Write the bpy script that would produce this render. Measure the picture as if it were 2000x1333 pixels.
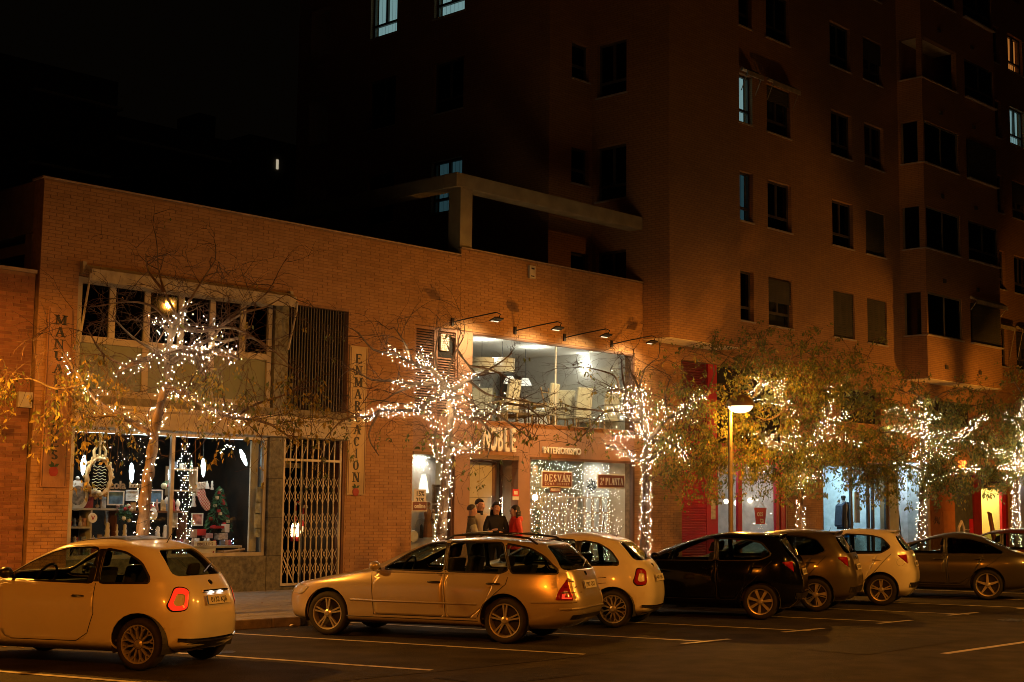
import bpy, bmesh, math, random
import numpy as np
from mathutils import Vector, Matrix
from mathutils.bvhtree import BVHTree

for o in list(bpy.data.objects):
    bpy.data.objects.remove(o)
SC = bpy.context.scene
COL = SC.collection
R = math.radians
random.seed(7)

# ------------------------------------------------------------------ camera
CAM_H, YAW, PITCH, ROLL, FPX = 1.79, R(46.729), R(6.4926), R(0.6354), 2816.9
_f = Vector((math.sin(YAW) * math.cos(PITCH), math.cos(YAW) * math.cos(PITCH), math.sin(PITCH)))
_r = Vector((math.cos(YAW), -math.sin(YAW), 0))
_u = _r.cross(_f)
_r, _u = _r * math.cos(ROLL) + _u * math.sin(ROLL), _u * math.cos(ROLL) - _r * math.sin(ROLL)
cd = bpy.data.cameras.new('camera')
cam = bpy.data.objects.new('camera', cd)
COL.objects.link(cam)
cd.sensor_width = 36
cd.lens = FPX / 2000 * 36
cd.clip_start = 0.1
cd.clip_end = 2000
M = Matrix.Identity(4)
for i in range(3):
    M[i][0], M[i][1], M[i][2] = _r[i], _u[i], -_f[i]
M[2][3] = CAM_H
cam.matrix_world = M
SC.camera = cam


def at(x, y, Y):
    """point of the place seen at photo position (x, y) on the upright plane Y metres off"""
    d = _r * (x - 1000) + _u * (666.5 - y) + _f * FPX
    return Vector((0, 0, CAM_H)) + d * (Y / d.y)


# ------------------------------------------------------------------ night sky, exposure
w = bpy.data.worlds.new('World')
SC.world = w
w.use_nodes = True
nt = w.node_tree
bg = nt.nodes['Background']
sky = nt.nodes.new('ShaderNodeTexSky')
sky.sky_type = 'NISHITA'
sky.sun_disc = False
sky.sun_elevation = R(-9)
sky.sun_rotation = R(200)
add = nt.nodes.new('ShaderNodeMixRGB')
add.blend_type = 'ADD'
add.inputs[0].default_value = 1
add.inputs[2].default_value = (0.010, 0.007, 0.004, 1)
nt.links.new(sky.outputs[0], add.inputs[1])
nt.links.new(add.outputs[0], bg.inputs[0])
bg.inputs[1].default_value = 0.12
SC.view_settings.view_transform = 'Standard'
SC.view_settings.look = 'None'
SC.view_settings.exposure = 0.0
SC.view_settings.gamma = 1
SC.view_settings.use_curve_mapping = False
SC.cycles.use_denoising = True
SC.cycles.max_bounces = 6
SC.cycles.diffuse_bounces = 2
SC.cycles.glossy_bounces = 3
SC.cycles.transmission_bounces = 4
SC.cycles.transparent_max_bounces = 12
SC.cycles.sample_clamp_indirect = 6
SC.cycles.filter_width = .9
SC.cycles.caustics_reflective = False
SC.cycles.caustics_refractive = False

SODIUM = (1.0, 0.36, 0.035)
DEEP = (1.0, 0.235, 0.010)
WARM = (1.0, 0.72, 0.42)
COOL = (0.72, 0.93, 1.0)


def lamp_light(name, loc, power, col, parent=None, radius=.08, kind='POINT', **kw):
    l = bpy.data.lights.new(name, kind)
    l.energy = power
    l.color = col
    if kind in ('POINT', 'SPOT'):
        l.shadow_soft_size = radius
    for k, v in kw.items():
        setattr(l, k, v)
    o = bpy.data.objects.new(name, l)
    COL.objects.link(o)
    o.location = loc
    if parent is not None:
        par(o, parent)
    return o


# ------------------------------------------------------------------ materials (all procedural)
MATS = {}


def mat(name, col=(.5, .5, .5), rough=.6, metal=0., var=.18, scale=5., bump=0., bscale=40., coat=0., emit=None, es=0.,
        spec=.5, stretch=(1, 1, 1), trans=0., world=False, stain=0.):
    if name in MATS:
        return MATS[name]
    m = bpy.data.materials.new(name)
    m.use_nodes = True
    n, l = m.node_tree.nodes, m.node_tree.links
    b = n['Principled BSDF']
    b.inputs['Roughness'].default_value = rough
    b.inputs['Metallic'].default_value = metal
    b.inputs['Specular IOR Level'].default_value = spec
    b.inputs['Coat Weight'].default_value = coat
    b.inputs['Coat Roughness'].default_value = .06
    b.inputs['Transmission Weight'].default_value = trans
    tc = n.new('ShaderNodeTexCoord')
    mp = n.new('ShaderNodeMapping')
    mp.inputs['Scale'].default_value = stretch
    if world:
        l.new(n.new('ShaderNodeNewGeometry').outputs['Position'], mp.inputs[0])
    else:
        l.new(tc.outputs['Object'], mp.inputs[0])
    nz = n.new('ShaderNodeTexNoise')
    nz.inputs['Scale'].default_value = scale
    nz.inputs['Detail'].default_value = 6
    l.new(mp.outputs[0], nz.inputs['Vector'])
    rp = n.new('ShaderNodeValToRGB')
    c0 = [max(0, c * (1 - var)) for c in col]
    c1 = [min(1, c * (1 + var)) for c in col]
    rp.color_ramp.elements[0].color = (*c0, 1)
    rp.color_ramp.elements[0].position = .3
    rp.color_ramp.elements[1].color = (*c1, 1)
    rp.color_ramp.elements[1].position = .7
    l.new(nz.outputs[0], rp.inputs[0])
    l.new(rp.outputs[0], b.inputs['Base Color'])
    if stain:
        m3 = n.new('ShaderNodeMapping')
        m3.inputs['Scale'].default_value = (2.2, 2.2, .28)
        l.new(mp.inputs[0].links[0].from_socket, m3.inputs[0])
        n3 = n.new('ShaderNodeTexNoise')
        n3.inputs['Scale'].default_value = 1.
        n3.inputs['Detail'].default_value = 7
        l.new(m3.outputs[0], n3.inputs['Vector'])
        r3 = n.new('ShaderNodeValToRGB')
        r3.color_ramp.elements[0].position = .32
        r3.color_ramp.elements[0].color = (1 - stain, 1 - stain, 1 - stain, 1)
        r3.color_ramp.elements[1].position = .6
        mm = n.new('ShaderNodeMixRGB')
        mm.blend_type = 'MULTIPLY'
        mm.inputs[0].default_value = 1
        l.new(rp.outputs[0], mm.inputs[1])
        l.new(r3.outputs[0], mm.inputs[2])
        l.new(mm.outputs[0], b.inputs['Base Color'])
    if bump:
        n2 = n.new('ShaderNodeTexNoise')
        n2.inputs['Scale'].default_value = bscale
        n2.inputs['Detail'].default_value = 5
        l.new(mp.outputs[0], n2.inputs['Vector'])
        bp = n.new('ShaderNodeBump')
        bp.inputs['Strength'].default_value = bump
        bp.inputs['Distance'].default_value = .02
        l.new(n2.outputs[0], bp.inputs['Height'])
        l.new(bp.outputs[0], b.inputs['Normal'])
    if emit:
        b.inputs['Emission Color'].default_value = (*emit, 1)
        b.inputs['Emission Strength'].default_value = es
    MATS[name] = m
    return m


def glass_mat(name, tint=(.9, .95, .93), refl=1.0, rough=.02):
    """thin pane: clear film that mirrors at grazing angles"""
    if name in MATS:
        return MATS[name]
    m = bpy.data.materials.new(name)
    m.use_nodes = True
    n, l = m.node_tree.nodes, m.node_tree.links
    n.clear()
    out = n.new('ShaderNodeOutputMaterial')
    mx = n.new('ShaderNodeMixShader')
    lw = n.new('ShaderNodeLayerWeight')
    lw.inputs[0].default_value = .5
    pw = n.new('ShaderNodeMath')
    pw.operation = 'POWER'
    pw.inputs[1].default_value = 5
    l.new(lw.outputs['Facing'], pw.inputs[0])
    fr = n.new('ShaderNodeMath')
    fr.operation = 'MULTIPLY_ADD'
    fr.inputs[1].default_value = .95
    fr.inputs[2].default_value = .035
    l.new(pw.outputs[0], fr.inputs[0])
    mu = n.new('ShaderNodeMath')
    mu.operation = 'MULTIPLY'
    mu.inputs[1].default_value = refl
    tr = n.new('ShaderNodeBsdfTransparent')
    gl = n.new('ShaderNodeBsdfGlossy')
    gl.inputs['Roughness'].default_value = rough
    nz = n.new('ShaderNodeTexNoise')
    nz.inputs['Scale'].default_value = 1.5
    rp = n.new('ShaderNodeValToRGB')
    rp.color_ramp.elements[0].color = (*[t * .93 for t in tint], 1)
    rp.color_ramp.elements[1].color = (*tint, 1)
    tc = n.new('ShaderNodeTexCoord')
    l.new(tc.outputs['Object'], nz.inputs['Vector'])
    l.new(nz.outputs[0], rp.inputs[0])
    l.new(rp.outputs[0], tr.inputs[0])
    l.new(fr.outputs[0], mu.inputs[0])
    l.new(mu.outputs[0], mx.inputs[0])
    l.new(tr.outputs[0], mx.inputs[1])
    l.new(gl.outputs[0], mx.inputs[2])
    l.new(mx.outputs[0], out.inputs[0])
    MATS[name] = m
    return m


def glow(name, col, strength):
    if name in MATS:
        return MATS[name]
    m = bpy.data.materials.new(name)
    m.use_nodes = True
    n, l = m.node_tree.nodes, m.node_tree.links
    n.clear()
    out = n.new('ShaderNodeOutputMaterial')
    e = n.new('ShaderNodeEmission')
    e.inputs[1].default_value = strength
    nz = n.new('ShaderNodeTexNoise')
    nz.inputs['Scale'].default_value = 3
    rp = n.new('ShaderNodeValToRGB')
    rp.color_ramp.elements[0].color = (*[c * .85 for c in col], 1)
    rp.color_ramp.elements[1].color = (*col, 1)
    l.new(nz.outputs[0], rp.inputs[0])
    l.new(rp.outputs[0], e.inputs[0])
    l.new(e.outputs[0], out.inputs[0])
    MATS[name] = m
    return m


def brick_mat(name, c1, c2, mortar, along='xy', bw=.25, rh=.06):
    if name in MATS:
        return MATS[name]
    m = bpy.data.materials.new(name)
    m.use_nodes = True
    n, l = m.node_tree.nodes, m.node_tree.links
    b = n['Principled BSDF']
    b.inputs['Roughness'].default_value = .85
    g = n.new('ShaderNodeNewGeometry')
    s = n.new('ShaderNodeSeparateXYZ')
    l.new(g.outputs['Position'], s.inputs[0])
    a = n.new('ShaderNodeMath')
    l.new(s.outputs[0], a.inputs[0])
    l.new(s.outputs[1], a.inputs[1])
    c = n.new('ShaderNodeCombineXYZ')
    l.new(a.outputs[0], c.inputs[0])
    l.new(s.outputs[2], c.inputs[1])
    br = n.new('ShaderNodeTexBrick')
    br.inputs['Color1'].default_value = (*c1, 1)
    br.inputs['Color2'].default_value = (*c2, 1)
    br.inputs['Mortar'].default_value = (*mortar, 1)
    br.inputs['Scale'].default_value = 1
    br.inputs['Mortar Size'].default_value = .006
    br.inputs['Mortar Smooth'].default_value = .2
    br.inputs['Brick Width'].default_value = bw
    br.inputs['Row Height'].default_value = rh
    l.new(c.outputs[0], br.inputs['Vector'])
    nz = n.new('ShaderNodeTexNoise')
    nz.inputs['Scale'].default_value = .9
    nz.inputs['Detail'].default_value = 8
    l.new(c.outputs[0], nz.inputs['Vector'])
    hs = n.new('ShaderNodeMixRGB')
    hs.blend_type = 'MULTIPLY'
    hs.inputs[0].default_value = .3
    l.new(br.outputs['Color'], hs.inputs[1])
    l.new(nz.outputs[0], hs.inputs[2])
    l.new(hs.outputs[0], b.inputs['Base Color'])
    bp = n.new('ShaderNodeBump')
    bp.inputs['Strength'].default_value = .7
    bp.inputs['Distance'].default_value = .01
    inv = n.new('ShaderNodeMath')
    inv.operation = 'SUBTRACT'
    inv.inputs[0].default_value = 1
    l.new(br.outputs['Fac'], inv.inputs[1])
    l.new(inv.outputs[0], bp.inputs['Height'])
    l.new(bp.outputs[0], b.inputs['Normal'])
    MATS[name] = m
    return m


# ------------------------------------------------------------------ mesh builder and object helpers
class MB:
    def __init__(s):
        s.v, s.f, s.m = [], [], []

    def add(s, vs, fs, mi=0):
        b = len(s.v)
        s.v += [tuple(q) for q in vs]
        s.f += [tuple(b + i for i in q) for q in fs]
        s.m += [mi] * len(fs)
        return s

    def box(s, x0, x1, y0, y1, z0, z1, mi=0, rz=0, c=None):
        vs = [(x, y, z) for z in (z0, z1) for y in (y0, y1) for x in (x0, x1)]
        if rz:
            cx, cy = c or ((x0 + x1) / 2, (y0 + y1) / 2)
            ca, sa = math.cos(rz), math.sin(rz)
            vs = [(cx + (x - cx) * ca - (y - cy) * sa, cy + (x - cx) * sa + (y - cy) * ca, z) for x, y, z in vs]
        return s.add(vs, [(0, 2, 3, 1), (4, 5, 7, 6), (0, 1, 5, 4), (2, 6, 7, 3), (0, 4, 6, 2), (1, 3, 7, 5)], mi)

    def quad(s, a, b, c, d, mi=0):
        return s.add([a, b, c, d], [(0, 1, 2, 3)], mi)

    def prism(s, pts, d0, d1, axis='y', mi=0):
        """2d outline pushed along an axis; pts are (x,z) for y, (y,z) for x, (x,y) for z"""
        def P(p, d):
            return (p[0], d, p[1]) if axis == 'y' else (d, p[0], p[1]) if axis == 'x' else (p[0], p[1], d)
        n = len(pts)
        ar = sum(pts[i][0] * pts[(i + 1) % n][1] - pts[(i + 1) % n][0] * pts[i][1] for i in range(n))
        if (ar < 0) != (axis == 'y'):
            pts = pts[::-1]
        if d0 > d1:
            d0, d1 = d1, d0
        vs = [P(p, d0) for p in pts] + [P(p, d1) for p in pts]
        fs = [tuple(range(n))[::-1], tuple(range(n, 2 * n))]
        fs += [(i, (i + 1) % n, n + (i + 1) % n, n + i) for i in range(n)]
        return s.add(vs, fs, mi)

    def tube(s, path, rad, n=8, mi=0, cap=True):
        path = [Vector(p) for p in path]
        if not hasattr(rad, '__len__'):
            rad = [rad] * len(path)
        t0 = (path[1] - path[0]).normalized()
        up = Vector((0, 0, 1)) if abs(t0.z) < .9 else Vector((1, 0, 0))
        a = t0.cross(up).normalized()
        b0 = len(s.v)
        for i, p in enumerate(path):
            t = (path[min(i + 1, len(path) - 1)] - path[max(i - 1, 0)])
            t = t.normalized() if t.length > 1e-9 else t0
            a = (a - t * a.dot(t))
            a = a.normalized() if a.length > 1e-6 else t.orthogonal().normalized()
            bb = t.cross(a)
            for k in range(n):
                q = 2 * math.pi * k / n
                s.v.append(tuple(p + (a * math.cos(q) + bb * math.sin(q)) * rad[i]))
        fs = []
        for i in range(len(path) - 1):
            for k in range(n):
                k2 = (k + 1) % n
                fs.append((b0 + i * n + k, b0 + i * n + k2, b0 + (i + 1) * n + k2, b0 + (i + 1) * n + k))
        if cap:
            fs.append(tuple(b0 + k for k in range(n))[::-1])
            fs.append(tuple(b0 + (len(path) - 1) * n + k for k in range(n)))
        s.f += fs
        s.m += [mi] * len(fs)
        return s

    def lathe(s, prof, n=20, c=(0, 0, 0), axis='z', mi=0, sx=1, sy=1, arc=2 * math.pi):
        """profile of (radius, height) turned round an axis"""
        vs, fs = [], []
        full = abs(arc - 2 * math.pi) < 1e-6
        m = n if full else n + 1
        for r, h in prof:
            for k in range(m):
                q = arc * k / n
                x, y = r * math.cos(q) * sx, r * math.sin(q) * sy
                if axis == 'z':
                    p = (c[0] + x, c[1] + y, c[2] + h)
                elif axis == 'y':
                    p = (c[0] + x, c[1] + h, c[2] - y)
                else:
                    p = (c[0] + h, c[1] + x, c[2] + y)
                vs.append(p)
        for i in range(len(prof) - 1):
            for k in range(n):
                k2 = (k + 1) % m
                fs.append((i * m + k, i * m + k2, (i + 1) * m + k2, (i + 1) * m + k))
        return s.add(vs, fs, mi)

    def ball(s, c, r, n=10, m=6, mi=0, sz=1.):
        prof = [(max(1e-4, r * math.sin(math.pi * i / m)), -r * sz * math.cos(math.pi * i / m)) for i in range(m + 1)]
        return s.lathe(prof, n, c, mi=mi)

    def build(s, name, mats, parent=None, smooth=False, bevel=0., label=None):
        me = bpy.data.meshes.new(name)
        me.from_pydata(s.v, [], s.f)
        if not isinstance(mats, (list, tuple)):
            mats = [mats]
        for q in mats:
            me.materials.append(q)
        if any(s.m):
            me.polygons.foreach_set('material_index', s.m)
        if smooth:
            me.polygons.foreach_set('use_smooth', [True] * len(me.polygons))
            if smooth != 'all':
                me.set_sharp_from_angle(angle=R(40))
        me.update()
        o = bpy.data.objects.new(name, me)
        COL.objects.link(o)
        if bevel:
            b = o.modifiers.new('bevel', 'BEVEL')
            b.width = bevel
            b.segments = 2
            b.limit_method = 'ANGLE'
        if parent is not None:
            par(o, parent)
        if label:
            o['label'] = label
        return o


WORLD_BUILT = {}


def par(o, p):
    o.parent = p
    if p.name in WORLD_BUILT:
        o.matrix_parent_inverse = Matrix.Translation(-Vector(WORLD_BUILT[p.name]))


def tag(o, label, cat, group=None):
    o['label'] = label
    o['category'] = cat
    if group:
        o['group'] = group
    return o


def thing(name, label, cat, loc=(0, 0, 0), group=None, rz=0, local=False):
    o = bpy.data.objects.new(name, None)
    COL.objects.link(o)
    o.empty_display_size = .2
    o.location = loc
    o.rotation_euler = (0, 0, rz)
    tag(o, label, cat, group)
    if not local:
        WORLD_BUILT[o.name] = tuple(loc)
    return o


def struct(o, kind='structure'):
    o['kind'] = kind
    return o


def share(o, parent=None, loc=None):
    c = o.copy()
    COL.objects.link(c)
    if parent is not None:
        par(c, parent)
    if loc is not None:
        c.location = loc
    return c


def text(name, s, size, m, parent=None, loc=(0, 0, 0), rot=(R(90), 0, 0), ext=.004, bold=0., align='CENTER', sx=1., ls=1.):
    c = bpy.data.curves.new(name, 'FONT')
    c.body = s
    c.size = size
    c.extrude = ext
    c.offset = bold
    c.align_x = align
    c.space_character = ls
    c.materials.append(m)
    c.resolution_u = 3
    tmp = bpy.data.objects.new(name, c)
    COL.objects.link(tmp)
    me = bpy.data.meshes.new_from_object(tmp)
    bpy.data.objects.remove(tmp)
    me.materials.clear()
    me.materials.append(m)
    o = bpy.data.objects.new(name, me)
    o.location = loc
    o.rotation_euler = rot
    o.scale = (sx, 1, 1)
    COL.objects.link(o)
    if parent is not None:
        par(o, parent)
    return o


# narrow slab-serif capitals drawn as strokes: unit box, thick stems, thin bars
GL = {
    'A': [('d', .5, 1, .92, 0, 1), ('d', .5, 1, .1, 0, .45), ('h', .36, .25, .75), ('s', .1, 0), ('s', .9, 0)],
    'B': [('v', .22), ('h', 1, .1, .55), ('h', .53, .22, .6), ('h', 0, .1, .6), ('a', .5, .765, .36, .235, -90, 90), ('a', .52, .265, .4, .265, -90, 90)],
    'C': [('a', .54, .5, .44, .5, 40, 320), ('v2', .86, .68, .95)],
    'D': [('v', .22), ('h', 1, .1, .5), ('h', 0, .1, .5), ('a', .42, .5, .5, .5, -90, 90)],
    'E': [('v', .24), ('h', 1, .1, .86), ('h', .52, .24, .68), ('h', 0, .1, .9), ('v2', .86, .78, 1), ('v2', .9, 0, .24), ('v2', .68, .42, .62)],
    'I': [('v', .5), ('s', .5, 0), ('s', .5, 1)],
    'L': [('v', .26), ('h', 0, .1, .9), ('s', .26, 1), ('v2', .9, 0, .26)],
    'M': [('v', .88), ('vt', .12), ('d', .14, 1, .5, .12, 1), ('d', .86, 1, .5, .12, .45), ('s', .12, 0), ('s', .88, 0), ('s', .88, 1), ('s', .12, 1)],
    'N': [('vt', .14), ('vt', .86), ('d', .16, 1, .86, 0, 1), ('s', .14, 0), ('s', .86, 1), ('s', .14, 1)],
    'O': [('a', .5, .5, .44, .5, 0, 360)],
    'P': [('v', .24), ('h', 1, .1, .5), ('h', .46, .24, .5), ('a', .48, .73, .42, .27, -90, 90), ('s', .24, 0)],
    'R': [('v', .22), ('h', 1, .1, .5), ('h', .5, .22, .5), ('a', .46, .75, .4, .25, -90, 90), ('d', .46, .5, .9, 0, 1), ('s', .22, 0), ('s', .92, 0)],
    'S': [('a', .5, .74, .34, .26, 20, 270), ('a', .5, .26, .36, .26, -160, 90)],
    'T': [('v', .5), ('h', 1, .06, .94), ('s', .5, 0), ('v2', .08, .78, 1), ('v2', .92, .78, 1)],
    'U': [('v2', .2, .3, 1), ('vt2', .84, .3, 1), ('a', .52, .32, .33, .32, 180, 360), ('s', .2, 1), ('s', .84, 1)],
    'V': [('d', .12, 1, .5, 0, 1), ('d', .88, 1, .5, 0, .45), ('s', .12, 1), ('s', .88, 1)],
    '2': [('a', .5, .72, .36, .28, -30, 170), ('d', .8, .58, .16, .04, .8), ('h', 0, .12, .88), ('v2', .88, 0, .2)],
    'z': [('a', .4, .5, .3, .5, 0, 360), ('v2', .75, 0, 1)],
}


def glyph(mb, ch, ox, oz, w, h, y0, y1, tk=.2, mi=0):
    t, th = tk * w, tk * w * .38
    acc = ch == 'Á'
    ch = 'A' if acc else ch
    X = lambda x: ox + x * w
    Z = lambda z: oz + z * h

    def bar(x0, z0, x1, z1):
        mb.box(x0, x1, y0, y1, z0, z1, mi)
    for k in GL.get(ch, []):
        if k[0] in ('v', 'vt'):
            a = t if k[0] == 'v' else th
            bar(X(k[1]) - a / 2, oz, X(k[1]) + a / 2, oz + h)
        elif k[0] in ('v2', 'vt2'):
            a = (t if ch == 'U' and k[0] == 'v2' else th)
            bar(X(k[1]) - a / 2, Z(k[2]), X(k[1]) + a / 2, Z(k[3]))
        elif k[0] == 'h':
            z = Z(k[1]) - (th if k[1] == 1 else 0 if k[1] == 0 else th / 2)
            bar(X(k[2]), z, X(k[3]), z + th)
        elif k[0] == 's':
            z = Z(k[2]) - (th * .8 if k[2] == 1 else 0)
            bar(X(k[1]) - t * .95, z, X(k[1]) + t * .95, z + th * .8)
        elif k[0] == 'd':
            a = max(th, t * k[5]) * .55
            x0, z0, x1, z1 = X(k[1]), Z(k[2]), X(k[3]), Z(k[4])
            mb.prism([(x0 - a, z0), (x0 + a, z0), (x1 + a, z1), (x1 - a, z1)], y0, y1, 'y', mi)
        elif k[0] == 'a':
            n = 14
            pts = []
            for i in range(n + 1):
                q = R(k[5] + (k[6] - k[5]) * i / n)
                e = th + (t - th) * abs(math.cos(q)) ** 1.5
                pts.append((math.cos(q), math.sin(q), e))
            for i in range(n):
                (a0, b0, e0), (a1, b1, e1) = pts[i], pts[i + 1]
                o = lambda a, b, e, s: (X(k[1] + a * k[3]) - a * e * s, Z(k[2] + b * k[4]) - b * e * s)
                mb.prism([o(a0, b0, e0, 0), o(a1, b1, e1, 0), o(a1, b1, e1, 1), o(a0, b0, e0, 1)], y0, y1, 'y', mi)
    if acc:
        mb.prism([(X(.45), Z(1.06)), (X(.6), Z(1.06)), (X(.78), Z(1.24)), (X(.66), Z(1.24))], y0, y1, 'y', mi)


def serif_word(word, x0, x1, z0, z1, y0, y1, m, parent, tk=.24, name='letter', gap=.12):
    n = len(word)
    wts = [.55 if c == 'I' else .35 if c == 'z' else .3 if c == ' ' else 1.3 if c == 'M' else 1 for c in word]
    tot = sum(wts) + gap * (n - 1)
    u = (x1 - x0) / tot
    x = x0
    for c, k in zip(word, wts):
        if c != ' ':
            mb = MB()
            if c == 'z':
                glyph(mb, c, x, z0 + (z1 - z0) * .55, u * k, (z1 - z0) * .45, y0, y1, tk * 1.3)
            else:
                glyph(mb, c, x, z0, u * k, z1 - z0, y0, y1, tk / (k if k < 1 else 1))
            mb.build(name, m, parent)
        x += u * (k + gap)


def wall(mb, x0, x1, z0, z1, y0, y1, holes, axis='y', mi=0):
    """upright slab with rectangular openings; holes are (x0,x1,z0,z1)"""
    xs = sorted({x0, x1, *[h[0] for h in holes], *[h[1] for h in holes]})
    zs = sorted({z0, z1, *[h[2] for h in holes], *[h[3] for h in holes]})
    xs = [x for x in xs if x0 <= x <= x1]
    zs = [z for z in zs if z0 <= z <= z1]
    nx, nz = len(xs) - 1, len(zs) - 1

    def full(i, j):
        if i < 0 or j < 0 or i >= nx or j >= nz:
            return False
        cx, cz = (xs[i] + xs[i + 1]) / 2, (zs[j] + zs[j + 1]) / 2
        return not any(h[0] < cx < h[1] and h[2] < cz < h[3] for h in holes)

    def P(x, y, z):
        return (x, y, z) if axis == 'y' else (y, x, z)
    for i in range(nx):
        for j in range(nz):
            if not full(i, j):
                continue
            a, b, c, d = xs[i], xs[i + 1], zs[j], zs[j + 1]
            mb.quad(P(a, y0, c), P(b, y0, c), P(b, y0, d), P(a, y0, d), mi)
            mb.quad(P(b, y1, c), P(a, y1, c), P(a, y1, d), P(b, y1, d), mi)
            if not full(i - 1, j):
                mb.quad(P(a, y1, c), P(a, y0, c), P(a, y0, d), P(a, y1, d), mi)
            if not full(i + 1, j):
                mb.quad(P(b, y0, c), P(b, y1, c), P(b, y1, d), P(b, y0, d), mi)
            if not full(i, j - 1):
                mb.quad(P(a, y1, c), P(b, y1, c), P(b, y0, c), P(a, y0, c), mi)
            if not full(i, j + 1):
                mb.quad(P(a, y0, d), P(b, y0, d), P(b, y1, d), P(a, y1, d), mi)
    return mb
# ------------------------------------------------------------------ ground, road, pavement
YF, PV = 22.4, .13          # facade plane, pavement height
SK = math.tan(R(17.45))     # parking bays lean this much
asphalt = mat('asphalt', (.042, .038, .034), .8, var=.45, scale=2.2, bump=.6, bscale=90)
asphalt2 = mat('asphalt_old', (.036, .033, .03), .8, var=.5, scale=1.6, bump=.7, bscale=70)
for _m in (asphalt, asphalt2):
    _m.node_tree.nodes['Principled BSDF'].inputs['Specular IOR Level'].default_value = .25
paint = mat('road_paint', (.52, .5, .45), .55, var=.35, scale=9, bump=.2)
concrete = mat('concrete', (.36, .33, .27), .8, var=.22, scale=3, bump=.3)
paver = mat('paver', (.27, .255, .22), .75, var=.3, scale=4, bump=.35)
kerbm = mat('kerb_stone', (.25, .23, .2), .75, var=.35, scale=6, bump=.4)

struct(MB().quad((-400, -400, -.03), (400, -400, -.03), (400, 400, -.03), (-400, 400, -.03)).build('ground', mat('earth', (.07, .06, .05), .9)))
struct(MB().quad((-80, -14, 0), (160, -14, 0), (160, 16.95, 0), (-80, 16.95, 0)).build('road', asphalt))
mb = MB()
seg = [(-40 + i * 1.6, 11.42 + .05 * math.sin(i * 1.3)) for i in range(100)]
for (a, b), (c, d) in zip(seg, seg[1:]):
    mb.quad((a, b, .004), (c, d, .004), (c, 16.93, .004), (a, 16.93, .004))
struct(mb.build('parking_lane', asphalt2))
pave = MB()
pave.box(-80, 160, 17.05, 40, -.02, .112)
pave.box(-80, 10.99, 17.05, 22.36, .1125, PV)
pave.box(19.81, 160, 17.05, 22.36, .1125, PV)
pavement = struct(pave.build('pavement', paver))
tile0 = None
for i in range(22):
    for j in range(13):
        x, y = 11 + i * .4, 17.06 + j * .4075
        dz = random.uniform(-.002, .002)
        if tile0 is None:
            tile0 = MB().box(.004, .396, .004, .4035, 0, .018).build('paving_tile', paver, pavement, bevel=.004)
            t = tile0
        else:
            t = share(tile0)
        t.location = (x, y, .1125 + dz)
k0 = MB().box(.004, .996, 0, .15, 0, .142).build('kerb_stone', kerbm, pavement, bevel=.015)
k0.location = (2, 16.9, -.005)
for i in range(1, 62):
    t = share(k0, None, (2 + i, 16.9 + random.uniform(-.004, .004), -.005 + random.uniform(-.004, .004)))


def stripe(name, pts, wd, z=.009):
    a, b = Vector(pts[0]), Vector(pts[1])
    d = (b - a).normalized()
    n = Vector((-d.y, d.x)) * wd / 2
    mb = MB()
    k = 24
    for i in range(k):
        p, q = a.lerp(b, i / k), a.lerp(b, (i + 1) / k)
        j0, j1 = random.uniform(-.004, .004), random.uniform(-.004, .004)
        mb.quad((*(p - n * (1 + j0 * 8)), z), (*(q - n * (1 + j1 * 8)), z), (*(q + n), z), (*(p + n), z))
    return struct(mb.build(name, paint))


for k in range(-3, 14):
    x = 13.56 + 2.554 * k
    stripe('parking_line', [(x, 11.5), (x - 5.35 * SK, 16.85)], .1)
    if k >= 1:
        stripe('parking_line', [(x - .55, 11.52 if k % 2 else 11.62), (x + .5, 11.5 if k % 2 else 11.6)], .1, .0125)
patch = mat('asphalt_patch', (.026, .024, .022), .75, var=.3, scale=8, bump=.5, bscale=80, spec=.25)
for x0, y0, lx, ly, sk in ((16.2, 9.2, 2.6, 1.1, .1), (10.6, 10.2, 1.5, .8, -.05), (24.5, 10.9, 3.4, .5, .0), (5.5, 7.0, 1.2, 2.2, .05)):
    struct(MB().quad((x0, y0, .0055), (x0 + lx, y0 + sk, .0055), (x0 + lx + .05, y0 + ly + sk, .0055), (x0 - .04, y0 + ly, .0055)).build('road_patch', patch))
random.seed(31)
for k in range(7):
    x, y = random.uniform(7, 26), random.uniform(7.5, 11)
    a = random.uniform(-.6, .6)
    mb = MB()
    for i in range(14):
        w0 = .012 * (1 - abs(i - 7) / 8)
        x2, y2 = x + .16 * math.cos(a), y + .16 * math.sin(a)
        mb.quad((x, y - w0, .0062), (x2, y2 - w0, .0062), (x2, y2 + w0, .0062), (x, y + w0, .0062))
        x, y = x2, y2
        a += random.uniform(-.5, .5)
    struct(mb.build('road_crack', mat('crack_tar', (.012, .011, .01), .6)))
for x in (-30, -18, -6, 5, 17.1, 30, 42, 54, 66):
    stripe('lane_marking', [(x, 8.62), (x + 5.5, 8.62)], .11, .005)
mb = MB()
mb.lathe([(.001, .0), (.29, .0), (.3, -.004)], 28, (23.2, 10.4, .007))
for a in range(5):
    mb.box(22.98, 23.42, 10.24 + a * .08, 10.27 + a * .08, .0071, .011)
tag(mb.build('manhole_cover', mat('cast_iron', (.05, .05, .05), .5, metal=.6)), 'round iron manhole cover in the open road', 'manhole cover')
oil = mat('oil_stain', (.014, .013, .012), .45, var=.5, scale=6)
random.seed(13)
for k in range(9):
    x, y, r_ = 10.6 + k * 2.56 + random.uniform(-.5, .5), random.uniform(12.6, 15.5), random.uniform(.12, .34)
    pts = [(x + r_ * random.uniform(.6, 1.1) * math.cos(a * .63), y + r_ * random.uniform(.5, 1.) * math.sin(a * .63), .0065) for a in range(10)]
    struct(MB().add(pts, [tuple(range(10))]).build('oil_stain', oil))
mb = MB()
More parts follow.
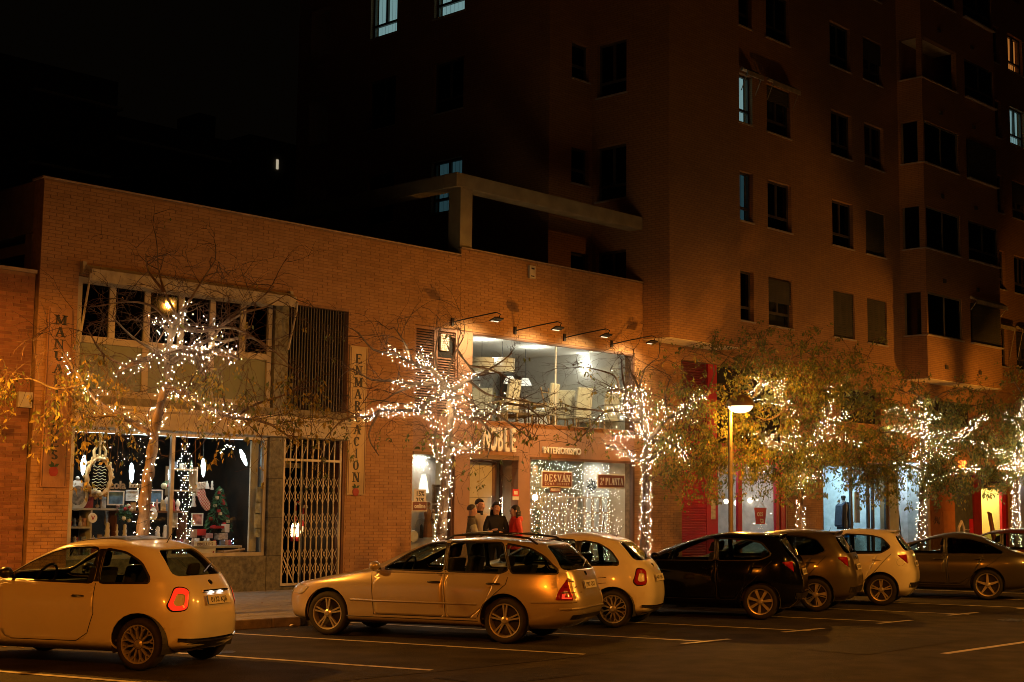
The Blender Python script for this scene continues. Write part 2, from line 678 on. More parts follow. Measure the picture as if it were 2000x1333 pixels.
for k in range(520):
    if k % 3:
        x, y, z = random.uniform(8, 44), 16.88 - abs(random.gauss(0, .35)), .0075
    else:
        x, y, z = random.uniform(8, 44), random.uniform(17.2, 21.8), PV + .006
    a, l_ = random.uniform(0, 6.28), random.uniform(.03, .055)
    c, s_ = math.cos(a) * l_, math.sin(a) * l_
    u = random.uniform(0, .02)
    mb.add([(x - c, y - s_, z), (x - s_ * .45, y + c * .45, z + u), (x + c, y + s_, z + .004), (x + s_ * .45, y - c * .45, z + u * .5)], [(0, 1, 2), (0, 2, 3)], k % 2)
o = mb.build('fallen_leaves', [mat('dead_leaf', (.22, .12, .03), .8), mat('dead_leaf_brown', (.10, .055, .02), .85)])
tag(o, 'scattered fallen leaves along the gutter and pavement', 'leaves')
o['kind'] = 'stuff'
random.seed(3)
mb = MB()
c = at(572, 1225, 16.72)
vs = [(c.x + random.uniform(-.05, .05), 16.72 + random.uniform(-.04, .04), .01 + random.uniform(0, .05)) for _ in range(9)]
bm = bmesh.new()
for q in vs:
    bm.verts.new(q)
bmesh.ops.convex_hull(bm, input=bm.verts)
me = bpy.data.meshes.new('paper_scrap')
bm.to_mesh(me)
me.materials.append(mat('paper', (.75, .72, .65), .8))
o = bpy.data.objects.new('paper_scrap', me)
COL.objects.link(o)
tag(o, 'crumpled scrap of white paper in the gutter by the silver estate', 'litter')
# ------------------------------------------------------------------ shared surfaces
BR1, BR2 = (.43, .235, .095), (.39, .205, .082)
mortar = mat('mortar', (.26, .145, .07), .95, var=.2, scale=12)
brickA = mat('brick_red', BR1, .85, var=.1, scale=3, bump=.25, bscale=60, world=True, stain=.35)
brickB = mat('brick_dark', BR2, .85, var=.1, scale=3, bump=.25, bscale=60, world=True, stain=.35)
brickC = mat('brick_light', (.455, .25, .105), .85, var=.1, scale=3, bump=.25, bscale=60, world=True, stain=.35)
tower_brick = brick_mat('tower_brickwork', (.47, .255, .10), (.40, .21, .085), (.27, .145, .065))
cream = mat('cream_paint', (.38, .33, .23), .6, var=.12)
granite = mat('granite', (.105, .105, .08), .45, var=.5, scale=14, bump=.1)
frame_m = mat('bronze_frame', (.10, .085, .06), .45, metal=.3)
steel = mat('brushed_steel', (.42, .40, .34), .4, metal=.6)
dark_m = mat('black_void', (.012, .012, .012), .9)
pane_dark = glass_mat('pane_dark', (.35, .4, .4), 1.2)
pane_clear = glass_mat('pane_clear', (.93, .96, .95), .8)
lbl_sill = mat('stone_sill', (.40, .34, .26), .75)

# ------------------------------------------------------------------ low brick building
low = thing('brick_shop_building', 'low two storey brick shop building with flat parapet, left of the tall block', 'building', (20.3, YF, 0))
GAL = (12.83, 18.93, .1, 5.67)
NOB = (20.77, 28.28, .1, 5.6)
mb = MB()
wall(mb, 12.1, 22.12, .1, 7.25, YF, YF + .3, [GAL, (20.77, 22.12, .1, 5.6)])
wall(mb, 22.12, 28.61, .1, 7.42, YF, YF + .3, [(22.12, 28.28, .1, 5.6)])
mb.build('wall', mortar, low)
mb = MB()
mb.box(12.1, 12.4, YF + .31, 26, 6.35, 7.25)
mb.box(12.1, 12.35, YF + .31, 22.95, 5.6, 6.34)
mb.box(12.1, 12.4, 23.3, 26, 4, 5.6)
mb.build('side_wall', mat('side_render', (.20, .13, .07), .85), low)
mb = MB()
mb.box(12.4, 26.85, YF + .3, 34, 6.1, 6.3)
mb.build('terrace_floor', concrete, low)
mb = MB()
for i in range(25):
    a = 12.06 + i * .402
    mb.box(a, a + .398, YF - .04, YF + .34, 7.252 + random.uniform(0, .004), 7.285)
for i in range(16):
    a = 22.1 + i * .4065
    mb.box(a, a + .402, YF - .04, YF + .34, 7.422 + random.uniform(0, .004), 7.452)
mb.build('coping', mat('coping_tile', (.33, .24, .16), .7), low)

# bricks: real pieces over the facade
BW, RH, PR = .25, .06, .009
holesF = [GAL, NOB]


def brick_cells(x0, x1, z0, z1, holes):
    out = []
    nz = int((z1 - z0) / RH)
    for j in range(nz):
        z = z0 + j * RH
        off = (j % 2) * BW / 2
        i = 0
        x = x0 - off
        while x < x1:
            a, b = max(x, x0) + .004, min(x + BW, x1) - .004
            segs = [(a, b)]
            for h in holes:
                if h[2] < z + RH * .9 and h[3] > z + RH * .1:
                    ns = []
                    for s0, s1 in segs:
                        if s1 <= h[0] or s0 >= h[1]:
                            ns.append((s0, s1))
                        else:
                            if s0 < h[0] - .03:
                                ns.append((s0, h[0]))
                            if s1 > h[1] + .03:
                                ns.append((h[1], s1))
                    segs = ns
            for s0, s1 in segs:
                if s1 - s0 > .03:
                    out.append((s0, s1, z + .005, z + RH - .004))
            x += BW
    return out


random.seed(11)
cells = brick_cells(12.1, 22.12, .14, 7.24, holesF) + brick_cells(22.12, 28.6, .14, 7.4, holesF)
full = [c for c in cells if c[1] - c[0] > .2 and c[3] < 3.2 and c[0] < 12.9] + [c for c in cells if c[1] - c[0] > .2 and c[0] > 18.9 and c[1] < 20.8 and 1.2 < c[3] < 3.6]
full = full[:300]
fs = set(full)
bsrc = {}
for c in full:
    m = random.choice([brickA, brickA, brickB, brickC])
    wd = round(c[1] - c[0], 3)
    key = (m.name, wd)
    if key not in bsrc:
        bsrc[key] = MB().box(-wd / 2, wd / 2, -PR, .002, 0, c[3] - c[2]).build('brick', m, low)
        b = bsrc[key]
    else:
        b = share(bsrc[key])
    b.location = ((c[0] + c[1]) / 2, YF + random.uniform(-.0015, .0015), c[2])


def brick_mass(cs, y, name, parent, m3):
    mb = MB()
    for c in cs:
        p = PR + random.uniform(-.002, .002)
        x0, x1, z0, z1 = c
        mi = random.choice([0, 0, 1, 2])
        mb.add([(x0, y - p, z0), (x1, y - p, z0), (x1, y - p, z1), (x0, y - p, z1), (x0, y, z0), (x1, y, z0), (x1, y, z1), (x0, y, z1)],
               [(0, 1, 2, 3), (0, 4, 5, 1), (1, 5, 6, 2), (2, 6, 7, 3), (3, 7, 4, 0)], mi)
    o = mb.build(name, m3, parent)
    o['kind'] = 'stuff'
    return o


brick_mass([c for c in cells if c not in fs], YF, 'brickwork', low, [brickA, brickB, brickC])

# roof terrace frame of concrete: post, front beam, return beam
post_m = mat('pergola_concrete', (.40, .35, .21), .8, var=.2, scale=2.5, bump=.3, stain=.6)
pg = thing('terrace_frame', 'concrete post and beam frame standing on the roof terrace', 'pergola', (22.3, YF + .2, 7.46))
MB().box(22.1, 22.48, YF + .02, YF + .4, 6.3, 8.8).build('post', post_m, pg, bevel=.01)
MB().box(21.95, 28.6, YF, YF + .42, 8.8, 9.12).build('beam', post_m, pg, bevel=.01)
MB().box(21.95, 22.36, YF + .422, 33, 8.8, 9.115).build('beam', post_m, pg, bevel=.01)

# ------------------------------------------------------------------ neighbour on the left
nb = thing('brick_neighbour_building', 'darker lower brick building at the left edge, beside the painted sign board', 'building', (8, YF, 0))
mb = MB()
mb.box(-6, 12.06, YF + .06, YF + .36, .1, 5.6)
mb.box(-6, 12.0, YF + .36, 30, 5.3, 5.45)
mb.build('wall', mortar, nb)
dk = [mat('brick_neighbour', (.21, .085, .038), .85, var=.2, scale=2, bump=.3), mat('brick_neighbour_mid', (.24, .10, .045), .85), mat('brick_neighbour_dark', (.17, .065, .03), .85)]
brick_mass(brick_cells(9.8, 12.05, .14, 5.58, []), YF + .06, 'brickwork', nb, dk)
MB().box(-6, 12.07, YF + .02, YF + .4, 5.6, 5.66).build('coping', MATS['coping_tile'], nb)
mb = MB()
mb.box(11.82, 12.07, YF - .02, YF + .05, 3.32, 3.58)
mb.box(11.84, 12.05, YF - .025, YF - .02, 3.34, 3.56)
tag(mb.build('junction_box', mat('grey_plastic', (.42, .38, .3), .5), bevel=.01), 'small pale electric box on the wall of the neighbouring building', 'electric box')

# ------------------------------------------------------------------ apartment tower
tw = thing('apartment_tower', 'tall dark brick apartment block with projecting bays above the shops', 'building', (38, YF, 0))
ZT = 24
rows = [6.92 + 2.8 * k for k in range(6)]
WH = 1.41
win_front = []          # (x0,x1,z0,z1)
for z in rows:
    for a, b in ((32.35, 33.62), (34.36, 35.6), (37.87, 39.1), (39.88, 41.1), (48.6, 49.86), (50.6, 51.86), (53.2, 54.4)):
        win_front.append((a, b, z, z + WH))
mb = MB()
wall(mb, 31.73, 58, 5.98, ZT, YF, YF + .3, win_front)
# block that juts out over the pavement
mb.box(28.62, 31.725, 21.56, YF + .32, 5.99, ZT)
win_left = [(22.95, 23.95, z, z + WH + .05) for z in rows]
wall(mb, YF + .325, 24.1, 6.32, ZT, 28.62, 28.92, win_left, axis='x')
win_sl = [(27.78, 28.48, z + .42, z + 1.4) for z in rows]
wall(mb, 26.9, 28.61, 6.32, ZT, 24.1, 24.4, win_sl)
win_far = [(a, b, z - .0, z + WH + .05) for z in rows for a, b in ((27.25, 28.45), (30.0, 31.15), (33.0, 33.9))]
wall(mb, 24.405, 34.5, 6.32, ZT, 26.9, 27.2, [h if h[2] < 15 else (h[0], h[1], 15.27, 16.75) if h[2] < 16 else h for h in win_far], axis='x')
mb.box(27.2, 58, 34.2, 34.5, 6.32, ZT)
mb.build('wall', tower_brick, tw)
soff = mat('soffit_plaster', (.62, .55, .36), .8)
MB().box(28.63, 31.72, 21.57, YF - .001, 5.97, 5.989).build('soffit', soff, tw)
MB().box(27.2, 58, 22.71, 34.2, ZT - .3, ZT).build('roof', concrete, tw)

# bays at the right, windows wrap the corner
BX0, BX1, BY = 42.05, 47.42, 21.52
mb = MB()
bayw = []
for k, z in enumerate(rows):
    bayw += [(BX0 + .1, 44.52, z + .4, z + 1.78), (45.12, 47.3, z + .4, z + 1.75)]
wall(mb, BX0, BX1, 5.93, ZT, BY, BY + .18, bayw)
wall(mb, BY + .182, YF - .002, 5.93, ZT, BX0, BX0 + .18, [(BY + .182, 22.3, z + .4, z + 1.78) for z in rows], axis='x')
wall(mb, BY + .182, YF - .002, 5.93, ZT, BX1 - .18, BX1, [], axis='x')
for z in rows:
    mb.box(BX0 + .182, BX1 - .182, BY + .182, YF - .002, z - .9, z - .6)
mb.build('bay', tower_brick, tw)
MB().box(BX0 + .01, BX1 - .01, BY + .01, YF - .001, 5.912, 5.929).build('soffit', soff, tw)

lit_cool = glow('lit_curtain_cool', (.50, .82, .85), .42)
lit_cyan = glow('lit_room_cyan', (.2, .5, .6), .09)
lit_or = glow('lit_room_orange', (1., .32, .06), .55)
curtain_m = mat('net_curtain', (.6, .62, .58), .9, var=.25, scale=2, stretch=(14, 14, .4))
shutm = mat('roller_blind', (.06, .055, .035), .8, var=.2, scale=2)
awn_m = mat('awning_cloth', (.40, .34, .22), .85, var=.25, scale=6)


def tower_window(x0, x1, z0, z1, y, axis='y', state='dark', seed=0):
    """frame with a low rail, pane and sill, set back in the reveal"""
    def B(mb, a, b, c, d, e, f):
        if axis == 'y':
            mb.box(a, b, y + c, y + d, e, f)
        else:
            mb.box(y + c, y + d, a, b, e, f)
    f = MB()
    B(f, x0, x0 + .06, .12, .19, z0, z1)
    B(f, x1 - .06, x1, .12, .19, z0, z1)
    B(f, x0 + .06, x1 - .06, .12, .19, z0, z0 + .06)
    B(f, x0 + .06, x1 - .06, .12, .19, z1 - .06, z1)
    rail = z0 + .36
    B(f, x0 + .06, x1 - .06, .115, .195, rail, rail + .07)
    xm = (x0 + x1) / 2
    if x1 - x0 > .9:
        B(f, xm - .04, xm + .04, .118, .192, rail + .07, z1 - .06)
    wi = f.build('window', frame_m, tw)
    g = MB()
    B(g, x0 + .06, x1 - .06, .15, .16, z0 + .06, z1 - .06)
    g.build('pane', pane_dark if state == 'dark' else pane_clear, wi)
    s = MB()
    B(s, x0 - .04, x1 + .04, -.04, .12, z0 - .035, z0 + .004)
    s.build('sill', lbl_sill, wi)
    b = MB()
    if state == 'dark':
        B(b, x0 + .01, x1 - .01, .262, .3, z0 + .01, z1 - .01)
        b.build('blind' if seed % 3 else 'backing', shutm if seed % 3 == 1 else dark_m, wi)
    elif state == 'half':
        zc = z1 - (z1 - z0) * (.3 + .3 * ((seed * 37) % 10) / 10)
        for i in range(int((z1 - zc) / .06)):
            B(b, x0 + .01, x1 - .01, .05, .065, zc + i * .06, zc + .052 + i * .06)
        B(b, x0 + .01, x1 - .01, .262, .3, z0 + .01, z1 - .01)
        b.build('blind', shutm, wi)
    elif state == 'blind':
        for i in range(int((z1 - z0) / .06)):
            B(b, x0 + .01, x1 - .01, .05, .065, z0 + .02 + i * .06, z0 + .072 + i * .06)
        b.build('blind', shutm, wi)
    else:
        lm = {'cool': lit_cool, 'cyan': lit_cyan, 'orange': lit_or}[state]
        n = 14
        for i in range(n):
            a = x0 + .06 + (x1 - x0 - .12) * i / n
            c = x0 + .06 + (x1 - x0 - .12) * (i + 1) / n
            dd = .02 * (i % 2)
            if state == 'orange' and i in (3, 4, 5, 11, 12):
                continue
            B(b, a, c, .25 + dd, .262 + dd, z0 + .07, z1 - .02)
        b.build('lit_curtain', lm, wi)
        b2 = MB()
        B(b2, x0, x1, .29, .3, z0, z1)
        b2.build('backing', dark_m, wi)
    return wi


n = 0
for x0, x1, z0, z1 in win_front:
    if z0 > 20.5 or x0 > 53:
        continue
    st = 'dark'
    k = round((z0 - 6.92) / 2.8)
    if abs(x0 - 32.35) < .1 and k == 2:
        st = 'cool'
    elif abs(x0 - 50.6) < .1 and k == 3:
        st = 'cool'
    elif abs(x0 - 50.6) < .1 and k == 4:
        st = 'orange'
    elif (abs(x0 - 37.87) < .1 and k == 0) or (abs(x0 - 39.88) < .1 and k in (0, 1)):
        st = 'blind'
    elif abs(x0 - 32.35) < .1 and k == 1:
        st = 'cyan'
    elif n % 4 == 1:
        st = 'half'
    tower_window(x0, x1, z0, z1, YF, 'y', st, n)
    n += 1
for x0, x1, z0, z1 in win_left:
    if z0 < 20:
        tower_window(x0, x1, z0, z1, 28.62, 'x', 'dark', 0)
for x0, x1, z0, z1 in win_sl:
    if z0 < 20:
        tower_window(x0, x1, z0, z1, 24.1, 'y', 'dark', 0)
for x0, x1, z0, z1 in win_far:
    if z0 < 17 and x0 < 32:
        lit = z0 > 15
        zz = (15.27, 16.75) if lit else (z0, z1)
        st = 'cool' if lit else 'cyan' if (9 < z0 < 10 and x0 < 28) else 'dark'
        tower_window(x0, x1, *zz, 26.9, 'x', st, 0)
for j, (x0, x1, z0, z1) in enumerate(bayw):
    if z0 > 19:
        continue
    k = j // 2
    if j % 2 == 0:
        f = MB()
        if k != 3:
            for a in (x0, (x0 + x1) / 2 - .03, x1 - .06):
                f.box(a, a + .06, BY + .04, BY + .1, z0, z1)
            for z in (z0, z1 - .06):
                f.box(x0 + .061, x1 - .061, BY + .045, BY + .095, z, z + .06)
            for a in (BY + .16, 22.24):
                f.box(BX0 + .04, BX0 + .1, a, a + .06, z0, z1)
            wi = f.build('window', mat('bay_frame', (.2, .17, .1), .5), tw)
            MB().box(x0 + .06, x1 - .06, BY + .065, BY + .073, z0 + .06, z1 - .06).build('pane', pane_dark, wi)
            MB().box(BX0 + .065, BX0 + .073, BY + .22, 22.24, z0 + .02, z1 - .02).build('pane', pane_dark, wi)
        s = MB()
        s.box(x0 - .14, x1 + .03, BY - .05, BY + .03, z0 - .035, z0 + .003)
        s.box(BX0 - .05, BX0 + .03, BY + .031, 22.32, z0 - .035, z0 + .003)
        s.build('sill', lbl_sill, tw)
    else:
        tower_window(x0, x1, z0, z1, BY - .1, 'y', 'blind' if k in (0, 2) else 'dark', j)
mb = MB()
mb.box(BX0 + .19, 44.6, BY + .19, YF - .01, rows[3] + 1.79, rows[3] + 1.82)
mb.build('balcony_ceiling', soff, tw)
# folded awnings over tower windows
def small_awning(x0, x1, z, y, lab, tilt=.5):
    a = thing('window_awning', lab, 'awning', ((x0 + x1) / 2, y, z), 'folded awnings on the tall block')
    mb = MB()
    mb.tube([(x0, y - .1, z), (x1, y - .1, z)], .06, 8)
    mb.prism([(y - .14, z + .03), (y - .3, z - .08), (y - .31, z - .22), (y - .29, z - .22), (y - .28, z - .07), (y - .13, z + .0)], x0, x1, 'x')
    mb.build('cloth', awn_m, a)
    for q in (x0 + .05, x1 - .05):
        MB().tube([(q, y - .28, z - .12), (q, y - .05, z - .12 - .75 * tilt * 1.3)], .014, 6).build('arm', cream, a)


small_awning(32.95, 33.75, rows[2] + 1.5, YF, 'folded awning over the lit narrow window of the tall block')
small_awning(34.25, 35.7, rows[2] + 1.5, YF, 'folded awning over the dark window beside the lit narrow one')
small_awning(45.0, 47.35, rows[0] + 1.9, BY, 'wide folded awning on the front of the lowest bay', .3)
small_awning(48.5, 49.95, rows[0] + 1.5, YF, 'folded awning right of the bay on the lowest storey', 1.1)
small_awning(50.5, 51.95, rows[0] + 1.5, YF, 'folded awning at the right edge on the lowest storey', 1.1)
# little vents in the bay wall
for k in range(5):
    for x in (43.2, 45.6):
        MB().box(x, x + .16, BY - .05, BY - .002, rows[k] - .62, rows[k] - .5).build('vent', frame_m, tw)

# ------------------------------------------------------------------ far dark blocks behind
fb = thing('distant_apartment_block', 'unlit far apartment block with one small lit window behind the low roof', 'building', (36, 62, 0))
bgm = mat('far_render', (.16, .14, .11), .9)
mb = MB()
mb.box(-5, 37.2, 62, 76, 0, 22.4)
mb.box(37.3, 46.6, 62.6, 76, 0, 20.9)
mb.box(43.3, 44.4, 64, 66, 20.9, 22.5)
mb.box(46.7, 64, 64, 76, 0, 22)
mb.build('wall', bgm, fb)
lg = mat('far_ledge', (.8, .78, .7), .8)
MB().box(32.6, 37.3, 61.6, 61.99, 20.9, 21.05).build('ledge', lg, fb)
MB().box(37.3, 44.2, 62.1, 62.59, 19.6, 19.75).build('ledge', lg, fb)
MB().box(32.6, 36.8, 61.6, 61.99, 17.4, 17.55).build('ledge', lg, fb)
for z in (15.5, 18.4):
    for x in (12, 16, 20, 24, 28, 33, 35.2):
        MB().box(x, x + 1.2, 61.93, 61.99, z - 1.3, z).build('window', dark_m, fb)
    for x in (38.6, 40.2, 42.9, 44.6):
        MB().box(x, x + 1.1, 62.53, 62.59, z - 1.3, z).build('window', dark_m, fb)
MB().box(48.53, 48.66, 63.93, 63.99, 20.35, 20.9).build('lit_window', glow('far_lit', (1, .85, .6), .45), fb)
# ------------------------------------------------------------------ frame shop: front built into the low building
Y1 = YF
wood_dk = mat('dark_wood', (.13, .055, .025), .55, var=.3, scale=3, stretch=(1, 1, .2))
wood = mat('pale_wood', (.42, .28, .15), .6, var=.25, scale=3, stretch=(1, 1, .25))
white = mat('white_lacquer', (.75, .74, .70), .45, var=.08)
gold = mat('gilt', (.62, .40, .16), .4, metal=.3, bump=.4)
red = mat('red_cloth', (.45, .03, .03), .7, var=.25)
green = mat('fir_green', (.03, .10, .04), .8, var=.4, scale=30)
black = mat('black_paint', (.015, .015, .015), .5)
cornice_m = mat('cornice_render', (.52, .46, .33), .75, var=.18, scale=2, stretch=(.4, 1, 1))
cool_lamp = glow('cool_lamp', (.85, .95, 1.), 14)

MB().prism([(YF - .02, 3.04), (YF - .12, 3.06), (YF - .12, 3.36), (YF - .17, 3.39), (YF - .17, 3.45), (YF + .2, 3.45), (YF + .2, 3.04)], 12.81, 18.96, 'x').build('cornice', cornice_m, low)
MB().box(12.84, 18.92, YF - .03, YF + .2, 3.452, 3.6).build('ledge', mat('wet_concrete', (.2, .18, .12), .7, var=.35), low)
mb = MB()
mb.box(12.84, 17.03, YF + .0, YF + .25, .1, .78)
mb.box(17.035, 17.37, YF - .01, YF + .28, .1, 3.035)
mb.box(17.08, 17.41, YF - .01, YF + .28, 3.602, 5.66)
for z in (.78, 1.5, 2.25):
    mb.box(17.033, 17.372, YF - .013, YF + .1, z - .004, z + .004, 1)
mb.build('plinth', [granite, dark_m], low)
# upper window
f = MB()
for a, wd in ((12.86, .09), (16.96, .1)):
    f.box(a, a + wd, YF + .06, YF + .16, 3.602, 5.66)
f.box(12.951, 16.959, YF + .062, YF + .158, 4.52, 4.64)
f.box(12.951, 16.959, YF + .062, YF + .158, 3.605, 3.72)
f.box(12.951, 16.959, YF + .062, YF + .158, 5.55, 5.655)
for a in (13.5, 14.21, 14.93, 15.62, 16.32):
    f.box(a, a + .12, YF + .066, YF + .154, 4.641, 5.549)
    f.box(a + .056, a + .064, YF + .064, YF + .07, 4.641, 5.549)
for a in (14.21, 15.62):
    f.box(a, a + .12, YF + .066, YF + .154, 3.721, 4.519)
wi = f.build('window', cream, low)
MB().box(12.96, 16.95, YF + .1, YF + .11, 4.645, 5.545).build('pane', pane_dark, wi)
MB().box(12.96, 16.95, YF + .1, YF + .11, 3.725, 4.515).build('frosted_pane', mat('frosted_film', (.12, .14, .09), .35, var=.2, scale=1.5), wi)
MB().box(12.84, 17.06, YF + .31, YF + .5, 3.5, 5.7).build('backing', dark_m, low)
# dark slat screen
sl = MB().box(0, .022, 0, .045, 3.62, 5.66).build('slat', mat('slat_black', (.03, .03, .028), .4), low)
sl.location = (17.44, YF + .06, 0)
for i in range(1, 21):
    share(sl, None, (17.44 + i * .0705, YF + .06, 0))
mb = MB()
mb.box(17.42, 18.9, YF + .2, YF + .24, 3.605, 5.665)
mb.build('backing', dark_m, low)
MB().box(18.875, 18.925, YF - .004, YF + .2, .12, 3.03).build('jamb', wood_dk, low)
# shop window
f = MB()
for a in (12.86, 14.88, 16.95):
    f.box(a, a + .07, YF + .05, YF + .12, .785, 3.03)
for a, b in ((12.931, 14.879), (14.951, 16.949)):
    f.box(a, b, YF + .052, YF + .118, .786, .85)
    f.box(a, b, YF + .052, YF + .118, 2.97, 3.03)
wi = f.build('shop_window', steel, low)
for a, b in ((12.931, 14.879), (14.951, 16.949)):
    MB().box(a, b, YF + .08, YF + .088, .851, 2.969).build('pane', pane_clear, wi)
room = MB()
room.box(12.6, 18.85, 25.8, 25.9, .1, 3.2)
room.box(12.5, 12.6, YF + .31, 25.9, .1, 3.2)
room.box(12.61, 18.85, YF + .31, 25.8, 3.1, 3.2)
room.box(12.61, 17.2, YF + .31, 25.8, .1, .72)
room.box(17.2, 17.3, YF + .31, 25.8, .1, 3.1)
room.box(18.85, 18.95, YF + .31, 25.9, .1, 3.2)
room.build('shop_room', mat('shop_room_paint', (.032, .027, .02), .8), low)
MB().box(16.76, 16.93, YF + .2, YF + .24, .86, 2.96).build('display_panel', mat('white_board', (.6, .56, .42), .7), low)
# ceiling lamps of the shop: a strip just inside the glass
st = thing('strip_light', 'white fluorescent strip light along the top of the frame shop window', 'light', (14.9, 22.85, 2.98))
MB().box(12.95, 16.7, 22.8, 22.84, 2.98, 3.02).build('tube', glow('tube_cool', (.82, .95, 1.), 5), st)
MB().box(12.95, 16.7, 22.78, 22.86, 3.021, 3.06).build('housing', white, st)

# ---- awning
aw = thing('shop_awning', 'rolled up cream awning over the upper window of the frame shop', 'awning', (15.1, YF, 5.7))
mb = MB()
mb.tube([(12.9, YF - .1, 5.78), (17.4, YF - .1, 5.78)], .07, 10)
prof = [(YF - .05, 5.85), (YF - .2, 5.84), (YF - .27, 5.76)]
n = 46
for i in range(n):
    x0, x1 = 12.92 + 4.46 * i / n, 12.92 + 4.46 * (i + 1) / n
    d0, d1 = .02 * math.sin(i * 1.1), .02 * math.sin((i + 1) * 1.1)
    z0, z1 = 5.56 + .012 * math.sin(i * .9), 5.56 + .012 * math.sin((i + 1) * .9)
    mb.quad((x0, YF - .27 + d0, z0), (x1, YF - .27 + d1, z1), (x1, YF - .27, 5.77), (x0, YF - .27, 5.77))
    mb.quad((x0, YF - .27, 5.77), (x1, YF - .27, 5.77), (x1, YF - .06, 5.86), (x0, YF - .06, 5.86))
mb.build('cloth', awn_m, aw)
for x in (12.88, 17.38):
    MB().tube([(x, YF - .06, 5.76), (x, YF - .3, 5.66), (x, YF - .27, 5.5), (x - .02, YF - .07, 4.75 if x > 14 else 4.5)], .022, 6).build('arm', cream, aw)
    MB().box(x - .04, x + .04, YF - .11, YF - .001, 5.7, 5.9).build('bracket', cream, aw)

# ---- painted sign boards
board_m = mat('painted_board', (.50, .37, .18), .7, var=.25, scale=2.5, stretch=(1, 1, .3), bump=.15)
board_b = mat('painted_board_aged', (.36, .19, .09), .75, var=.35, scale=2.5, stretch=(1, 1, .3), bump=.2)


def sign_board(x0, x1, z0, z1, word, m, lab, ztop, zbot):
    b = thing('sign_board', lab, 'sign', ((x0 + x1) / 2, YF, z0), 'painted boards of the frame shop')
    MB().box(x0, x1, YF - .045, YF - .012, z0, z1).build('panel', m, b, bevel=.006)
    mb = MB()
    for a, c in ((x0 + .02, x0 + .035), (x1 - .035, x1 - .02)):
        mb.box(a, c, YF - .049, YF - .0455, z0 + .03, z1 - .03)
    mb.build('border', wood_dk, b)
    cx = (x0 + x1) / 2 - .01
    k = len(word)
    pit = (ztop - zbot) / k
    for i, ch in enumerate(word):
        g = MB()
        wd = .17 if ch != 'I' else .12
        if ch == 'M':
            wd = .2
        glyph(g, ch, cx - wd / 2 + random.uniform(-.012, .012), ztop - (i + 1) * pit + .02, wd, pit * .8, YF - .0535, YF - .0455, .26)
        g.build('letter', black, b)
    ap = MB()
    ap.lathe([(.001, -.09), (.05, -.085), (.085, -.03), (.085, .02), (.05, .065), (.015, .055), (.001, .05)], 16, (cx, YF - .05, zbot - .17), mi=0, sy=.12)
    ap.build('painted_apple', mat('apple_red', (.30, .03, .02), .6), b)
    lf = MB()
    for s, a in ((-1, .3), (1, .5), (-1, 1.)):
        p = Vector((cx, YF - .054, zbot - .1))
        d = Vector((s * math.cos(a), 0, math.sin(a))) * .11
        q = Vector((-d.z, 0, d.x)) * .25
        lf.prism([(p.x, p.z), (p.x + d.x * .5 + q.x, p.z + d.z * .5 + q.z), (p.x + d.x, p.z + d.z), (p.x + d.x * .5 - q.x, p.z + d.z * .5 - q.z)], YF - .058, YF - .055)
    lf.build('painted_leaves', mat('leaf_paint', (.03, .07, .03), .6), b)
    return b


sign_board(12.27, 12.75, 2.0, 5.06, 'MANUALIDADES', board_b, 'tall painted board lettered downward MANUALIDADES, left of the shop window', 4.95, 2.45)
sign_board(18.96, 19.43, 1.96, 4.98, 'ENMARCACION', board_m, 'tall painted board lettered downward ENMARCACION, beside the folding gate', 4.85, 2.2)

# ---- folding lattice gate
gt = thing('folding_gate', 'closed pale folding lattice gate across the shop entrance', 'gate', (18.1, YF + .03, .13))
gm = mat('gate_paint', (.50, .46, .36), .5, metal=.2)
GX0, GX1 = 17.4, 18.86
for x in (GX0, GX1 - .04):
    MB().box(x, x + .04, YF + .02, YF + .06, .2, 3.03).build('side_post', gm, gt)
for z in (.2, 2.6):
    MB().box(GX0 + .041, GX1 - .041, YF + .022, YF + .058, z, z + .045).build('rail', gm, gt)
nb_ = 10
pit = (GX1 - GX0 - .08) / nb_
bar = None
for i in range(1, nb_):
    x = GX0 + .04 + i * pit
    for dz, h, nm in ((.246, 2.353, 'bar'), (2.646, .37, 'upper_bar')):
        o = MB().box(x - .011, x + .011, YF + .03, YF + .05, dz, dz + h).build(nm, gm, gt)
ph = .115
for i in range(nb_):
    xa = GX0 + .04 + i * pit
    for (za, zb) in ((.35, .9), (1.05, 1.6), (1.75, 2.3)):
        for s in (0, 1):
            k = 2
            for q in range(k):
                z0, z1 = za + (zb - za) * q / k, za + (zb - za) * (q + 1) / k
                if s:
                    z0, z1 = z1, z0
                MB().prism([(xa, z0 - .009), (xa, z0 + .009), (xa + pit, z1 + .009), (xa + pit, z1 - .009)], YF + (.018 if s else .052), YF + (.026 if s else .06)).build('lattice_strip', gm, gt)
for i in range(0, 6):
    xa = GX0 + .04 + i * pit * 1.6
    if xa + pit < GX1 - .04:
        MB().prism([(xa, 2.66), (xa, 2.69), (xa + pit, 2.98), (xa + pit, 2.95)], YF + .052, YF + .058).build('lattice_strip', gm, gt)
MB().prism([(GX0 + .05, 2.1), (GX0 + .05, 2.15), (GX0 + .33, 2.6), (GX0 + .3, 2.6)], YF + .008, YF + .016).build('brace', gm, gt)
MB().prism([(GX0 + .05, .75), (GX0 + .05, .7), (GX0 + .3, .24), (GX0 + .33, .24)], YF + .008, YF + .016).build('brace', gm, gt)
mb = MB()
mb.box(17.38, 18.87, YF + .05, YF + .6, .12, .17)
mb.build('threshold', granite, low)
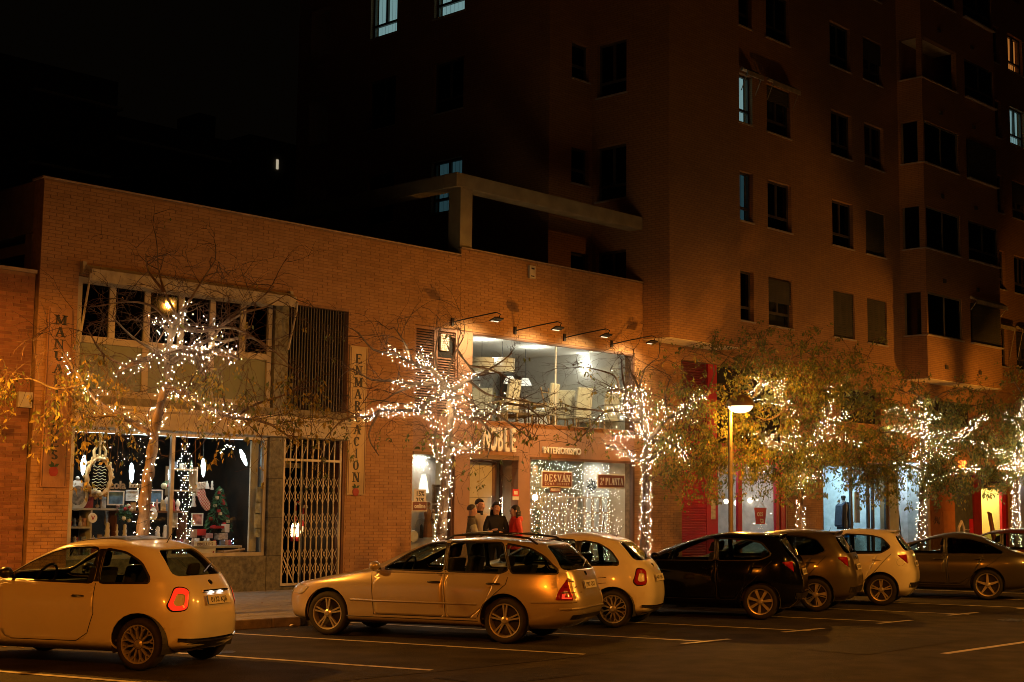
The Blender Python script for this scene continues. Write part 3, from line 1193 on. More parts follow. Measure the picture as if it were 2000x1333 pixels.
# porch behind the gate
pd = MB()
pd.box(17.32, 17.38, 23.6, 23.65, .18, 3.0)
pd.box(18.0, 18.06, 23.6, 23.65, .18, 3.0)
pd.box(18.78, 18.84, 23.6, 23.65, .18, 3.0)
pd.box(17.38, 18.0, 23.6, 23.65, 2.5, 2.6)
pd.box(18.06, 18.78, 23.6, 23.65, 2.5, 2.6)
d = pd.build('door', steel, low)
MB().box(17.38, 18.78, 23.62, 23.628, .18, 3.0).build('pane', pane_dark, d)


def candy_cane(x, z, h, lab):
    c = thing('candy_cane', lab, 'decoration', (x, 23.3, z), 'striped canes behind the gate')
    pts = [(x, 23.3, z + h * t) for t in (0, .2, .4, .6, .8)] + [(x + .05 - .05 * math.cos(a), 23.3, z + h * .8 + .07 * math.sin(a)) for a in (1., 2., 3.)]
    for i in range(len(pts) - 1):
        MB().tube([pts[i], pts[i + 1]], .018, 8).build('stripe', red if i % 2 else white, c)


candy_cane(18.42, 1.3, .55, 'striped candy cane beside the gate lantern')
candy_cane(18.62, 1.2, .6, 'tallest striped candy cane behind the gate')
lt = thing('gate_lantern', 'pair of lit candle lanterns hanging behind the folding gate', 'lantern', (18.3, 23.3, .9))
for x in (18.33, 18.46):
    MB().lathe([(.001, -.02), (.04, 0), (.05, .08), (.04, .2), (.012, .26), (.001, .27)], 12, (x, 23.25, 1.12)).build('lamp_glass', glow('candle', (1., .6, .28), 9), lt, smooth=True)
    MB().lathe([(.001, -.1), (.045, -.1), (.05, -.02)], 12, (x, 23.25, 1.12)).build('base', red, lt)

# ---- things on show in the window
def P(px, py, Y=23.05):
    return at(px, py, Y)


GR_L = 'hanging paper lamps in the frame shop window'
def crystal_lamp(px, py, Y, lab, tl=0.):
    c = P(px, py, Y)
    t = thing('hanging_lamp', lab, 'lamp', (c.x, c.y, c.z), GR_L)
    mb = MB()
    mb.lathe([(.001, -.2), (.035, -.14), (.055, .02), (.03, .13), (.012, .16), (.001, .16)], 6, (0, 0, 0), sy=.6)
    mb.v = [(c.x + a * math.cos(tl) + z * math.sin(tl), c.y + b, c.z + z * math.cos(tl) - a * math.sin(tl)) for a, b, z in mb.v]
    mb.build('lit_shade', cool_lamp, t)
    MB().tube([(c.x + .16 * math.sin(tl), c.y, c.z + .16), (c.x + .2 * math.sin(tl), c.y, 3.09)], .004, 5).build('cord', black, t)


crystal_lamp(163, 907, 22.95, 'leftmost lit white lamp hanging in the frame shop window, beside the gilt mirror', .05)
crystal_lamp(257, 922, 23.1, 'lit white lamp hanging right of the gilt mirror', -.05)
crystal_lamp(333, 929, 23.1, 'lit white lamp hanging just left of the window mullion', -.05)
crystal_lamp(397, 912, 23.1, 'lit white lamp hanging above the checked stocking', -.05)
crystal_lamp(475, 893, 22.95, 'lit white lamp hanging tilted near the right end of the frame shop window', -.5)
for _x, _p, _c in ((13.2, 30, (1, .9, .76)), (14.1, 26, COOL), (15.2, 30, (1, .9, .76)), (16.1, 26, (1, .93, .85))):
    lamp_light('lamp_glow', (_x, 22.76, 2.94), _p, _c, st, .08, 'SPOT', spot_size=R(150), spot_blend=.8).rotation_euler = (R(14), 0, 0)

# gilt mirror
c = P(193, 932, 23.0)
mr = thing('gilt_mirror', 'ornate oval gilt mirror frame with crest standing in the shop window', 'mirror', (c.x, c.y, c.z - .42))
rx, rz = .24, .33
mb = MB()
pts = [(c.x + rx * math.cos(a), c.y, c.z + rz * math.sin(a)) for a in np.linspace(0, 2 * math.pi, 37)]
mb.tube(pts, [.042 + .012 * math.sin(i * 2.1) for i in range(37)], 8)
for i in range(0, 36, 2):
    a = i / 36 * 2 * math.pi
    mb.ball((c.x + (rx + .05) * math.cos(a), c.y, c.z + (rz + .05) * math.sin(a)), .03, 6, 4)
mb.build('frame', gold, mr, smooth=True)
cr = MB()
for s in (-1, 1):
    cr.tube([(c.x + s * .1, c.y, c.z + .34), (c.x + s * .12, c.y, c.z + .46), (c.x + s * .06, c.y, c.z + .55), (c.x + s * .09, c.y, c.z + .64), (c.x + s * .02, c.y, c.z + .62)], [.03, .028, .025, .02, .012], 7)
cr.tube([(c.x, c.y, c.z + .36), (c.x, c.y, c.z + .74)], [.02, .035], 7)
cr.ball((c.x, c.y, c.z + .74), .05, 8, 5)
cr.build('crest', gold, mr, smooth=True)
MB().lathe([(.001, 0), (.23, 0)], 28, (c.x, c.y + .02, c.z), axis='y', sy=1.4).build('glass', mat('dark_mirror', (.05, .05, .05), .08, metal=.8), mr)
mb = MB()
for i in range(8):
    z = c.z + .18 - i * .055
    mb.tube([(c.x - .13 + .012 * math.sin(q * 3 + i) + q * .03, c.y - .02, z + .015 * math.sin(q * 1.7 + i)) for q in range(10)], .006, 4)
mb.build('wire_writing', mat('wire_gold', (.6, .45, .25), .4), mr)

# shelves
shelf_wh = mat('shelf_white', (.42, .40, .34), .6)
sh = thing('display_shelf', 'white shelf unit at the left of the frame shop window', 'shelf', (13.4, 23.1, .72))
for z in (1.62, 1.3, 1.02):
    MB().box(12.95, 14.1 if z > 1.5 else 13.6, 22.95, 23.35, z, z + .035).build('board', shelf_wh, sh)
for x in (12.95, 13.6):
    MB().box(x, x + .03, 22.96, 23.34, .72, 1.62).build('upright', shelf_wh, sh)
MB().box(12.96, 13.59, 23.34, 23.36, .72, 1.62).build('back', dark_m, sh)
sh = thing('wooden_shelf', 'brown wooden shelf at the middle of the frame shop window', 'shelf', (14.9, 23.2, .72))
MB().box(14.15, 15.7, 23.05, 23.4, 1.58, 1.615).build('board', wood_dk, sh)
for x in (14.16, 15.66):
    MB().box(x, x + .03, 23.07, 23.38, .72, 1.58).build('upright', wood_dk, sh)
sh = thing('wall_box_shelf', 'small wooden box shelf behind the checked stocking', 'shelf', (15.8, 23.4, 2.0))
for z in (1.98, 2.38):
    MB().box(15.55, 16.05, 23.35, 23.6, z, z + .03).build('board', wood, sh)
for x in (15.52, 16.05):
    MB().box(x, x + .03, 23.35, 23.6, 1.9, 2.45).build('upright', wood, sh)
tb = thing('display_table', 'low white display table in the right half of the frame shop window', 'table', (16, 23, .72))
MB().box(15.0, 16.72, 22.75, 23.3, .93, .97).build('top', shelf_wh, tb)
for x in (15.03, 16.65):
    MB().box(x, x + .04, 22.78, 23.27, .72, .93).build('leg', shelf_wh, tb)

blue_print = mat('blue_print', (.10, .22, .38), .6, var=.6, scale=7)
def framed(px, py, w_, h_, Y, lab, inner=None, fm=None, cat='picture'):
    c = P(px, py, Y)
    t = thing('picture_frame', lab, cat, (c.x, c.y, c.z - h_ / 2), 'picture frames for sale')
    mb = MB()
    mb.box(c.x - w_ / 2, c.x + w_ / 2, c.y - .012, c.y + .012, c.z + h_ / 2 - .025, c.z + h_ / 2)
    mb.box(c.x - w_ / 2, c.x + w_ / 2, c.y - .012, c.y + .012, c.z - h_ / 2, c.z - h_ / 2 + .025)
    for s in (-1, 1):
        x = c.x + s * (w_ / 2 - .0125)
        mb.box(x - .0125, x + .0125, c.y - .0115, c.y + .0115, c.z - h_ / 2 + .025, c.z + h_ / 2 - .025)
    mb.build('frame', fm or white, t)
    MB().box(c.x - w_ / 2 + .02, c.x + w_ / 2 - .02, c.y + .002, c.y + .006, c.z - h_ / 2 + .02, c.z + h_ / 2 - .02).build('print', inner or blue_print, t)


framed(226, 973, .34, .26, 22.98, 'white framed blue landscape print below the wooden Lola letters', blue_print)
framed(304, 970, .3, .25, 23.2, 'white framed blue print partly behind the lit tree trunk', blue_print)
framed(258, 968, .26, .2, 23.2, 'white brick patterned panel between the two blue prints', mat('white_brick_print', (.6, .6, .56), .7, var=.3, scale=20))
framed(215, 1012, .22, .26, 23.3, 'small framed sketch beside the round V plaque', mat('sketch', (.45, .42, .38), .8, var=.5, scale=14), mat('grey_frame', (.3, .28, .25), .6))
framed(385, 1015, .26, .24, 23.35, 'white framed card with red print on the shelf right of the mullion', mat('red_card', (.6, .3, .25), .8, var=.6, scale=9))
framed(338, 1015, .2, .3, 23.3, 'tall white framed card just left of the mullion', mat('card_cream', (.6, .56, .45), .8, var=.3, scale=9))


def word_letters(px, py, s, size, lab, Y=22.98):
    c = P(px, py, Y)
    t = thing('wooden_letters', lab, 'letters', (c.x, c.y, c.z))
    text('letters', s, size, wood, t, (c.x, c.y, c.z), ext=.012, bold=.004)


word_letters(229, 955, 'Lola', .2, 'cut-out wooden letters spelling Lola on the shelf')
word_letters(268, 953, 'home', .15, 'cut-out wooden letters spelling home behind the tree trunk', 23.2)


def turned(name, px, py, prof, m, lab, Y=23.1, cat='ornament', grp=None, s=1., n=12, sy=1):
    c = P(px, py, Y)
    o = MB().lathe([(max(r, .001) * s, h * s) for r, h in prof], n, (0, 0, 0), sy=sy).build(name, m, smooth=True)
    o.location = (c.x, c.y, c.z)
    return tag(o, lab, cat, grp)


FIG = [(.001, 0), (.055, 0), (.06, .02), (.035, .1), (.045, .15), (.03, .19), (.035, .23), (.03, .27), (.001, .29)]
VASE = [(.001, 0), (.05, 0), (.075, .06), (.08, .12), (.05, .18), (.03, .21), (.04, .23), (.001, .22)]
BELL = [(.001, 0), (.07, 0), (.06, .05), (.045, .12), (.02, .16), (.015, .19), (.001, .2)]
porc = mat('porcelain', (.68, .66, .60), .35, var=.12)
for i, (px, py, pr, s, lab) in enumerate([
    (209, 1055, FIG, 1.1, 'white porcelain figurine at the left of the pair below the V plaque'),
    (226, 1055, FIG, 1.0, 'white porcelain figurine at the right of the pair below the V plaque'),
    (243, 1052, FIG, .9, 'small white figurine next to the flower arrangement'),
    (171, 1056, VASE, .5, 'tiny white vase at the left end of the lower shelf'),
    (182, 1057, BELL, .5, 'tiny white bell next to the tiny vase'),
    (299, 1015, VASE, 1.0, 'white owl shaped vase right of the lit trunk'),
    (307, 1062, FIG, 1.1, 'white angel figurine at the foot of the window by the mullion'),
    (322, 1062, FIG, 1.2, 'taller white angel figurine against the mullion'),
    (347, 990, VASE, .6, 'white ceramic jug on the shelf right of the mullion'),
    (404, 955, BELL, .75, 'white ceramic bottle on the small box shelf'),
    (414, 957, FIG, .6, 'white ceramic figure on the small box shelf'),
    (378, 990, FIG, .9, 'white ceramic angel left of the checked stocking'),
    (326, 985, VASE, .6, 'small white dish on the wooden shelf near the lit trunk'),
]):
    turned('figurine', px, py, pr, porc, lab, 23.1 if px < 330 else 23.2, grp='white ceramics in the frame shop', s=s)
# big plate and round plaque
c = P(150, 968, 23.05)
t = thing('mantel_clock', 'large oval white and grey ornamental clock at the left end of the window', 'clock', (c.x, c.y, c.z - .25))
MB().lathe([(.001, -.03), (.2, -.03), (.235, 0), (.2, .04), (.001, .04)], 28, c, axis='y', sy=1.15).build('case', porc, t, smooth=True)
MB().lathe([(.001, 0), (.15, 0)], 24, (c.x, c.y - .033, c.z), axis='y', sy=1.15).build('dial', mat('dial', (.22, .2, .17), .5, var=.7, scale=16), t)
MB().ball((c.x, c.y, c.z + .3), .04, 8, 6).build('finial', porc, t)
c = P(181, 1012, 22.93)
t = thing('letter_plaque', 'round white plaque with a red letter V on the lower shelf', 'plaque', (c.x, c.y, c.z - .1))
MB().lathe([(.001, -.01), (.085, -.01), (.09, .01), (.001, .01)], 24, c, axis='y').build('disc', white, t)
text('letter', 'V', .11, red, t, (c.x, c.y - .012, c.z - .038), ext=.003, bold=.003)
# flowers and fir
random.seed(5)
def leafy(name, px, py, Y, r, m, lab, n=90, dots=None, cat='plant', h=1.):
    c = P(px, py, Y)
    t = thing(name, lab, cat, (c.x, c.y, c.z - r))
    mb = MB()
    for _ in range(n):
        d = Vector((random.gauss(0, 1), random.gauss(0, 1), random.gauss(0, 1) * h)).normalized() * r * random.uniform(.3, 1)
        q = c + Vector((d.x, d.y * .7, d.z * h))
        a = Vector((random.uniform(-1, 1), random.uniform(-1, 1), random.uniform(-1, 1))).normalized() * .045
        b = a.orthogonal().normalized() * .016
        mb.quad(q - a, q + b, q + a, q - b)
    mb.build('foliage', m, t)
    if dots:
        for dm, k, rr in dots:
            for _ in range(k):
                d = Vector((random.gauss(0, 1), random.gauss(0, 1), random.gauss(0, 1))).normalized() * r * .9
                MB().ball((c.x + d.x, c.y + d.y * .7 - .02, c.z + d.z * h), rr, 8, 5).build('flower' if cat == 'plant' else 'bauble', dm, t, smooth=True)
    return t


yel = mat('cream_petal', (.62, .55, .35), .8)
leafy('flower_arrangement', 243, 1002, 23.0, .17, green, 'arrangement of cream roses and fir left of the lit trunk', 110, [(yel, 6, .04), (red, 3, .03)])
leafy('flower_arrangement', 186, 962, 22.9, .08, mat('dry_leaf', (.3, .2, .1), .8), 'small cream rose in front of the gilt mirror', 20, [(yel, 2, .05)])
leafy('potted_flower', 324, 947, 23.2, .07, green, 'single yellow and red flower left of the mullion', 25, [(yel, 1, .06), (red, 1, .045)])
# decorated fir shape of gift cards
c = P(427, 1010, 23.3)
t = thing('gift_tree', 'small decorated fir tree hung with red gift boxes right of the stocking', 'christmas tree', (c.x, c.y, c.z - .3))
mb = MB()
for i in range(420):
    k = random.random()
    rr = .26 * (1 - k) + .03
    a = random.uniform(0, 6.28)
    q = Vector((c.x + rr * math.cos(a), c.y + rr * math.sin(a) * .6, c.z - .28 + k * .85))
    u_ = Vector((math.cos(a), math.sin(a), -.5)) * .06
    v_ = u_.orthogonal().normalized() * .014
    mb.quad(q - u_, q + v_, q + u_, q - v_)
mb.build('foliage', green, t)
for i in range(16):
    k = (i + .5) / 16
    rr = .24 * (1 - k) + .03
    a = i * 2.4
    x, y, z = c.x + rr * math.cos(a), c.y - abs(rr * math.sin(a)) * .7, c.z - .26 + k * .8
    MB().box(x - .03, x + .03, y - .02, y + .02, z - .03, z + .03).build('gift_box', red if i % 3 else yel, t)
# checked stocking
c = P(393, 968, 23.1)
ck = bpy.data.materials.new('gingham')
ck.use_nodes = True
chk = ck.node_tree.nodes.new('ShaderNodeTexChecker')
chk.inputs['Scale'].default_value = 34
chk.inputs['Color1'].default_value = (.42, .05, .05, 1)
chk.inputs['Color2'].default_value = (.6, .55, .5, 1)
tcn = ck.node_tree.nodes.new('ShaderNodeTexCoord')
ck.node_tree.links.new(tcn.outputs['Object'], chk.inputs['Vector'])
ck.node_tree.links.new(chk.outputs[0], ck.node_tree.nodes['Principled BSDF'].inputs['Base Color'])
t = thing('christmas_stocking', 'red and white checked Christmas stocking hanging in the window', 'stocking', (c.x, c.y, c.z))
MB().prism([(c.x - .1, c.z + .1), (c.x + .06, c.z + .13), (c.x + .1, c.z - .02), (c.x + .2, c.z - .14), (c.x + .2, c.z - .26), (c.x + .12, c.z - .3), (c.x + .02, c.z - .2), (c.x - .06, c.z - .05)], c.y - .035, c.y + .035).build('sock', ck, t, bevel=.02)
MB().prism([(c.x - .11, c.z + .1), (c.x + .07, c.z + .13), (c.x + .07, c.z + .26), (c.x - .1, c.z + .24)], c.y - .04, c.y + .04).build('cuff', mat('cuff_knit', (.5, .45, .38), .9, var=.5, scale=30), t, bevel=.01)
# goods on the table
goods = [(390, 1040, .2, .12, red, 'red gift box at the back of the display table'), (405, 1047, .16, .09, mat('pink_card', (.5, .3, .3), .7), 'pink card box on the display table'),
         (424, 1030, .24, .05, red, 'flat bright red box on the display table'), (432, 1048, .22, .12, mat('mixed_print', (.4, .35, .3), .7, var=.7, scale=15), 'patterned gift box on the display table'),
         (375, 1042, .14, .16, mat('brown_card', (.3, .2, .15), .7, var=.4), 'brown card box beside the light strings'), (440, 1032, .1, .16, white, 'white leaning card at the right of the red box')]
for px, py, w_, h_, m, lab in goods:
    c = P(px, py, 23.1)
    z0 = max(.972, c.z - h_ / 2)
    tag(MB().box(c.x - w_ / 2, c.x + w_ / 2, c.y - .07, c.y + .07, z0, z0 + h_).build('gift_box', m, bevel=.006), lab, 'box', 'goods on the display table')
c = P(400, 1072, 22.78)
t = thing('price_card', 'white card with dark print in front of the display table', 'card', (c.x, c.y, .8))
MB().box(c.x - .24, c.x + .24, c.y - .005, c.y + .005, .84, 1.06).build('card', white, t)
text('print', 'BIBIELLO´S', .075, wood_dk, t, (c.x, c.y - .007, .98), ext=.001, bold=.002)
c = P(452, 1075, 22.8)
t = thing('wicker_tray', 'pale wicker tray lying in the right corner of the shop window', 'tray', (c.x, c.y, .74))
MB().box(c.x - .25, c.x + .22, c.y - .1, c.y + .12, .83, .85).build('base', wood, t)
MB().tube([(c.x - .25, c.y - .1, .86), (c.x + .22, c.y - .1, .9), (c.x + .22, c.y + .12, .9), (c.x - .25, c.y + .12, .86), (c.x - .25, c.y - .1, .86)], .022, 6).build('rim', wood, t)
# notices taped on the panel
for i, (px, py, w_, h_, lab) in enumerate([(507, 967, .2, .3, 'notice with dark picture, topmost on the shop window panel'), (502, 993, .12, .22, 'narrow notice with small picture on the shop window panel'),
                                          (505, 1018, .24, .3, 'notice with green pictures on the shop window panel'), (506, 1041, .26, .17, 'lowest notice on the shop window panel')]):
    c = P(px, py, YF + .12)
    o = MB().box(c.x - w_ / 2, c.x + w_ / 2, YF + .092, YF + .094, c.z - h_ / 2, c.z + h_ / 2).build('notice', mat('notice_paper%d' % i, (.55, .55, .48), .8, var=.35, scale=9 + i))
    tag(o, lab, 'notice')
# light strings round the post inside
bulb_w = glow('bulb_white', (1., .84, .62), 22)
bulb_b = glow('bulb_blue', (.35, .6, 1.), 8)


def bulbs(mb, pts, r, mi=0):
    for p in pts:
        x, y, z = p
        mb.add([(x + r, y, z), (x - r, y, z), (x, y + r, z), (x, y - r, z), (x, y, z + r * 1.2), (x, y, z - r * 1.2)],
               [(0, 2, 4), (2, 1, 4), (1, 3, 4), (3, 0, 4), (2, 0, 5), (1, 2, 5), (3, 1, 5), (0, 3, 5)], mi)


t = thing('light_string', 'dense strings of white lights hanging beside the mullion inside the frame shop', 'string lights', (15.1, 23, .9))
mb, cb = MB(), MB()
for k in range(5):
    pts = []
    for i in range(46):
        q = at(352 + 5 * k + 4 * math.sin(i * .5 + k), 868 + i * 4.7, 23.0)
        pts.append(q + Vector((random.gauss(0, .015), random.gauss(0, .03), 0)))
    cb.tube(pts, .003, 3)
    bulbs(mb, [p for p in pts if random.random() < .7], .0075)
for i in range(40):
    q = at(352 + random.gauss(8, 12), 1066 + random.gauss(4, 9), 23.0)
    bulbs(mb, [q], .008, 1 if random.random() < .25 else 0)
for i in range(24):
    q = at(430 + i * 1.2, 885 - 13 * math.sin(i / 24 * 2.6) + random.gauss(0, 2), 23.2)
    bulbs(mb, [q], .007)
for px, py in ((388, 1058), (392, 1062), (405, 1066), (440, 1056), (452, 1058), (455, 1052), (455, 1062), (408, 1060), (448, 1066)):
    bulbs(mb, [at(px + random.gauss(0, 1), py + random.gauss(0, 1), 22.95)], .013, 1)
o = mb.build('bulbs', [bulb_w, bulb_b], t)
o['kind'] = 'stuff'
cb.build('wire', black, t)

# crowded small stock on the shelves and the window floor
random.seed(77)
stock_cols = [(.55, .5, .42), (.35, .05, .05), (.5, .38, .2), (.62, .6, .56), (.12, .2, .12), (.3, .2, .14), (.15, .2, .3), (.5, .3, .25)]
stock_names = ['cream', 'dark red', 'tan', 'white', 'dark green', 'brown', 'slate blue', 'pink']
ORD = ['first', 'second', 'third', 'fourth', 'fifth', 'sixth', 'seventh', 'eighth', 'ninth', 'tenth', 'eleventh', 'twelfth', 'thirteenth', 'fourteenth']
stock_m = [mat('stock_%d' % i, c, .6, var=.35, scale=14) for i, c in enumerate(stock_cols)]


def stock_row(x0, x1, y, z, n, lab, grp, hmax=.24):
    for i in range(n):
        x = x0 + (x1 - x0) * (i + .5) / n + random.uniform(-.02, .02)
        h = random.uniform(.08, hmax)
        w_ = (x1 - x0) / n * random.uniform(.32, .46)
        ci = random.randrange(len(stock_m))
        m = stock_m[ci]
        k = random.random()
        yy = y + random.uniform(-.05, .05)
        mb = MB()
        if k < .4:
            mb.box(x - w_, x + w_, yy - .02, yy + .02, z, z + h)
            mb.box(x - w_ * .75, x + w_ * .75, yy - .024, yy - .0205, z + h * .15, z + h * .85)
            nm, what = 'gift_card', 'standing card'
        elif k < .75:
            mb.lathe([(.001, 0), (w_ * .8, 0), (w_ * .9, h * .1), (w_ * .55, h * .5), (w_ * .7, h * .68), (w_ * .4, h * .85), (w_ * .3, h), (.001, h)], 10, (x, yy, z))
            nm, what = 'ornament', 'turned figure'
        else:
            mb.ball((x, yy, z + w_ * .8), w_ * .8, 10, 7)
            mb.lathe([(.001, 0), (w_ * .25, 0), (w_ * .12, h * .6)], 8, (x, yy, z + w_ * 1.5))
            nm, what = 'ornament', 'bauble'
        tag(mb.build(nm, m, smooth=True), '%s %s, %s from the left %s' % (stock_names[ci], what, ORD[i], lab), 'card' if nm == 'gift_card' else 'ornament', grp)


stock_row(13.0, 14.05, 23.22, 1.656, 9, 'on top of the white shelf', 'stock on the white shelf top', .3)
stock_row(12.99, 13.58, 23.05, 1.336, 6, 'on the white shelf middle board', 'stock on the middle shelf board', .22)
stock_row(12.99, 13.58, 23.05, 1.056, 6, 'on the white shelf lower board', 'stock on the lower shelf board', .2)
stock_row(13.0, 14.85, 22.85, .722, 14, 'on the left window floor', 'stock on the window floor', .3)
stock_row(13.65, 14.15, 23.15, .95, 5, 'on the ledge below the blue print', 'stock between the shelves', .32)
stock_row(14.2, 15.62, 23.2, 1.616, 12, 'on the brown wooden shelf', 'stock on the wooden shelf', .22)
stock_row(15.05, 16.68, 22.95, .972, 13, 'on the low display table', 'stock on the display table', .16)
stock_row(15.0, 16.7, 22.66, .722, 9, 'on the floor before the display table', 'stock before the display table', .12)
stock_row(15.57, 16.02, 23.45, 2.412, 4, 'on top of the small box shelf', 'stock on the box shelf', .16)
MB().box(13.62, 14.14, 23.0, 23.35, .92, .948).build('display_ledge', wood_dk, low)
# ------------------------------------------------------------------ furniture shop in the low building
plast = mat('terracotta_render', (.30, .17, .105), .8, var=.12, scale=2, bump=.1)
plast_d = mat('brown_metal', (.12, .06, .035), .5)
showroom = mat('showroom_wall', (.47, .47, .42), .85, var=.05)
beige = mat('beige_wall', (.55, .42, .28), .85, var=.08)
linen = mat('linen', (.62, .60, .54), .9, var=.08, scale=20)
mb = MB()
mb.box(20.78, 28.27, YF + .005, YF + .2, 2.9, 3.64)
mb.box(22.08, 22.53, YF + .005, YF + .2, 3.641, 5.59)
mb.box(22.04, 22.5, YF + .005, YF + .22, .1, 2.899)
mb.box(24.06, 24.46, YF + .005, YF + .22, .1, 2.899)
mb.box(22.531, 28.27, YF + .0, YF + .2, 5.565, 5.595)
mb.build('shop_fascia', plast, low)
mb = MB()
mb.box(24.461, 28.27, YF - .02, YF + .06, 2.84, 2.899)
mb.box(20.781, 22.039, YF - .02, YF + .06, 2.84, 2.899)
mb.box(22.501, 24.059, YF - .02, YF + .12, 2.8, 2.899)
mb.box(21.985, 22.039, YF + .05, YF + .15, .13, 2.839)
mb.box(22.531, 28.27, YF - .012, YF + .08, 5.53, 5.564)
mb.box(28.2, 28.275, YF - .01, YF + .1, 3.645, 5.529)
mb.box(28.215, 28.275, YF - .01, YF + .1, .13, 2.839)
mb.build('shop_trim', plast_d, low)
# rooms
r = MB()
r.box(20.7, 28.4, 27.0, 27.1, 3.5, 6.0)
r.box(20.6, 20.7, YF + .31, 27.1, 3.5, 6.0)
r.box(28.4, 28.5, YF + .31, 27.1, 3.5, 6.0)
r.build('showroom', showroom, low)
MB().box(20.7, 28.4, YF + .31, 27.0, 5.72, 5.82).build('showroom_ceiling', mat('ceiling_white', (.62, .62, .57), .9, var=.04), low)
r = MB()
r.box(20.7, 28.4, YF + .31, 27.0, 3.45, 3.499)
r.box(20.7, 28.4, YF + .31, 27.0, 3.0, 3.44)
r.build('showroom_floor', mat('parquet', (.34, .25, .16), .45, var=.25, scale=2), low)
r = MB()
r.box(20.7, 28.4, 25.5, 25.6, .1, 2.99)
r.box(20.6, 20.7, YF + .31, 25.6, .1, 2.99)
r.box(28.3, 28.4, YF + .31, 25.6, .1, 2.99)
r.box(22.3, 22.36, YF + .31, 25.5, .1, 2.99)
r.box(24.2, 24.26, YF + .31, 25.5, .1, 2.99)
r.build('shop_room', beige, low)
r = MB()
r.box(24.3, 28.28, YF + .31, 25.49, .1, .42)
r.box(20.72, 22.28, YF + .31, 25.49, .1, .42)
r.box(22.37, 24.19, YF + .31, 25.49, .1, .16)
r.build('shop_floor', paver, low)
# upper glazing
f = MB()
f.box(22.56, 28.19, YF + .06, YF + .07, 3.65, 5.525)
f.build('shop_window', pane_clear, low)
MB().box(25.36, 25.385, YF + .05, YF + .08, 3.65, 5.525).build('glass_joint', mat('silicone', (.6, .6, .55), .4), low)
MB().box(22.54, 28.2, YF - .03, YF + .12, 3.641, 3.66).build('sill', plast, low)
# ceiling lights
for i, (px, py) in enumerate(((943, 664), (1043, 679), (1138, 691))):
    q = at(px, py, 23.9)
    # slide along the sight line to the ceiling
    d = q - Vector((0, 0, CAM_H))
    q = Vector((0, 0, CAM_H)) + d * ((5.71 - CAM_H) / d.z)
    t = thing('ceiling_light', ('left', 'middle', 'right')[i] + ' round recessed ceiling light of the upstairs showroom', 'light', (q.x, q.y, 5.71), 'showroom ceiling lights')
    MB().lathe([(.001, 0), (.14, 0), (.16, .01)], 24, (q.x, q.y, 5.705)).build('lit_disc', glow('downlight', (1, .98, .94), 5), t)
    lamp_light('lamp_glow', (q.x, q.y, 5.4), (32, 32, 14)[i], (1, .93, .80), t, .03)
# louvred shutters beside the upper window
sh_w = mat('shutter_wood', (.30, .16, .10), .6, var=.15)
def leaf(x0, x1, gap=None):
    f = MB()
    f.box(x0, x0 + .05, YF + .02, YF + .09, 2.91, 5.59)
    f.box(x1 - .05, x1, YF + .02, YF + .09, 2.91, 5.59)
    f.box(x0 + .051, x1 - .051, YF + .02, YF + .09, 5.53, 5.59)
    f.box(x0 + .051, x1 - .051, YF + .02, YF + .09, 3.645, 3.69)
    s = f.build('shutter', sh_w, low)
    src = None
    n = 33
    for i in range(n):
        z = 3.7 + i * .0555
        if gap and gap[0] < z < gap[1]:
            continue
        if src is None:
            src = MB().prism([(YF + .03, 0), (YF + .075, .03), (YF + .075, .038), (YF + .03, .008)], x0 + .052, x1 - .052, 'x').build('slat', sh_w, s)
            src.location = (0, 0, z)
        else:
            share(src, None, (0, 0, z))
    return s


leaf(20.79, 21.42)
leaf(21.43, 22.07, (4.95, 5.4))
MB().box(20.79, 22.07, YF + .1, YF + .3, 3.645, 5.59).build('backing', dark_m, low)
c = at(868, 668, YF + .08)
t = thing('air_conditioner', 'white air conditioner box behind the shutter of the furniture shop', 'air conditioner', (c.x, c.y, c.z - .2))
MB().box(c.x - .14, c.x + .12, YF + .045, YF + .095, c.z - .2, c.z + .16).build('case', white, t, bevel=.01)
for i in range(6):
    MB().box(c.x - .11, c.x + .09, YF + .04, YF + .0445, c.z - .15 + i * .05, c.z - .135 + i * .05).build('grille_slat', steel, t)
# fixed wall lamps
wl_dark = mat('lamp_black', (.03, .025, .02), .4, metal=.4)
for i, x in enumerate((21.86, 23.86, 25.58, 27.34)):
    lab = ('first', 'second', 'third', 'fourth')[i] + ' arm spotlight from the left over the furniture shop window'
    t = thing('arm_spotlight', lab, 'wall lamp', (x, YF, 5.75), 'arm spotlights over the furniture shop')
    MB().box(x - .035, x + .035, YF - .05, YF - .011, 5.67, 5.84).build('wall_plate', wl_dark, t)
    tip = Vector((x + .42, YF - .95, 5.93))
    MB().tube([(x, YF - .05, 5.75), (x + .2, YF - .45, 5.84), tip], .014, 8).build('arm', wl_dark, t)
    MB().tube([tip, tip + Vector((.1, -.03, -.03)), tip + Vector((.11, .02, -.1))], .012, 6).build('neck', wl_dark, t)
    h = tip + Vector((.04, .05, -.15))
    mb = MB()
    mb.prism([(h.y - .1, h.z + .045), (h.y + .07, h.z - .02), (h.y + .06, h.z - .045), (h.y - .115, h.z + .015)], h.x - .14, h.x + .14, 'x')
    mb.build('head', wl_dark, t, bevel=.006)
    MB().quad((h.x - .12, h.y - .09, h.z + .017), (h.x + .12, h.y - .09, h.z + .017), (h.x + .12, h.y + .05, h.z - .045), (h.x - .12, h.y + .05, h.z - .045)).build('lens', glow('spot_lens', (1, .8, .5), 1.5), t)
    lamp_light('spot_glow', (h.x, h.y + .02, h.z - .07), 230, (1., .72, .36), t, .05, 'SPOT', spot_size=R(128), spot_blend=.9).rotation_euler = (R(40), 0, 0)

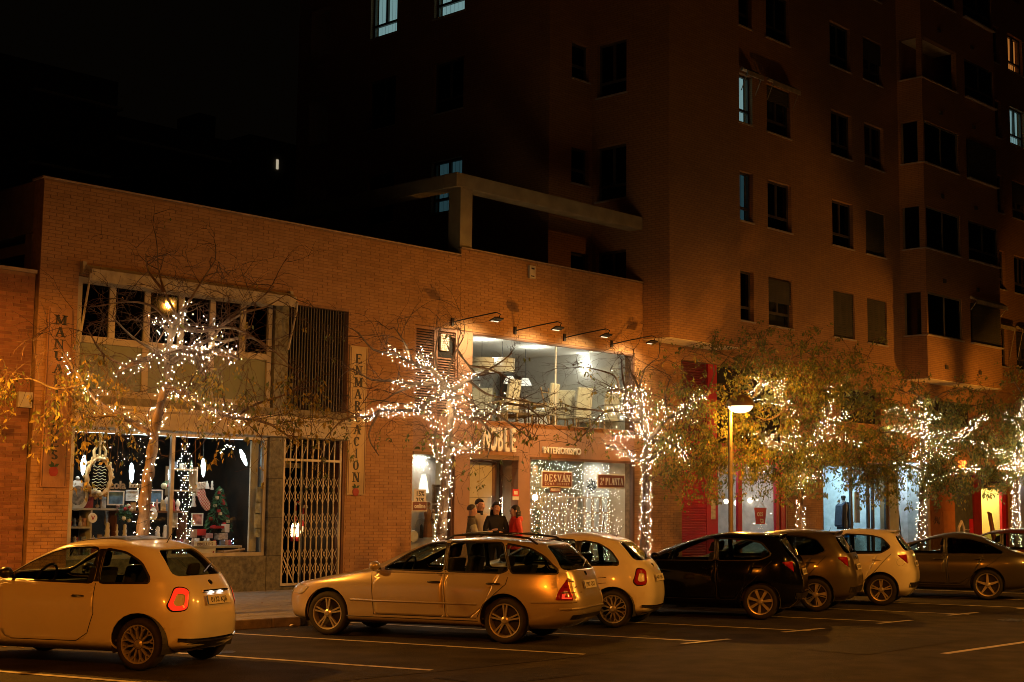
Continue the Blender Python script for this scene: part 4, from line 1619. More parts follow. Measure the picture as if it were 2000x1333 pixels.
# ---- lettering on the fascia
white_l = mat('white_letters', (.72, .68, .60), .5)
t = thing('shop_sign', 'large pale capital letters NOBLE on the terracotta fascia', 'sign', (23.4, YF, 3.0), 'furniture shop lettering')
for _i, _c in enumerate('NOBLE'):
    text('letter', _c, .74, white_l, t, (22.95 + _i * .222, YF - .03, 3.0), ext=.03, bold=.012, sx=.42)
t = thing('shop_sign', 'small pale capital letters INTERIORISMO on the terracotta fascia', 'sign', (25.5, YF, 3.0), 'furniture shop lettering')
text('letters', 'INTERIORISMO', .205, white_l, t, (25.53, YF - .02, 3.0), ext=.02, bold=.006, sx=.98)

# ---- upstairs furniture
FZ = 3.5
rattan = mat('rattan', (.34, .21, .11), .7, var=.35, scale=30)


def chair(x, y, rz, lab, fm, cm, hi=.95, wd=.48, solid=True):
    t = thing('showroom_chair', lab, 'chair', (x, y, FZ), 'chairs in the upstairs showroom', rz, True)
    h = wd / 2
    MB().box(-h, h, -h, h, .42, .5).build('seat', cm, t, bevel=.02)
    if solid:
        MB().prism([(h - .1, .5), (h - .02, .5), (h + .08, hi), (h, hi)], -h + .01, h - .01, 'x').build('backrest', cm, t, bevel=.02)
    else:
        mb = MB()
        for i in range(7):
            a = -h + .03 + i * (wd - .06) / 6
            mb.tube([(a, h - .05, .5), (a * .9, h + .03, hi)], .012, 5)
        mb.tube([(-h, -.05, .72), (-h * .95, h, hi), (h * .95, h, hi), (h, -.05, .72)], .022, 6)
        mb.tube([(-h, h - .05, .62), (h, h - .05, .62)], .014, 5)
        mb.build('backrest', fm, t)
    for a in (-1, 1):
        for b in (-1, 1):
            MB().tube([(a * (h - .04), b * (h - .04), .42), (a * (h - .01), b * (h - .01), 0)], [.02, .015], 6).build('leg', fm, t)
    return t


def spot(px, py, Y):
    q = at(px, py, Y)
    return q.x, Y


cream_ch = linen
chair(*spot(1098, 800, 23.6), R(150), 'tall white upholstered dining chair near the middle of the upstairs window', wood, linen, 1.12, .5)
chair(*spot(1036, 805, 23.5), R(20), 'rattan armchair nearest the upstairs glass', rattan, rattan, .85, .56, False)
chair(*spot(1000, 800, 24.3), R(160), 'rattan armchair behind the dining table upstairs', rattan, rattan, .85, .56, False)
chair(*spot(1152, 800, 24.1), R(-150), 'beige upholstered armchair at the right of the upstairs showroom', wood_dk, mat('beige_cloth', (.45, .40, .30), .9, var=.15, scale=18), 1.0, .6)
chair(*spot(935, 800, 23.4), R(-60), 'white covered chair at the left of the upstairs window', wood, linen, 1.0, .52)
chair(*spot(962, 798, 23.7), R(30), 'white covered chair partly behind tree branches upstairs', wood, linen, .95, .5)
for _k, (_px, _Y, _rz, _lab) in enumerate(((1062, 23.0, 200, 'tall white covered chair beside the glass joint upstairs'), (1128, 23.2, 170, 'tall white covered chair right of the glass joint upstairs'),
                                           (1190, 23.3, 150, 'tall white covered chair at the right end of the upstairs window'), (985, 23.0, 190, 'tall white covered chair under the drum lamps upstairs'), (1215, 24.6, 120, 'white covered chair at the back right corner upstairs'))):
    chair(*spot(_px, 800, _Y), R(_rz), _lab, wood, linen, 1.18, .5)
x, y = spot(1015, 790, 24.0)
t = thing('dining_table', 'long dining table amid chairs in the upstairs showroom', 'table', (x, y, FZ), None, 0, True)
MB().box(-.95, .95, -.45, .45, .72, .77).build('top', wood, t)
for a in (-.85, .85):
    for b in (-.35, .35):
        MB().tube([(a, b, .72), (a, b, 0)], .035, 8).build('leg', wood, t)
x, y = spot(1078, 800, 23.3)
t = thing('wooden_ladder', 'small wooden step ladder leaning beside the tall white chair upstairs', 'ladder', (x, y, FZ), None, 0, True)
for a in (-.14, .14):
    MB().tube([(a, -.1, 0), (a, .25, 1.15)], .02, 6).build('side_rail', wood, t)
for i in range(4):
    MB().tube([(-.14, -.02 + i * .075, .25 + i * .26), (.14, -.02 + i * .075, .25 + i * .26)], .014, 6).build('rung', wood, t)
# cabinet, television, curtain
x, y = spot(1024, 745, 26.6)
t = thing('display_cabinet', 'dark tall display cabinet against the back wall upstairs', 'cabinet', (x, y, FZ), None, 0, True)
MB().box(-.75, .75, -.2, .2, 0, 1.75).build('carcass', mat('cabinet_dark', (.06, .055, .045), .5), t)
for a in (-.37, .37):
    MB().box(a - .35, a + .35, -.215, -.201, .1, 1.68).build('door', mat('cabinet_door', (.09, .08, .065), .3), t)
x, y = spot(1070, 760, 26.0)
t = thing('television', 'dark flat television on a stand in the upstairs showroom', 'television', (x, y, FZ), None, 0, True)
MB().box(-.4, .4, -.02, .02, .75, 1.2).build('screen', black, t)
MB().box(-.3, .3, -.15, .15, 0, .7).build('stand', white, t)
q0, q1 = at(1107, 740, 26.5), at(1178, 745, 26.5)
t = thing('curtain', 'long grey striped curtain panels at the back right of the showroom', 'curtain', (q0.x, 26.5, FZ))
cur = mat('curtain_grey', (.28, .27, .22), .9, var=.2, scale=2)
cur2 = mat('curtain_dark', (.16, .15, .12), .9, var=.2, scale=2)
n = 30
for i in range(n):
    a, b = q0.x + (q1.x - q0.x) * i / n, q0.x + (q1.x - q0.x) * (i + 1) / n
    d0, d1 = .05 * math.sin(i * 1.6), .05 * math.sin(i * 1.6 + 1.6)
    MB().add([(a, 26.5 + d0, FZ), (b, 26.5 + d1, FZ), (b, 26.5 + d1, q0.z), (a, 26.5 + d0, q0.z)], [(0, 1, 2, 3)]).build('panel', cur2 if i % 7 == 3 else cur, t)


def pend(px, py, Y, r, h, lab, lit=False, cone=False):
    q = at(px, py, Y)
    t = thing('pendant_lamp', lab, 'lamp', (q.x, q.y, q.z), 'pendant lamps upstairs')
    pr = [(r * (.45 if cone else 1), h / 2), (r, -h / 2)]
    MB().lathe(pr, 20, q).build('lamp_shade', glow('lit_shade', (1., .9, .72), 1.6) if lit else linen, t, smooth=True)
    if not cone:
        for z in (h * .16, -h * .16):
            MB().lathe([(r * 1.004, z + .012), (r * 1.004, z - .012)], 20, q).build('band', mat('band_brown', (.25, .18, .12), .8), t, smooth=True)
    MB().tube([(q.x, q.y, q.z + h / 2), (q.x, q.y, 5.72)], .006, 5).build('cord', black, t)


pend(941, 714, 23.9, .30, .34, 'left white drum lamp shade hanging upstairs')
pend(981, 714, 23.9, .30, .34, 'right white drum lamp shade hanging upstairs, nearer the dark cabinet')
pend(996, 742, 24.6, .17, .18, 'left small white cone lamp in front of the dark cabinet', True, True)
pend(1026, 746, 24.6, .17, .18, 'right small white cone lamp in front of the dark cabinet', True, True)
x, y = spot(1033, 772, 24.9)
t = thing('sideboard', 'low white sideboard below the small cone lamps upstairs', 'sideboard', (x, y, FZ), None, 0, True)
MB().box(-.9, .6, -.2, .2, .1, .8).build('carcass', white, t, bevel=.01)
for a in (-.65, -.15, .35):
    MB().box(a - .23, a + .23, -.212, -.201, .14, .76).build('door', white, t)
    MB().ball((a + .18, -.22, .5), .015, 6, 4).build('handle', black, t)

# ---- ground floor: left display, entrance, right display
wi = MB().box(20.79, 21.98, YF + .08, YF + .088, .45, 2.84).build('shop_window', pane_clear, low)
MB().box(20.79, 21.98, YF + .05, YF + .12, .4, .449).build('sill', plast_d, wi)
wi = MB().box(24.47, 28.2, YF + .06, YF + .068, .45, 2.835).build('shop_window', pane_clear, low)
MB().box(24.47, 28.2, YF + .03, YF + .1, .4, .449).build('sill', plast_d, wi)
# pale panel behind the left display
MB().box(21.2, 21.98, 22.95, 23.0, .42, 2.9).build('display_wall', mat('pale_grey_wall', (.62, .60, .55), .85, var=.06), low)
MB().box(21.1, 21.19, 22.9, 23.0, .42, 2.9).build('display_post', wood_dk, low)
def down(x, y, z, p, c, tilt=0.):
    lamp_light('display_glow', (x, y, z), p, c, low, .08, 'SPOT', spot_size=R(150), spot_blend=.8).rotation_euler = (tilt, 0, 0)


down(21.5, 22.76, 2.86, 22, (1, .93, .82), R(12))
down(20.95, 23.3, 2.86, 16, (1, .8, .5))
for i in range(4):
    down(24.9 + i * .95, 22.78, 2.86, 20, (1, .84, .62) if i < 3 else (1, .93, .82), R(22))
down(23.3, 24.2, 2.86, 34, (1, .85, .62))
frn = mat('bronze_picture_frame', (.25, .17, .10), .45, metal=.3, var=.3, scale=12)
for i, (py, lab) in enumerate(((965, 'upper brown framed print on the pale display wall'), (1005, 'lower brown framed print on the pale display wall'))):
    c = at(857, py, 22.94)
    t = thing('picture_frame', lab, 'picture', (c.x, 22.94, c.z - .2), 'framed prints in the furniture shop')
    for a, b, z0, z1 in ((-.2, .2, .15, .2), (-.2, .2, -.2, -.15), (-.2, -.13, -.149, .149), (.13, .2, -.149, .149)):
        MB().box(c.x + a, c.x + b, 22.915, 22.945, c.z + z0, c.z + z1).build('frame_side', frn, t)
    MB().box(c.x - .13, c.x + .13, 22.938, 22.944, c.z - .15, c.z + .15).build('print', mat('print_grey', (.4, .38, .32), .8, var=.5, scale=7), t)
# lit lamp, plants, saint statue
c = at(812, 945, 23.2)
t = thing('table_lamp', 'large lit white table lamp at the left of the furniture shop display', 'lamp', (c.x, c.y, .42))
MB().lathe([(.26, .2), (.30, -.2)], 22, c).build('lamp_shade', glow('lit_shade_white', (1., .86, .6), 2.2), t, smooth=True)
MB().lathe([(.001, 0), (.12, 0), (.12, .03), (.03, .06), (.03, c.z - .62)], 14, (c.x, c.y, .42)).build('stem', gold, t, smooth=True)
leafy('potted_plant', 812, 1003, 23.1, .2, green, 'leafy green pot plant under the lit lamp', 80)
t = thing('plant_pots', 'pale tall vase in the left corner of the furniture shop display', 'vase', (20.95, 22.9, .42))
MB().lathe([(.001, 0), (.09, 0), (.11, .3), (.08, .6), (.1, .62)], 16, (20.95, 22.85, .43)).build('body', white, t, smooth=True)
c = at(835, 1050, 22.75)
t = thing('saint_statue', 'brown robed saint statue holding a child in the display window', 'statue', (c.x, c.y, c.z))
robe = mat('brown_robe', (.22, .10, .045), .7, var=.25)
MB().lathe([(.001, 0), (.12, 0), (.125, .03), (.10, .25), (.085, .42), (.10, .52), (.06, .6), (.03, .62)], 16, c, sy=.7).build('robe', robe, t, smooth=True)
sk = mat('statue_skin', (.45, .28, .18), .6)
MB().ball((c.x, c.y, c.z + .68), .055, 10, 7).build('head', sk, t, smooth=True)
MB().lathe([(.06, .0), (.06, .05), (.035, .08), (.001, .085)], 12, (c.x, c.y + .008, c.z + .675)).build('hair', wood_dk, t, smooth=True)
MB().tube([(c.x + .08, c.y, c.z + .5), (c.x + .12, c.y - .05, c.z + .38), (c.x + .04, c.y - .1, c.z + .38)], .03, 7).build('arm', robe, t)
MB().tube([(c.x + .1, c.y - .06, c.z + .36), (c.x + .1, c.y - .06, c.z + .52)], [.04, .03], 8).build('child', linen, t)
MB().ball((c.x + .1, c.y - .06, c.z + .57), .035, 8, 6).build('child_head', sk, t)
c = at(808, 1048, 22.72)
t = thing('round_plaque', 'round pale plaque on a stand in the left corner of the display', 'plaque', (c.x, c.y, c.z - .15))
MB().lathe([(.001, -.01), (.12, -.01), (.13, .012), (.001, .012)], 24, c, axis='y').build('disc', linen, t)
c = at(823, 1033, 22.8)
t = thing('bell_jar', 'glass bell jar with a small figure inside, next to the saint statue', 'ornament', (c.x, c.y, c.z - .2))
MB().lathe([(.13, -.2), (.13, .08), (.09, .19), (.001, .22)], 18, c).build('glass', pane_clear, t, smooth=True)
MB().lathe([(.001, -.2), (.045, -.2), (.03, 0), (.03, .06), (.001, .1)], 10, c).build('figure', black, t, smooth=True)
# notes on the glass
sign_w = mat('sign_white', (.66, .63, .56), .7)
sign_b = mat('sign_brown', (.17, .055, .035), .6)
c = at(821, 972, YF + .06)
t = thing('discount_sign', 'white window sign reading 15% 25% above a brown online sign', 'sign', (c.x, YF, c.z - .3))
MB().box(c.x - .17, c.x + .17, YF + .07, YF + .076, c.z - .14, c.z + .17).build('card', sign_w, t)
text('print', '15%', .15, black, t, (c.x, YF + .067, c.z + .03), ext=.001, bold=.003)
text('print', '25%', .15, black, t, (c.x, YF + .067, c.z - .11), ext=.001, bold=.003)
c = at(820, 989, YF + .06)
t = thing('online_sign', 'brown window sign reading online below the discount sign', 'sign', (c.x, YF, c.z - .1))
MB().box(c.x - .22, c.x + .22, YF + .066, YF + .072, c.z - .11, c.z + .11).build('border', sign_w, t)
MB().box(c.x - .2, c.x + .2, YF + .06, YF + .0655, c.z - .09, c.z + .09).build('card', sign_b, t)
text('print', 'online', .13, sign_w, t, (c.x, YF + .058, c.z - .04), ext=.001, bold=.003)
# entrance
fr = MB()
fr.box(22.501, 22.56, YF + .5, YF + .56, .16, 2.75)
fr.box(22.78, 22.92, YF + .5, YF + .56, .16, 2.75)
fr.box(23.72, 23.86, YF + .5, YF + .56, .16, 2.75)
fr.box(24.0, 24.059, YF + .5, YF + .56, .16, 2.75)
fr.box(22.501, 24.059, YF + .495, YF + .565, 2.751, 2.799)
d = fr.build('door', plast_d, low)
MB().box(22.56, 22.78, YF + .52, YF + .528, .16, 2.75).build('pane', pane_clear, d)
MB().box(22.921, 23.719, YF + .51, YF + .54, .18, 2.74).build('door_leaf', mat('sage_panel', (.42, .42, .34), .5, var=.08), d)
MB().box(23.861, 23.999, YF + .52, YF + .528, .16, 2.75).build('pane', pane_clear, d)
mb = MB()
mb.box(23.3, 23.306, YF + .506, YF + .5095, .2, 2.72)
mb.box(22.93, 23.71, YF + .506, YF + .5095, 1.95, 1.956)
mb.build('door_groove', black, d)
MB().tube([(23.64, YF + .48, .95), (23.64, YF + .48, 1.25)], .012, 6).build('door_handle', steel, d)
MB().box(22.5, 24.06, YF + .05, YF + .6, .12, .15).build('threshold', granite, low)
c = at(1007, 968, YF + .0)
t = thing('warning_sign', 'small red and white warning sign on the pillar right of the entrance', 'sign', (c.x, YF, c.z - .15))
MB().box(c.x - .1, c.x + .1, YF - .004, YF + .004, c.z - .02, c.z + .14).build('red_plate', mat('sign_red', (.55, .03, .03), .5), t)
MB().box(c.x - .06, c.x + .06, YF - .007, YF - .0045, c.z + .02, c.z + .1).build('symbol', sign_w, t)
MB().box(c.x - .1, c.x + .1, YF - .004, YF + .004, c.z - .1, c.z - .024).build('white_plate', sign_w, t)

# right display: twin lattice windows, signs, light curtain
lat = mat('lattice_wood', (.50, .35, .21), .7, var=.2, scale=5)
for k, (pa, pb, lab) in enumerate(((1057, 1121, 'left old wooden lattice window standing behind the light curtain'), (1125, 1189, 'right old wooden lattice window standing behind the light curtain'))):
    Yl = 23.05
    a, b = at(pa, 963, Yl).x, at(pb, 963, Yl).x
    t = thing('lattice_window', lab, 'window frame', ((a + b) / 2, Yl, .42), 'old lattice windows on show')
    z1, z0 = 2.0, .5
    for i in range(5):
        x = a + (b - a) * i / 4
        MB().box(x - .025, x + .025, Yl - .025, Yl + .025, z0, z1).build('stile', lat, t)
    for j in range(5):
        z = z0 + (z1 - z0) * j / 4
        for i in range(4):
            xa, xb = a + (b - a) * i / 4 + .026, a + (b - a) * (i + 1) / 4 - .026
            MB().box(xa, xb, Yl - .02, Yl + .02, z - .022, z + .022).build('bar', lat, t)
MB().box(24.95, 27.3, 23.5, 23.55, .42, 2.1).build('display_wall', mat('brown_wall', (.36, .24, .15), .85, var=.5, scale=4), low)
MB().box(27.3, 28.28, 23.2, 23.25, .42, 2.9).build('display_wall', mat('pale_grey_wall', (.62, .60, .55)), low)
def window_sign(p0, p1, lab, word, sub=None, cat='sign', bm=sign_b):
    a, b = at(*p0, YF + .04), at(*p1, YF + .04)
    x0, x1, z0, z1 = a.x, b.x, b.z, a.z
    t = thing('window_sign', lab, cat, ((x0 + x1) / 2, YF, z0), 'brown signs in the furniture shop window')
    MB().box(x0, x1, YF + .045, YF + .055, z0, z1).build('border', sign_w, t)
    MB().box(x0 + .035, x1 - .035, YF + .038, YF + .0445, z0 + .035, z1 - .035).build('card', bm, t)
    m = .09
    if sub:
        serif_word(word, x0 + m, x1 - m, z0 + (z1 - z0) * .36, z0 + (z1 - z0) * .78, YF + .033, YF + .0375, sign_w, t, .3)
        text('small_print', sub, .075, sign_w, t, ((x0 + x1) / 2, YF + .036, z0 + .065), ext=.001, ls=1.9)
    else:
        serif_word(word, x0 + m, x1 - m, z0 + (z1 - z0) * .25, z0 + (z1 - z0) * .72, YF + .033, YF + .0375, sign_w, t, .3)


window_sign((1058, 919), (1118, 954), 'brown window sign reading DESVÁN ZONA OUTLET', 'DESVÁN', 'ZONA OUTLET')
window_sign((1167, 925), (1221, 955.5), 'brown window sign reading 2ª PLANTA', '2z PLANTA')
a = at(1085, 957, YF + .04)
t = thing('open_sign', 'tiny brown window sign reading ABIERTO under the larger left sign', 'sign', (a.x, YF, a.z))
MB().box(a.x - .19, a.x + .19, YF + .045, YF + .052, a.z - .06, a.z + .06).build('card', sign_b, t)
text('print', 'ABIERTO', .085, sign_w, t, (a.x, YF + .043, a.z - .03), ext=.001, bold=.002)
# rattan pendant, lit
c = at(1045, 972, 22.95)
t = thing('rattan_pendant', 'large lit pear shaped rattan pendant lamp at the left of the right display', 'lamp', (c.x, c.y, c.z))
prof = [(.05, .75), (.07, .55), (.13, .35), (.22, .18), (.27, 0), (.26, -.12), (.18, -.22), (.1, -.25)]
mb = MB()
for i in range(26):
    q = 2 * math.pi * i / 26
    mb.tube([(c.x + r_ * math.cos(q), c.y + r_ * math.sin(q), c.z + h) for r_, h in prof], .006, 4)
for r_, h in [(p[0] * .99, p[1]) for p in prof] + [(.25, .08), (.17, .27)]:
    mb.tube([(c.x + r_ * math.cos(2 * math.pi * i / 20), c.y + r_ * math.sin(2 * math.pi * i / 20), c.z + h) for i in range(21)], .007, 4)
mb.build('lamp_shade', mat('rattan_pale', (.6, .42, .22), .7, var=.2), t)
MB().ball((c.x, c.y, c.z), .07, 12, 8).build('lit_bulb', glow('warm_bulb', (1, .8, .5), 22), t, smooth=True)
leafy('potted_plant', 1047, 1020, 23.1, .25, green, 'green plant with baubles below the rattan pendant', 130, [(gold, 5, .03)], h=1.8)
leafy('black_wreath', 1155, 950, 23.0, .2, black, 'round black twig wreath between the two brown signs', 120, cat='wreath')
t = thing('branch_vase', 'thin dark branch in a vase at the right of the display', 'vase', (27.7, 22.9, .42))
MB().lathe([(.001, 0), (.06, 0), (.08, .15), (.05, .3)], 12, (27.7, 22.9, .43)).build('vase', black, t, smooth=True)
MB().tube([(27.7, 22.9, .7), (27.66, 22.92, 1.1), (27.72, 22.9, 1.5), (27.66, 22.9, 1.85)], [.012, .012, .01, .004], 5).build('branch', wood_dk, t)
# curtain of lights
random.seed(21)
t = thing('light_curtain', 'curtain of tiny white lights hung behind the right display glass', 'string lights', (26.4, 22.62, .45))
mb, cb = MB(), MB()
x = 24.52
while x < 27.55:
    n = 34
    z0_ = random.uniform(2.72, 2.82)
    pts = [(x + random.gauss(0, .025), 22.6 + random.gauss(0, .015), z0_ - i * .07 + random.gauss(0, .02)) for i in range(n)]
    cb.tube(pts, .002, 3)
    bulbs(mb, [p for p in pts if random.random() < .72], .009)
    x += .115
for i in range(130):
    bulbs(mb, [(random.uniform(27.5, 28.15), 22.7, random.uniform(.5, 2.75))], .006)
for j in range(5):
    for i in range(34):
        bulbs(mb, [(24.6 + i * .1 + random.gauss(0, .02), 23.3, 2.78 - j * .14 - .05 * math.sin(i * .35 + j))], .008)
o = mb.build('bulbs', [bulb_w, bulb_b], t)
o['kind'] = 'stuff'
cb.build('wire', mat('clear_wire', (.5, .5, .45), .4), t)
t = thing('light_string', 'small cluster of lights at the top of the left furniture display', 'string lights', (21.3, 22.7, 2.7))
mb = MB()
for i in range(70):
    bulbs(mb, [(random.uniform(20.85, 21.6), 22.7 + random.uniform(0, .2), 2.82 - abs(random.gauss(0, .12)))], .008)
for i in range(60):
    q = at(960 + random.gauss(0, 12), 990 + random.gauss(0, 12), 23.1)
    if q.z > .6:
        bulbs(mb, [(min(max(q.x, 22.6), 23.9), 22.75, q.z)], .007)
o = mb.build('bulbs', [bulb_w], t)
# alarm box high on the wall
a = at(1039, 532, YF - .05)
t = thing('alarm_box', 'pale alarm box with dark print high on the low parapet wall', 'alarm box', (a.x, YF, a.z - .15))
MB().box(a.x - .1, a.x + .1, YF - .08, YF - .011, a.z - .15, a.z + .15).build('case', mat('alarm_plastic', (.55, .5, .36), .5), t, bevel=.012)
MB().box(a.x - .05, a.x + .05, YF - .084, YF - .081, a.z + .06, a.z + .1).build('logo', black, t)
MB().box(a.x - .06, a.x + .05, YF - .084, YF - .081, a.z - .11, a.z - .085).build('print', black, t)
# ------------------------------------------------------------------ ground floor under the tower
redp = mat('red_lacquer', (.42, .012, .03), .4, var=.1)
mb = MB()
RS, CL, CL2, DR = (30.23, 35.2, .1, 5.6), (37.1, 41.0, .1, 3.2), (42.3, 43.55, .1, 3.3), (46.9, 49.6, .1, 3.0)
BP = (43.7, 46.9, .1, 3.0)
wall(mb, 28.615, 58, .1, 5.965, YF, YF + .3, [RS, CL, CL2, BP, (46.9, 49.6, .1, 3.0), (41.6, 42.3, .1, 3.3), (50.2, 56, .1, 3.1), (38.2, 40.6, 4.4, 5.4), (43.5, 47, 4.6, 5.4)])
mb.build('ground_floor_wall', mortar, tw)
g = brick_cells(28.615, 45, .14, 5.9, [RS, CL, CL2, (41.6, 42.3, .1, 3.3), (43.7, 46.9, .1, 3.0), (38.2, 40.6, 4.4, 5.4), (43.5, 47, 4.6, 5.4)])
brick_mass(g, YF, 'brickwork', tw, [brickA, brickB, brickC])
MB().box(38.2, 40.6, YF + .2, YF + .25, 4.4, 5.4).build('backing', dark_m, tw)
MB().box(43.5, 47, YF + .2, YF + .25, 4.6, 5.4).build('backing', dark_m, tw)
# red shop ----------------------------------------------------------
f = MB()
f.box(30.24, 35.19, YF + .02, YF + .1, 2.98, 3.5)
f.box(31.36, 31.87, YF + .02, YF + .1, .13, 2.979)
f.box(32.82, 33.0, YF + .02, YF + .1, .13, 2.979)
f.box(34.66, 34.82, YF + .02, YF + .1, .13, 2.979)
f.box(34.93, 35.19, YF + .02, YF + .1, .13, 2.979)
f.box(31.871, 32.819, YF + .03, YF + .09, .13, .4)
f.box(33.001, 34.659, YF + .03, YF + .09, .13, .3)
f.box(31.45, 31.85, YF + .02, YF + .1, 3.501, 5.59)
f.build('red_shopfront', redp, tw)
MB().box(35.16, 35.195, YF + .0, YF + .019, .13, 5.5).build('edge_strip', cream, tw)
MB().box(34.82, 34.93, YF + .05, YF + .09, .13, 2.979).build('dark_jamb', sign_b, tw)
s = MB().box(30.24, 31.35, YF + .09, YF + .12, .13, 2.975).build('roller_shutter', redp, tw)
src = None
for i in range(42):
    if src is None:
        src = MB().prism([(YF + .03, 0), (YF + .02, .03), (YF + .03, .06), (YF + .089, .06), (YF + .089, 0)], 30.245, 31.345, 'x').build('slat', redp, s)
        src.location = (0, 0, .15)
    else:
        share(src, None, (0, 0, .15 + i * .067))
s = MB().box(30.24, 31.44, YF + .12, YF + .15, 3.505, 5.59).build('louvre', mat('dark_red', (.16, .01, .02), .5), tw)
src = None
for i in range(30):
    if src is None:
        src = MB().prism([(YF + .04, 0), (YF + .1, .035), (YF + .1, .045), (YF + .04, .01)], 30.25, 31.43, 'x').build('slat', MATS['dark_red'], s)
        src.location = (0, 0, 3.52)
    else:
        share(src, None, (0, 0, 3.52 + i * .068))
MB().box(31.86, 35.18, YF + .2, YF + .25, 3.505, 5.59).build('backing', dark_m, tw)
MB().box(31.871, 32.819, YF + .055, YF + .062, .4, 2.979).build('shop_window', pane_clear, tw)
MB().box(33.001, 34.659, YF + .055, YF + .062, .3, 2.979).build('shop_window', pane_clear, tw)
r = MB()
r.box(31.3, 35.3, 25.4, 25.5, .1, 3.2)
r.box(31.2, 31.3, YF + .31, 25.5, .1, 3.2)
r.box(35.3, 35.4, YF + .31, 25.5, .1, 3.2)
r.box(31.3, 35.3, YF + .31, 25.4, 3.1, 3.2)
r.box(31.3, 35.3, YF + .31, 25.4, .1, .15)
r.build('shop_room', mat('white_room', (.6, .58, .55), .85), tw)
for i, (px, py) in enumerate(((1465, 978), (1484, 980), (1418, 980), (1438, 983), (1470, 1003))):
    c = at(px, py, 23.7)
    lab = ['hanging bulb left of the red bucket sign', 'hanging bulb right above the red bucket sign', 'hanging bulb left of the street lamp post in the red shop', 'hanging bulb right of the street lamp post in the red shop', 'lowest hanging bulb inside the red shop'][i]
    t = thing('hanging_bulb', 'lit warm ' + lab, 'lamp', (c.x, c.y, c.z), 'bulbs inside the red shop')
    MB().ball(c, .07, 10, 7).build('lit_bulb', glow('warm_bulb2', (1, .82, .6), 14), t, smooth=True)
    MB().tube([(c.x, c.y, c.z + .06), (c.x, c.y, 3.1)], .006, 5).build('cord', black, t)
lamp_light('shop_glow', (32.4, 23.2, 2.9), 38, (.92, .95, 1.), tw, .15)
lamp_light('shop_glow', (34, 23.2, 2.9), 34, (1, .9, .8), tw, .15)
t = thing('goods_shelf', 'shelves of cards and small goods inside the red shop', 'shelf', (33.2, 24.6, .15))
for x in (33.05, 34.0):
    MB().box(x, x + .04, 24.4, 24.7, .15, 2.3).build('upright', white, t)
for z in (.6, 1.0, 1.4, 1.8, 2.2):
    MB().box(33.09, 34.0, 24.4, 24.7, z, z + .03).build('board', white, t)
random.seed(9)
for z in (.63, 1.03, 1.43, 1.83):
    for i in range(6):
        x = 33.12 + i * .14
        h = random.uniform(.12, .3)
        MB().box(x, x + .11, 24.42, 24.6, z, z + h).build('goods', mat('goods%d' % random.randint(0, 4), (random.uniform(.1, .6), random.uniform(.08, .3), random.uniform(.05, .3)), .7), t)
t = thing('clothes_rack', 'dark patterned stock behind the left pane of the red shop', 'rack', (32.3, 23.4, .4))
MB().tube([(31.95, 23.4, 1.35), (32.75, 23.4, 1.35)], .015, 6).build('rail', black, t)
for i in range(7):
    x = 31.98 + i * .11
    MB().box(x, x + .08, 23.2, 23.55, .55, 1.3).build('garment', mat('garment%d' % (i % 3), [(.06, .08, .12), (.5, .5, .5), (.12, .1, .09)][i % 3], .8, var=.6, scale=12), t)
# bucket sign
c0, c1 = at(1473, 992, YF + .04), at(1497, 1024, YF + .04)
t = thing('bucket_sign', 'red bucket shaped window sign reading ces ta', 'sign', ((c0.x + c1.x) / 2, YF, c1.z))
MB().prism([(c0.x, c0.z), (c1.x, c0.z), (c1.x - .09, c1.z), (c0.x + .09, c1.z)], YF + .03, YF + .045).build('bucket', redp, t)
cx = (c0.x + c1.x) / 2
text('print', 'ces', .23, white_l, t, (cx - .03, YF + .026, c0.z - .23), ext=.001, bold=.002)
text('print', 'ta', .23, white_l, t, (cx + .06, YF + .026, c0.z - .41), ext=.001, bold=.002)
MB().tube([(c0.x + .05, YF + .04, c0.z), (cx, YF + .04, c0.z + .16), (c1.x - .05, YF + .04, c0.z)], .008, 5).build('handle', white_l, t)
for i, (px, py, lab) in enumerate(((1394, 985, 'small buff notice on the red pilaster'), (1394, 1005, 'white notice below the buff one on the red pilaster'))):
    c = at(px, py, YF)
    tag(MB().box(c.x - .1, c.x + .1, YF + .012, YF + .018, c.z - .13, c.z + .13).build('notice', mat('notice_paper%d' % i)), lab, 'notice')

# clothes shop ------------------------------------------------------
f = MB()
for a, b in ((37.11, 37.2), (38.76, 38.86), (39.78, 39.88), (40.06, 40.16), (40.88, 40.99)):
    f.box(a, b, YF + .03, YF + .1, .13, 3.19)
f.box(37.201, 40.879, YF + .032, YF + .098, 3.05, 3.19)
f.build('black_shopfront', black, tw)
MB().box(37.2, 40.88, YF + .06, YF + .066, .13, 3.05).build('shop_window', pane_clear, tw)
MB().box(41.01, 41.59, YF - .02, YF + .31, .13, 3.3).build('steel_pillar', mat('grey_panel', (.22, .24, .21), .4, var=.15), tw)
MB().box(41.6, 42.3, YF + .9, YF + 1.0, .1, 3.3).build('backing', dark_m, tw)
r = MB()
r.box(37.0, 41.1, 25.8, 25.9, .1, 3.4)
r.box(36.9, 37.0, YF + .31, 25.9, .1, 3.4)
r.box(41.1, 41.2, YF + .31, 25.9, .1, 3.4)
r.box(37.0, 41.1, YF + .31, 25.8, 3.3, 3.4)
r.box(37.0, 41.1, YF + .31, 25.8, .1, .15)
r.box(42.2, 43.7, 24.4, 24.5, .1, 3.4)
r.box(42.1, 42.2, YF + .31, 24.5, .1, 3.4)
r.box(43.6, 43.7, YF + .31, 24.5, .1, 3.4)
r.build('shop_room', mat('cool_room', (.56, .62, .64), .85), tw)
lamp_light('shop_glow', (38, 23.4, 3.0), 130, (.60, .88, 1.), tw, .15)
lamp_light('shop_glow', (40.1, 23.6, 3.0), 110, (.60, .88, 1.), tw, .15)
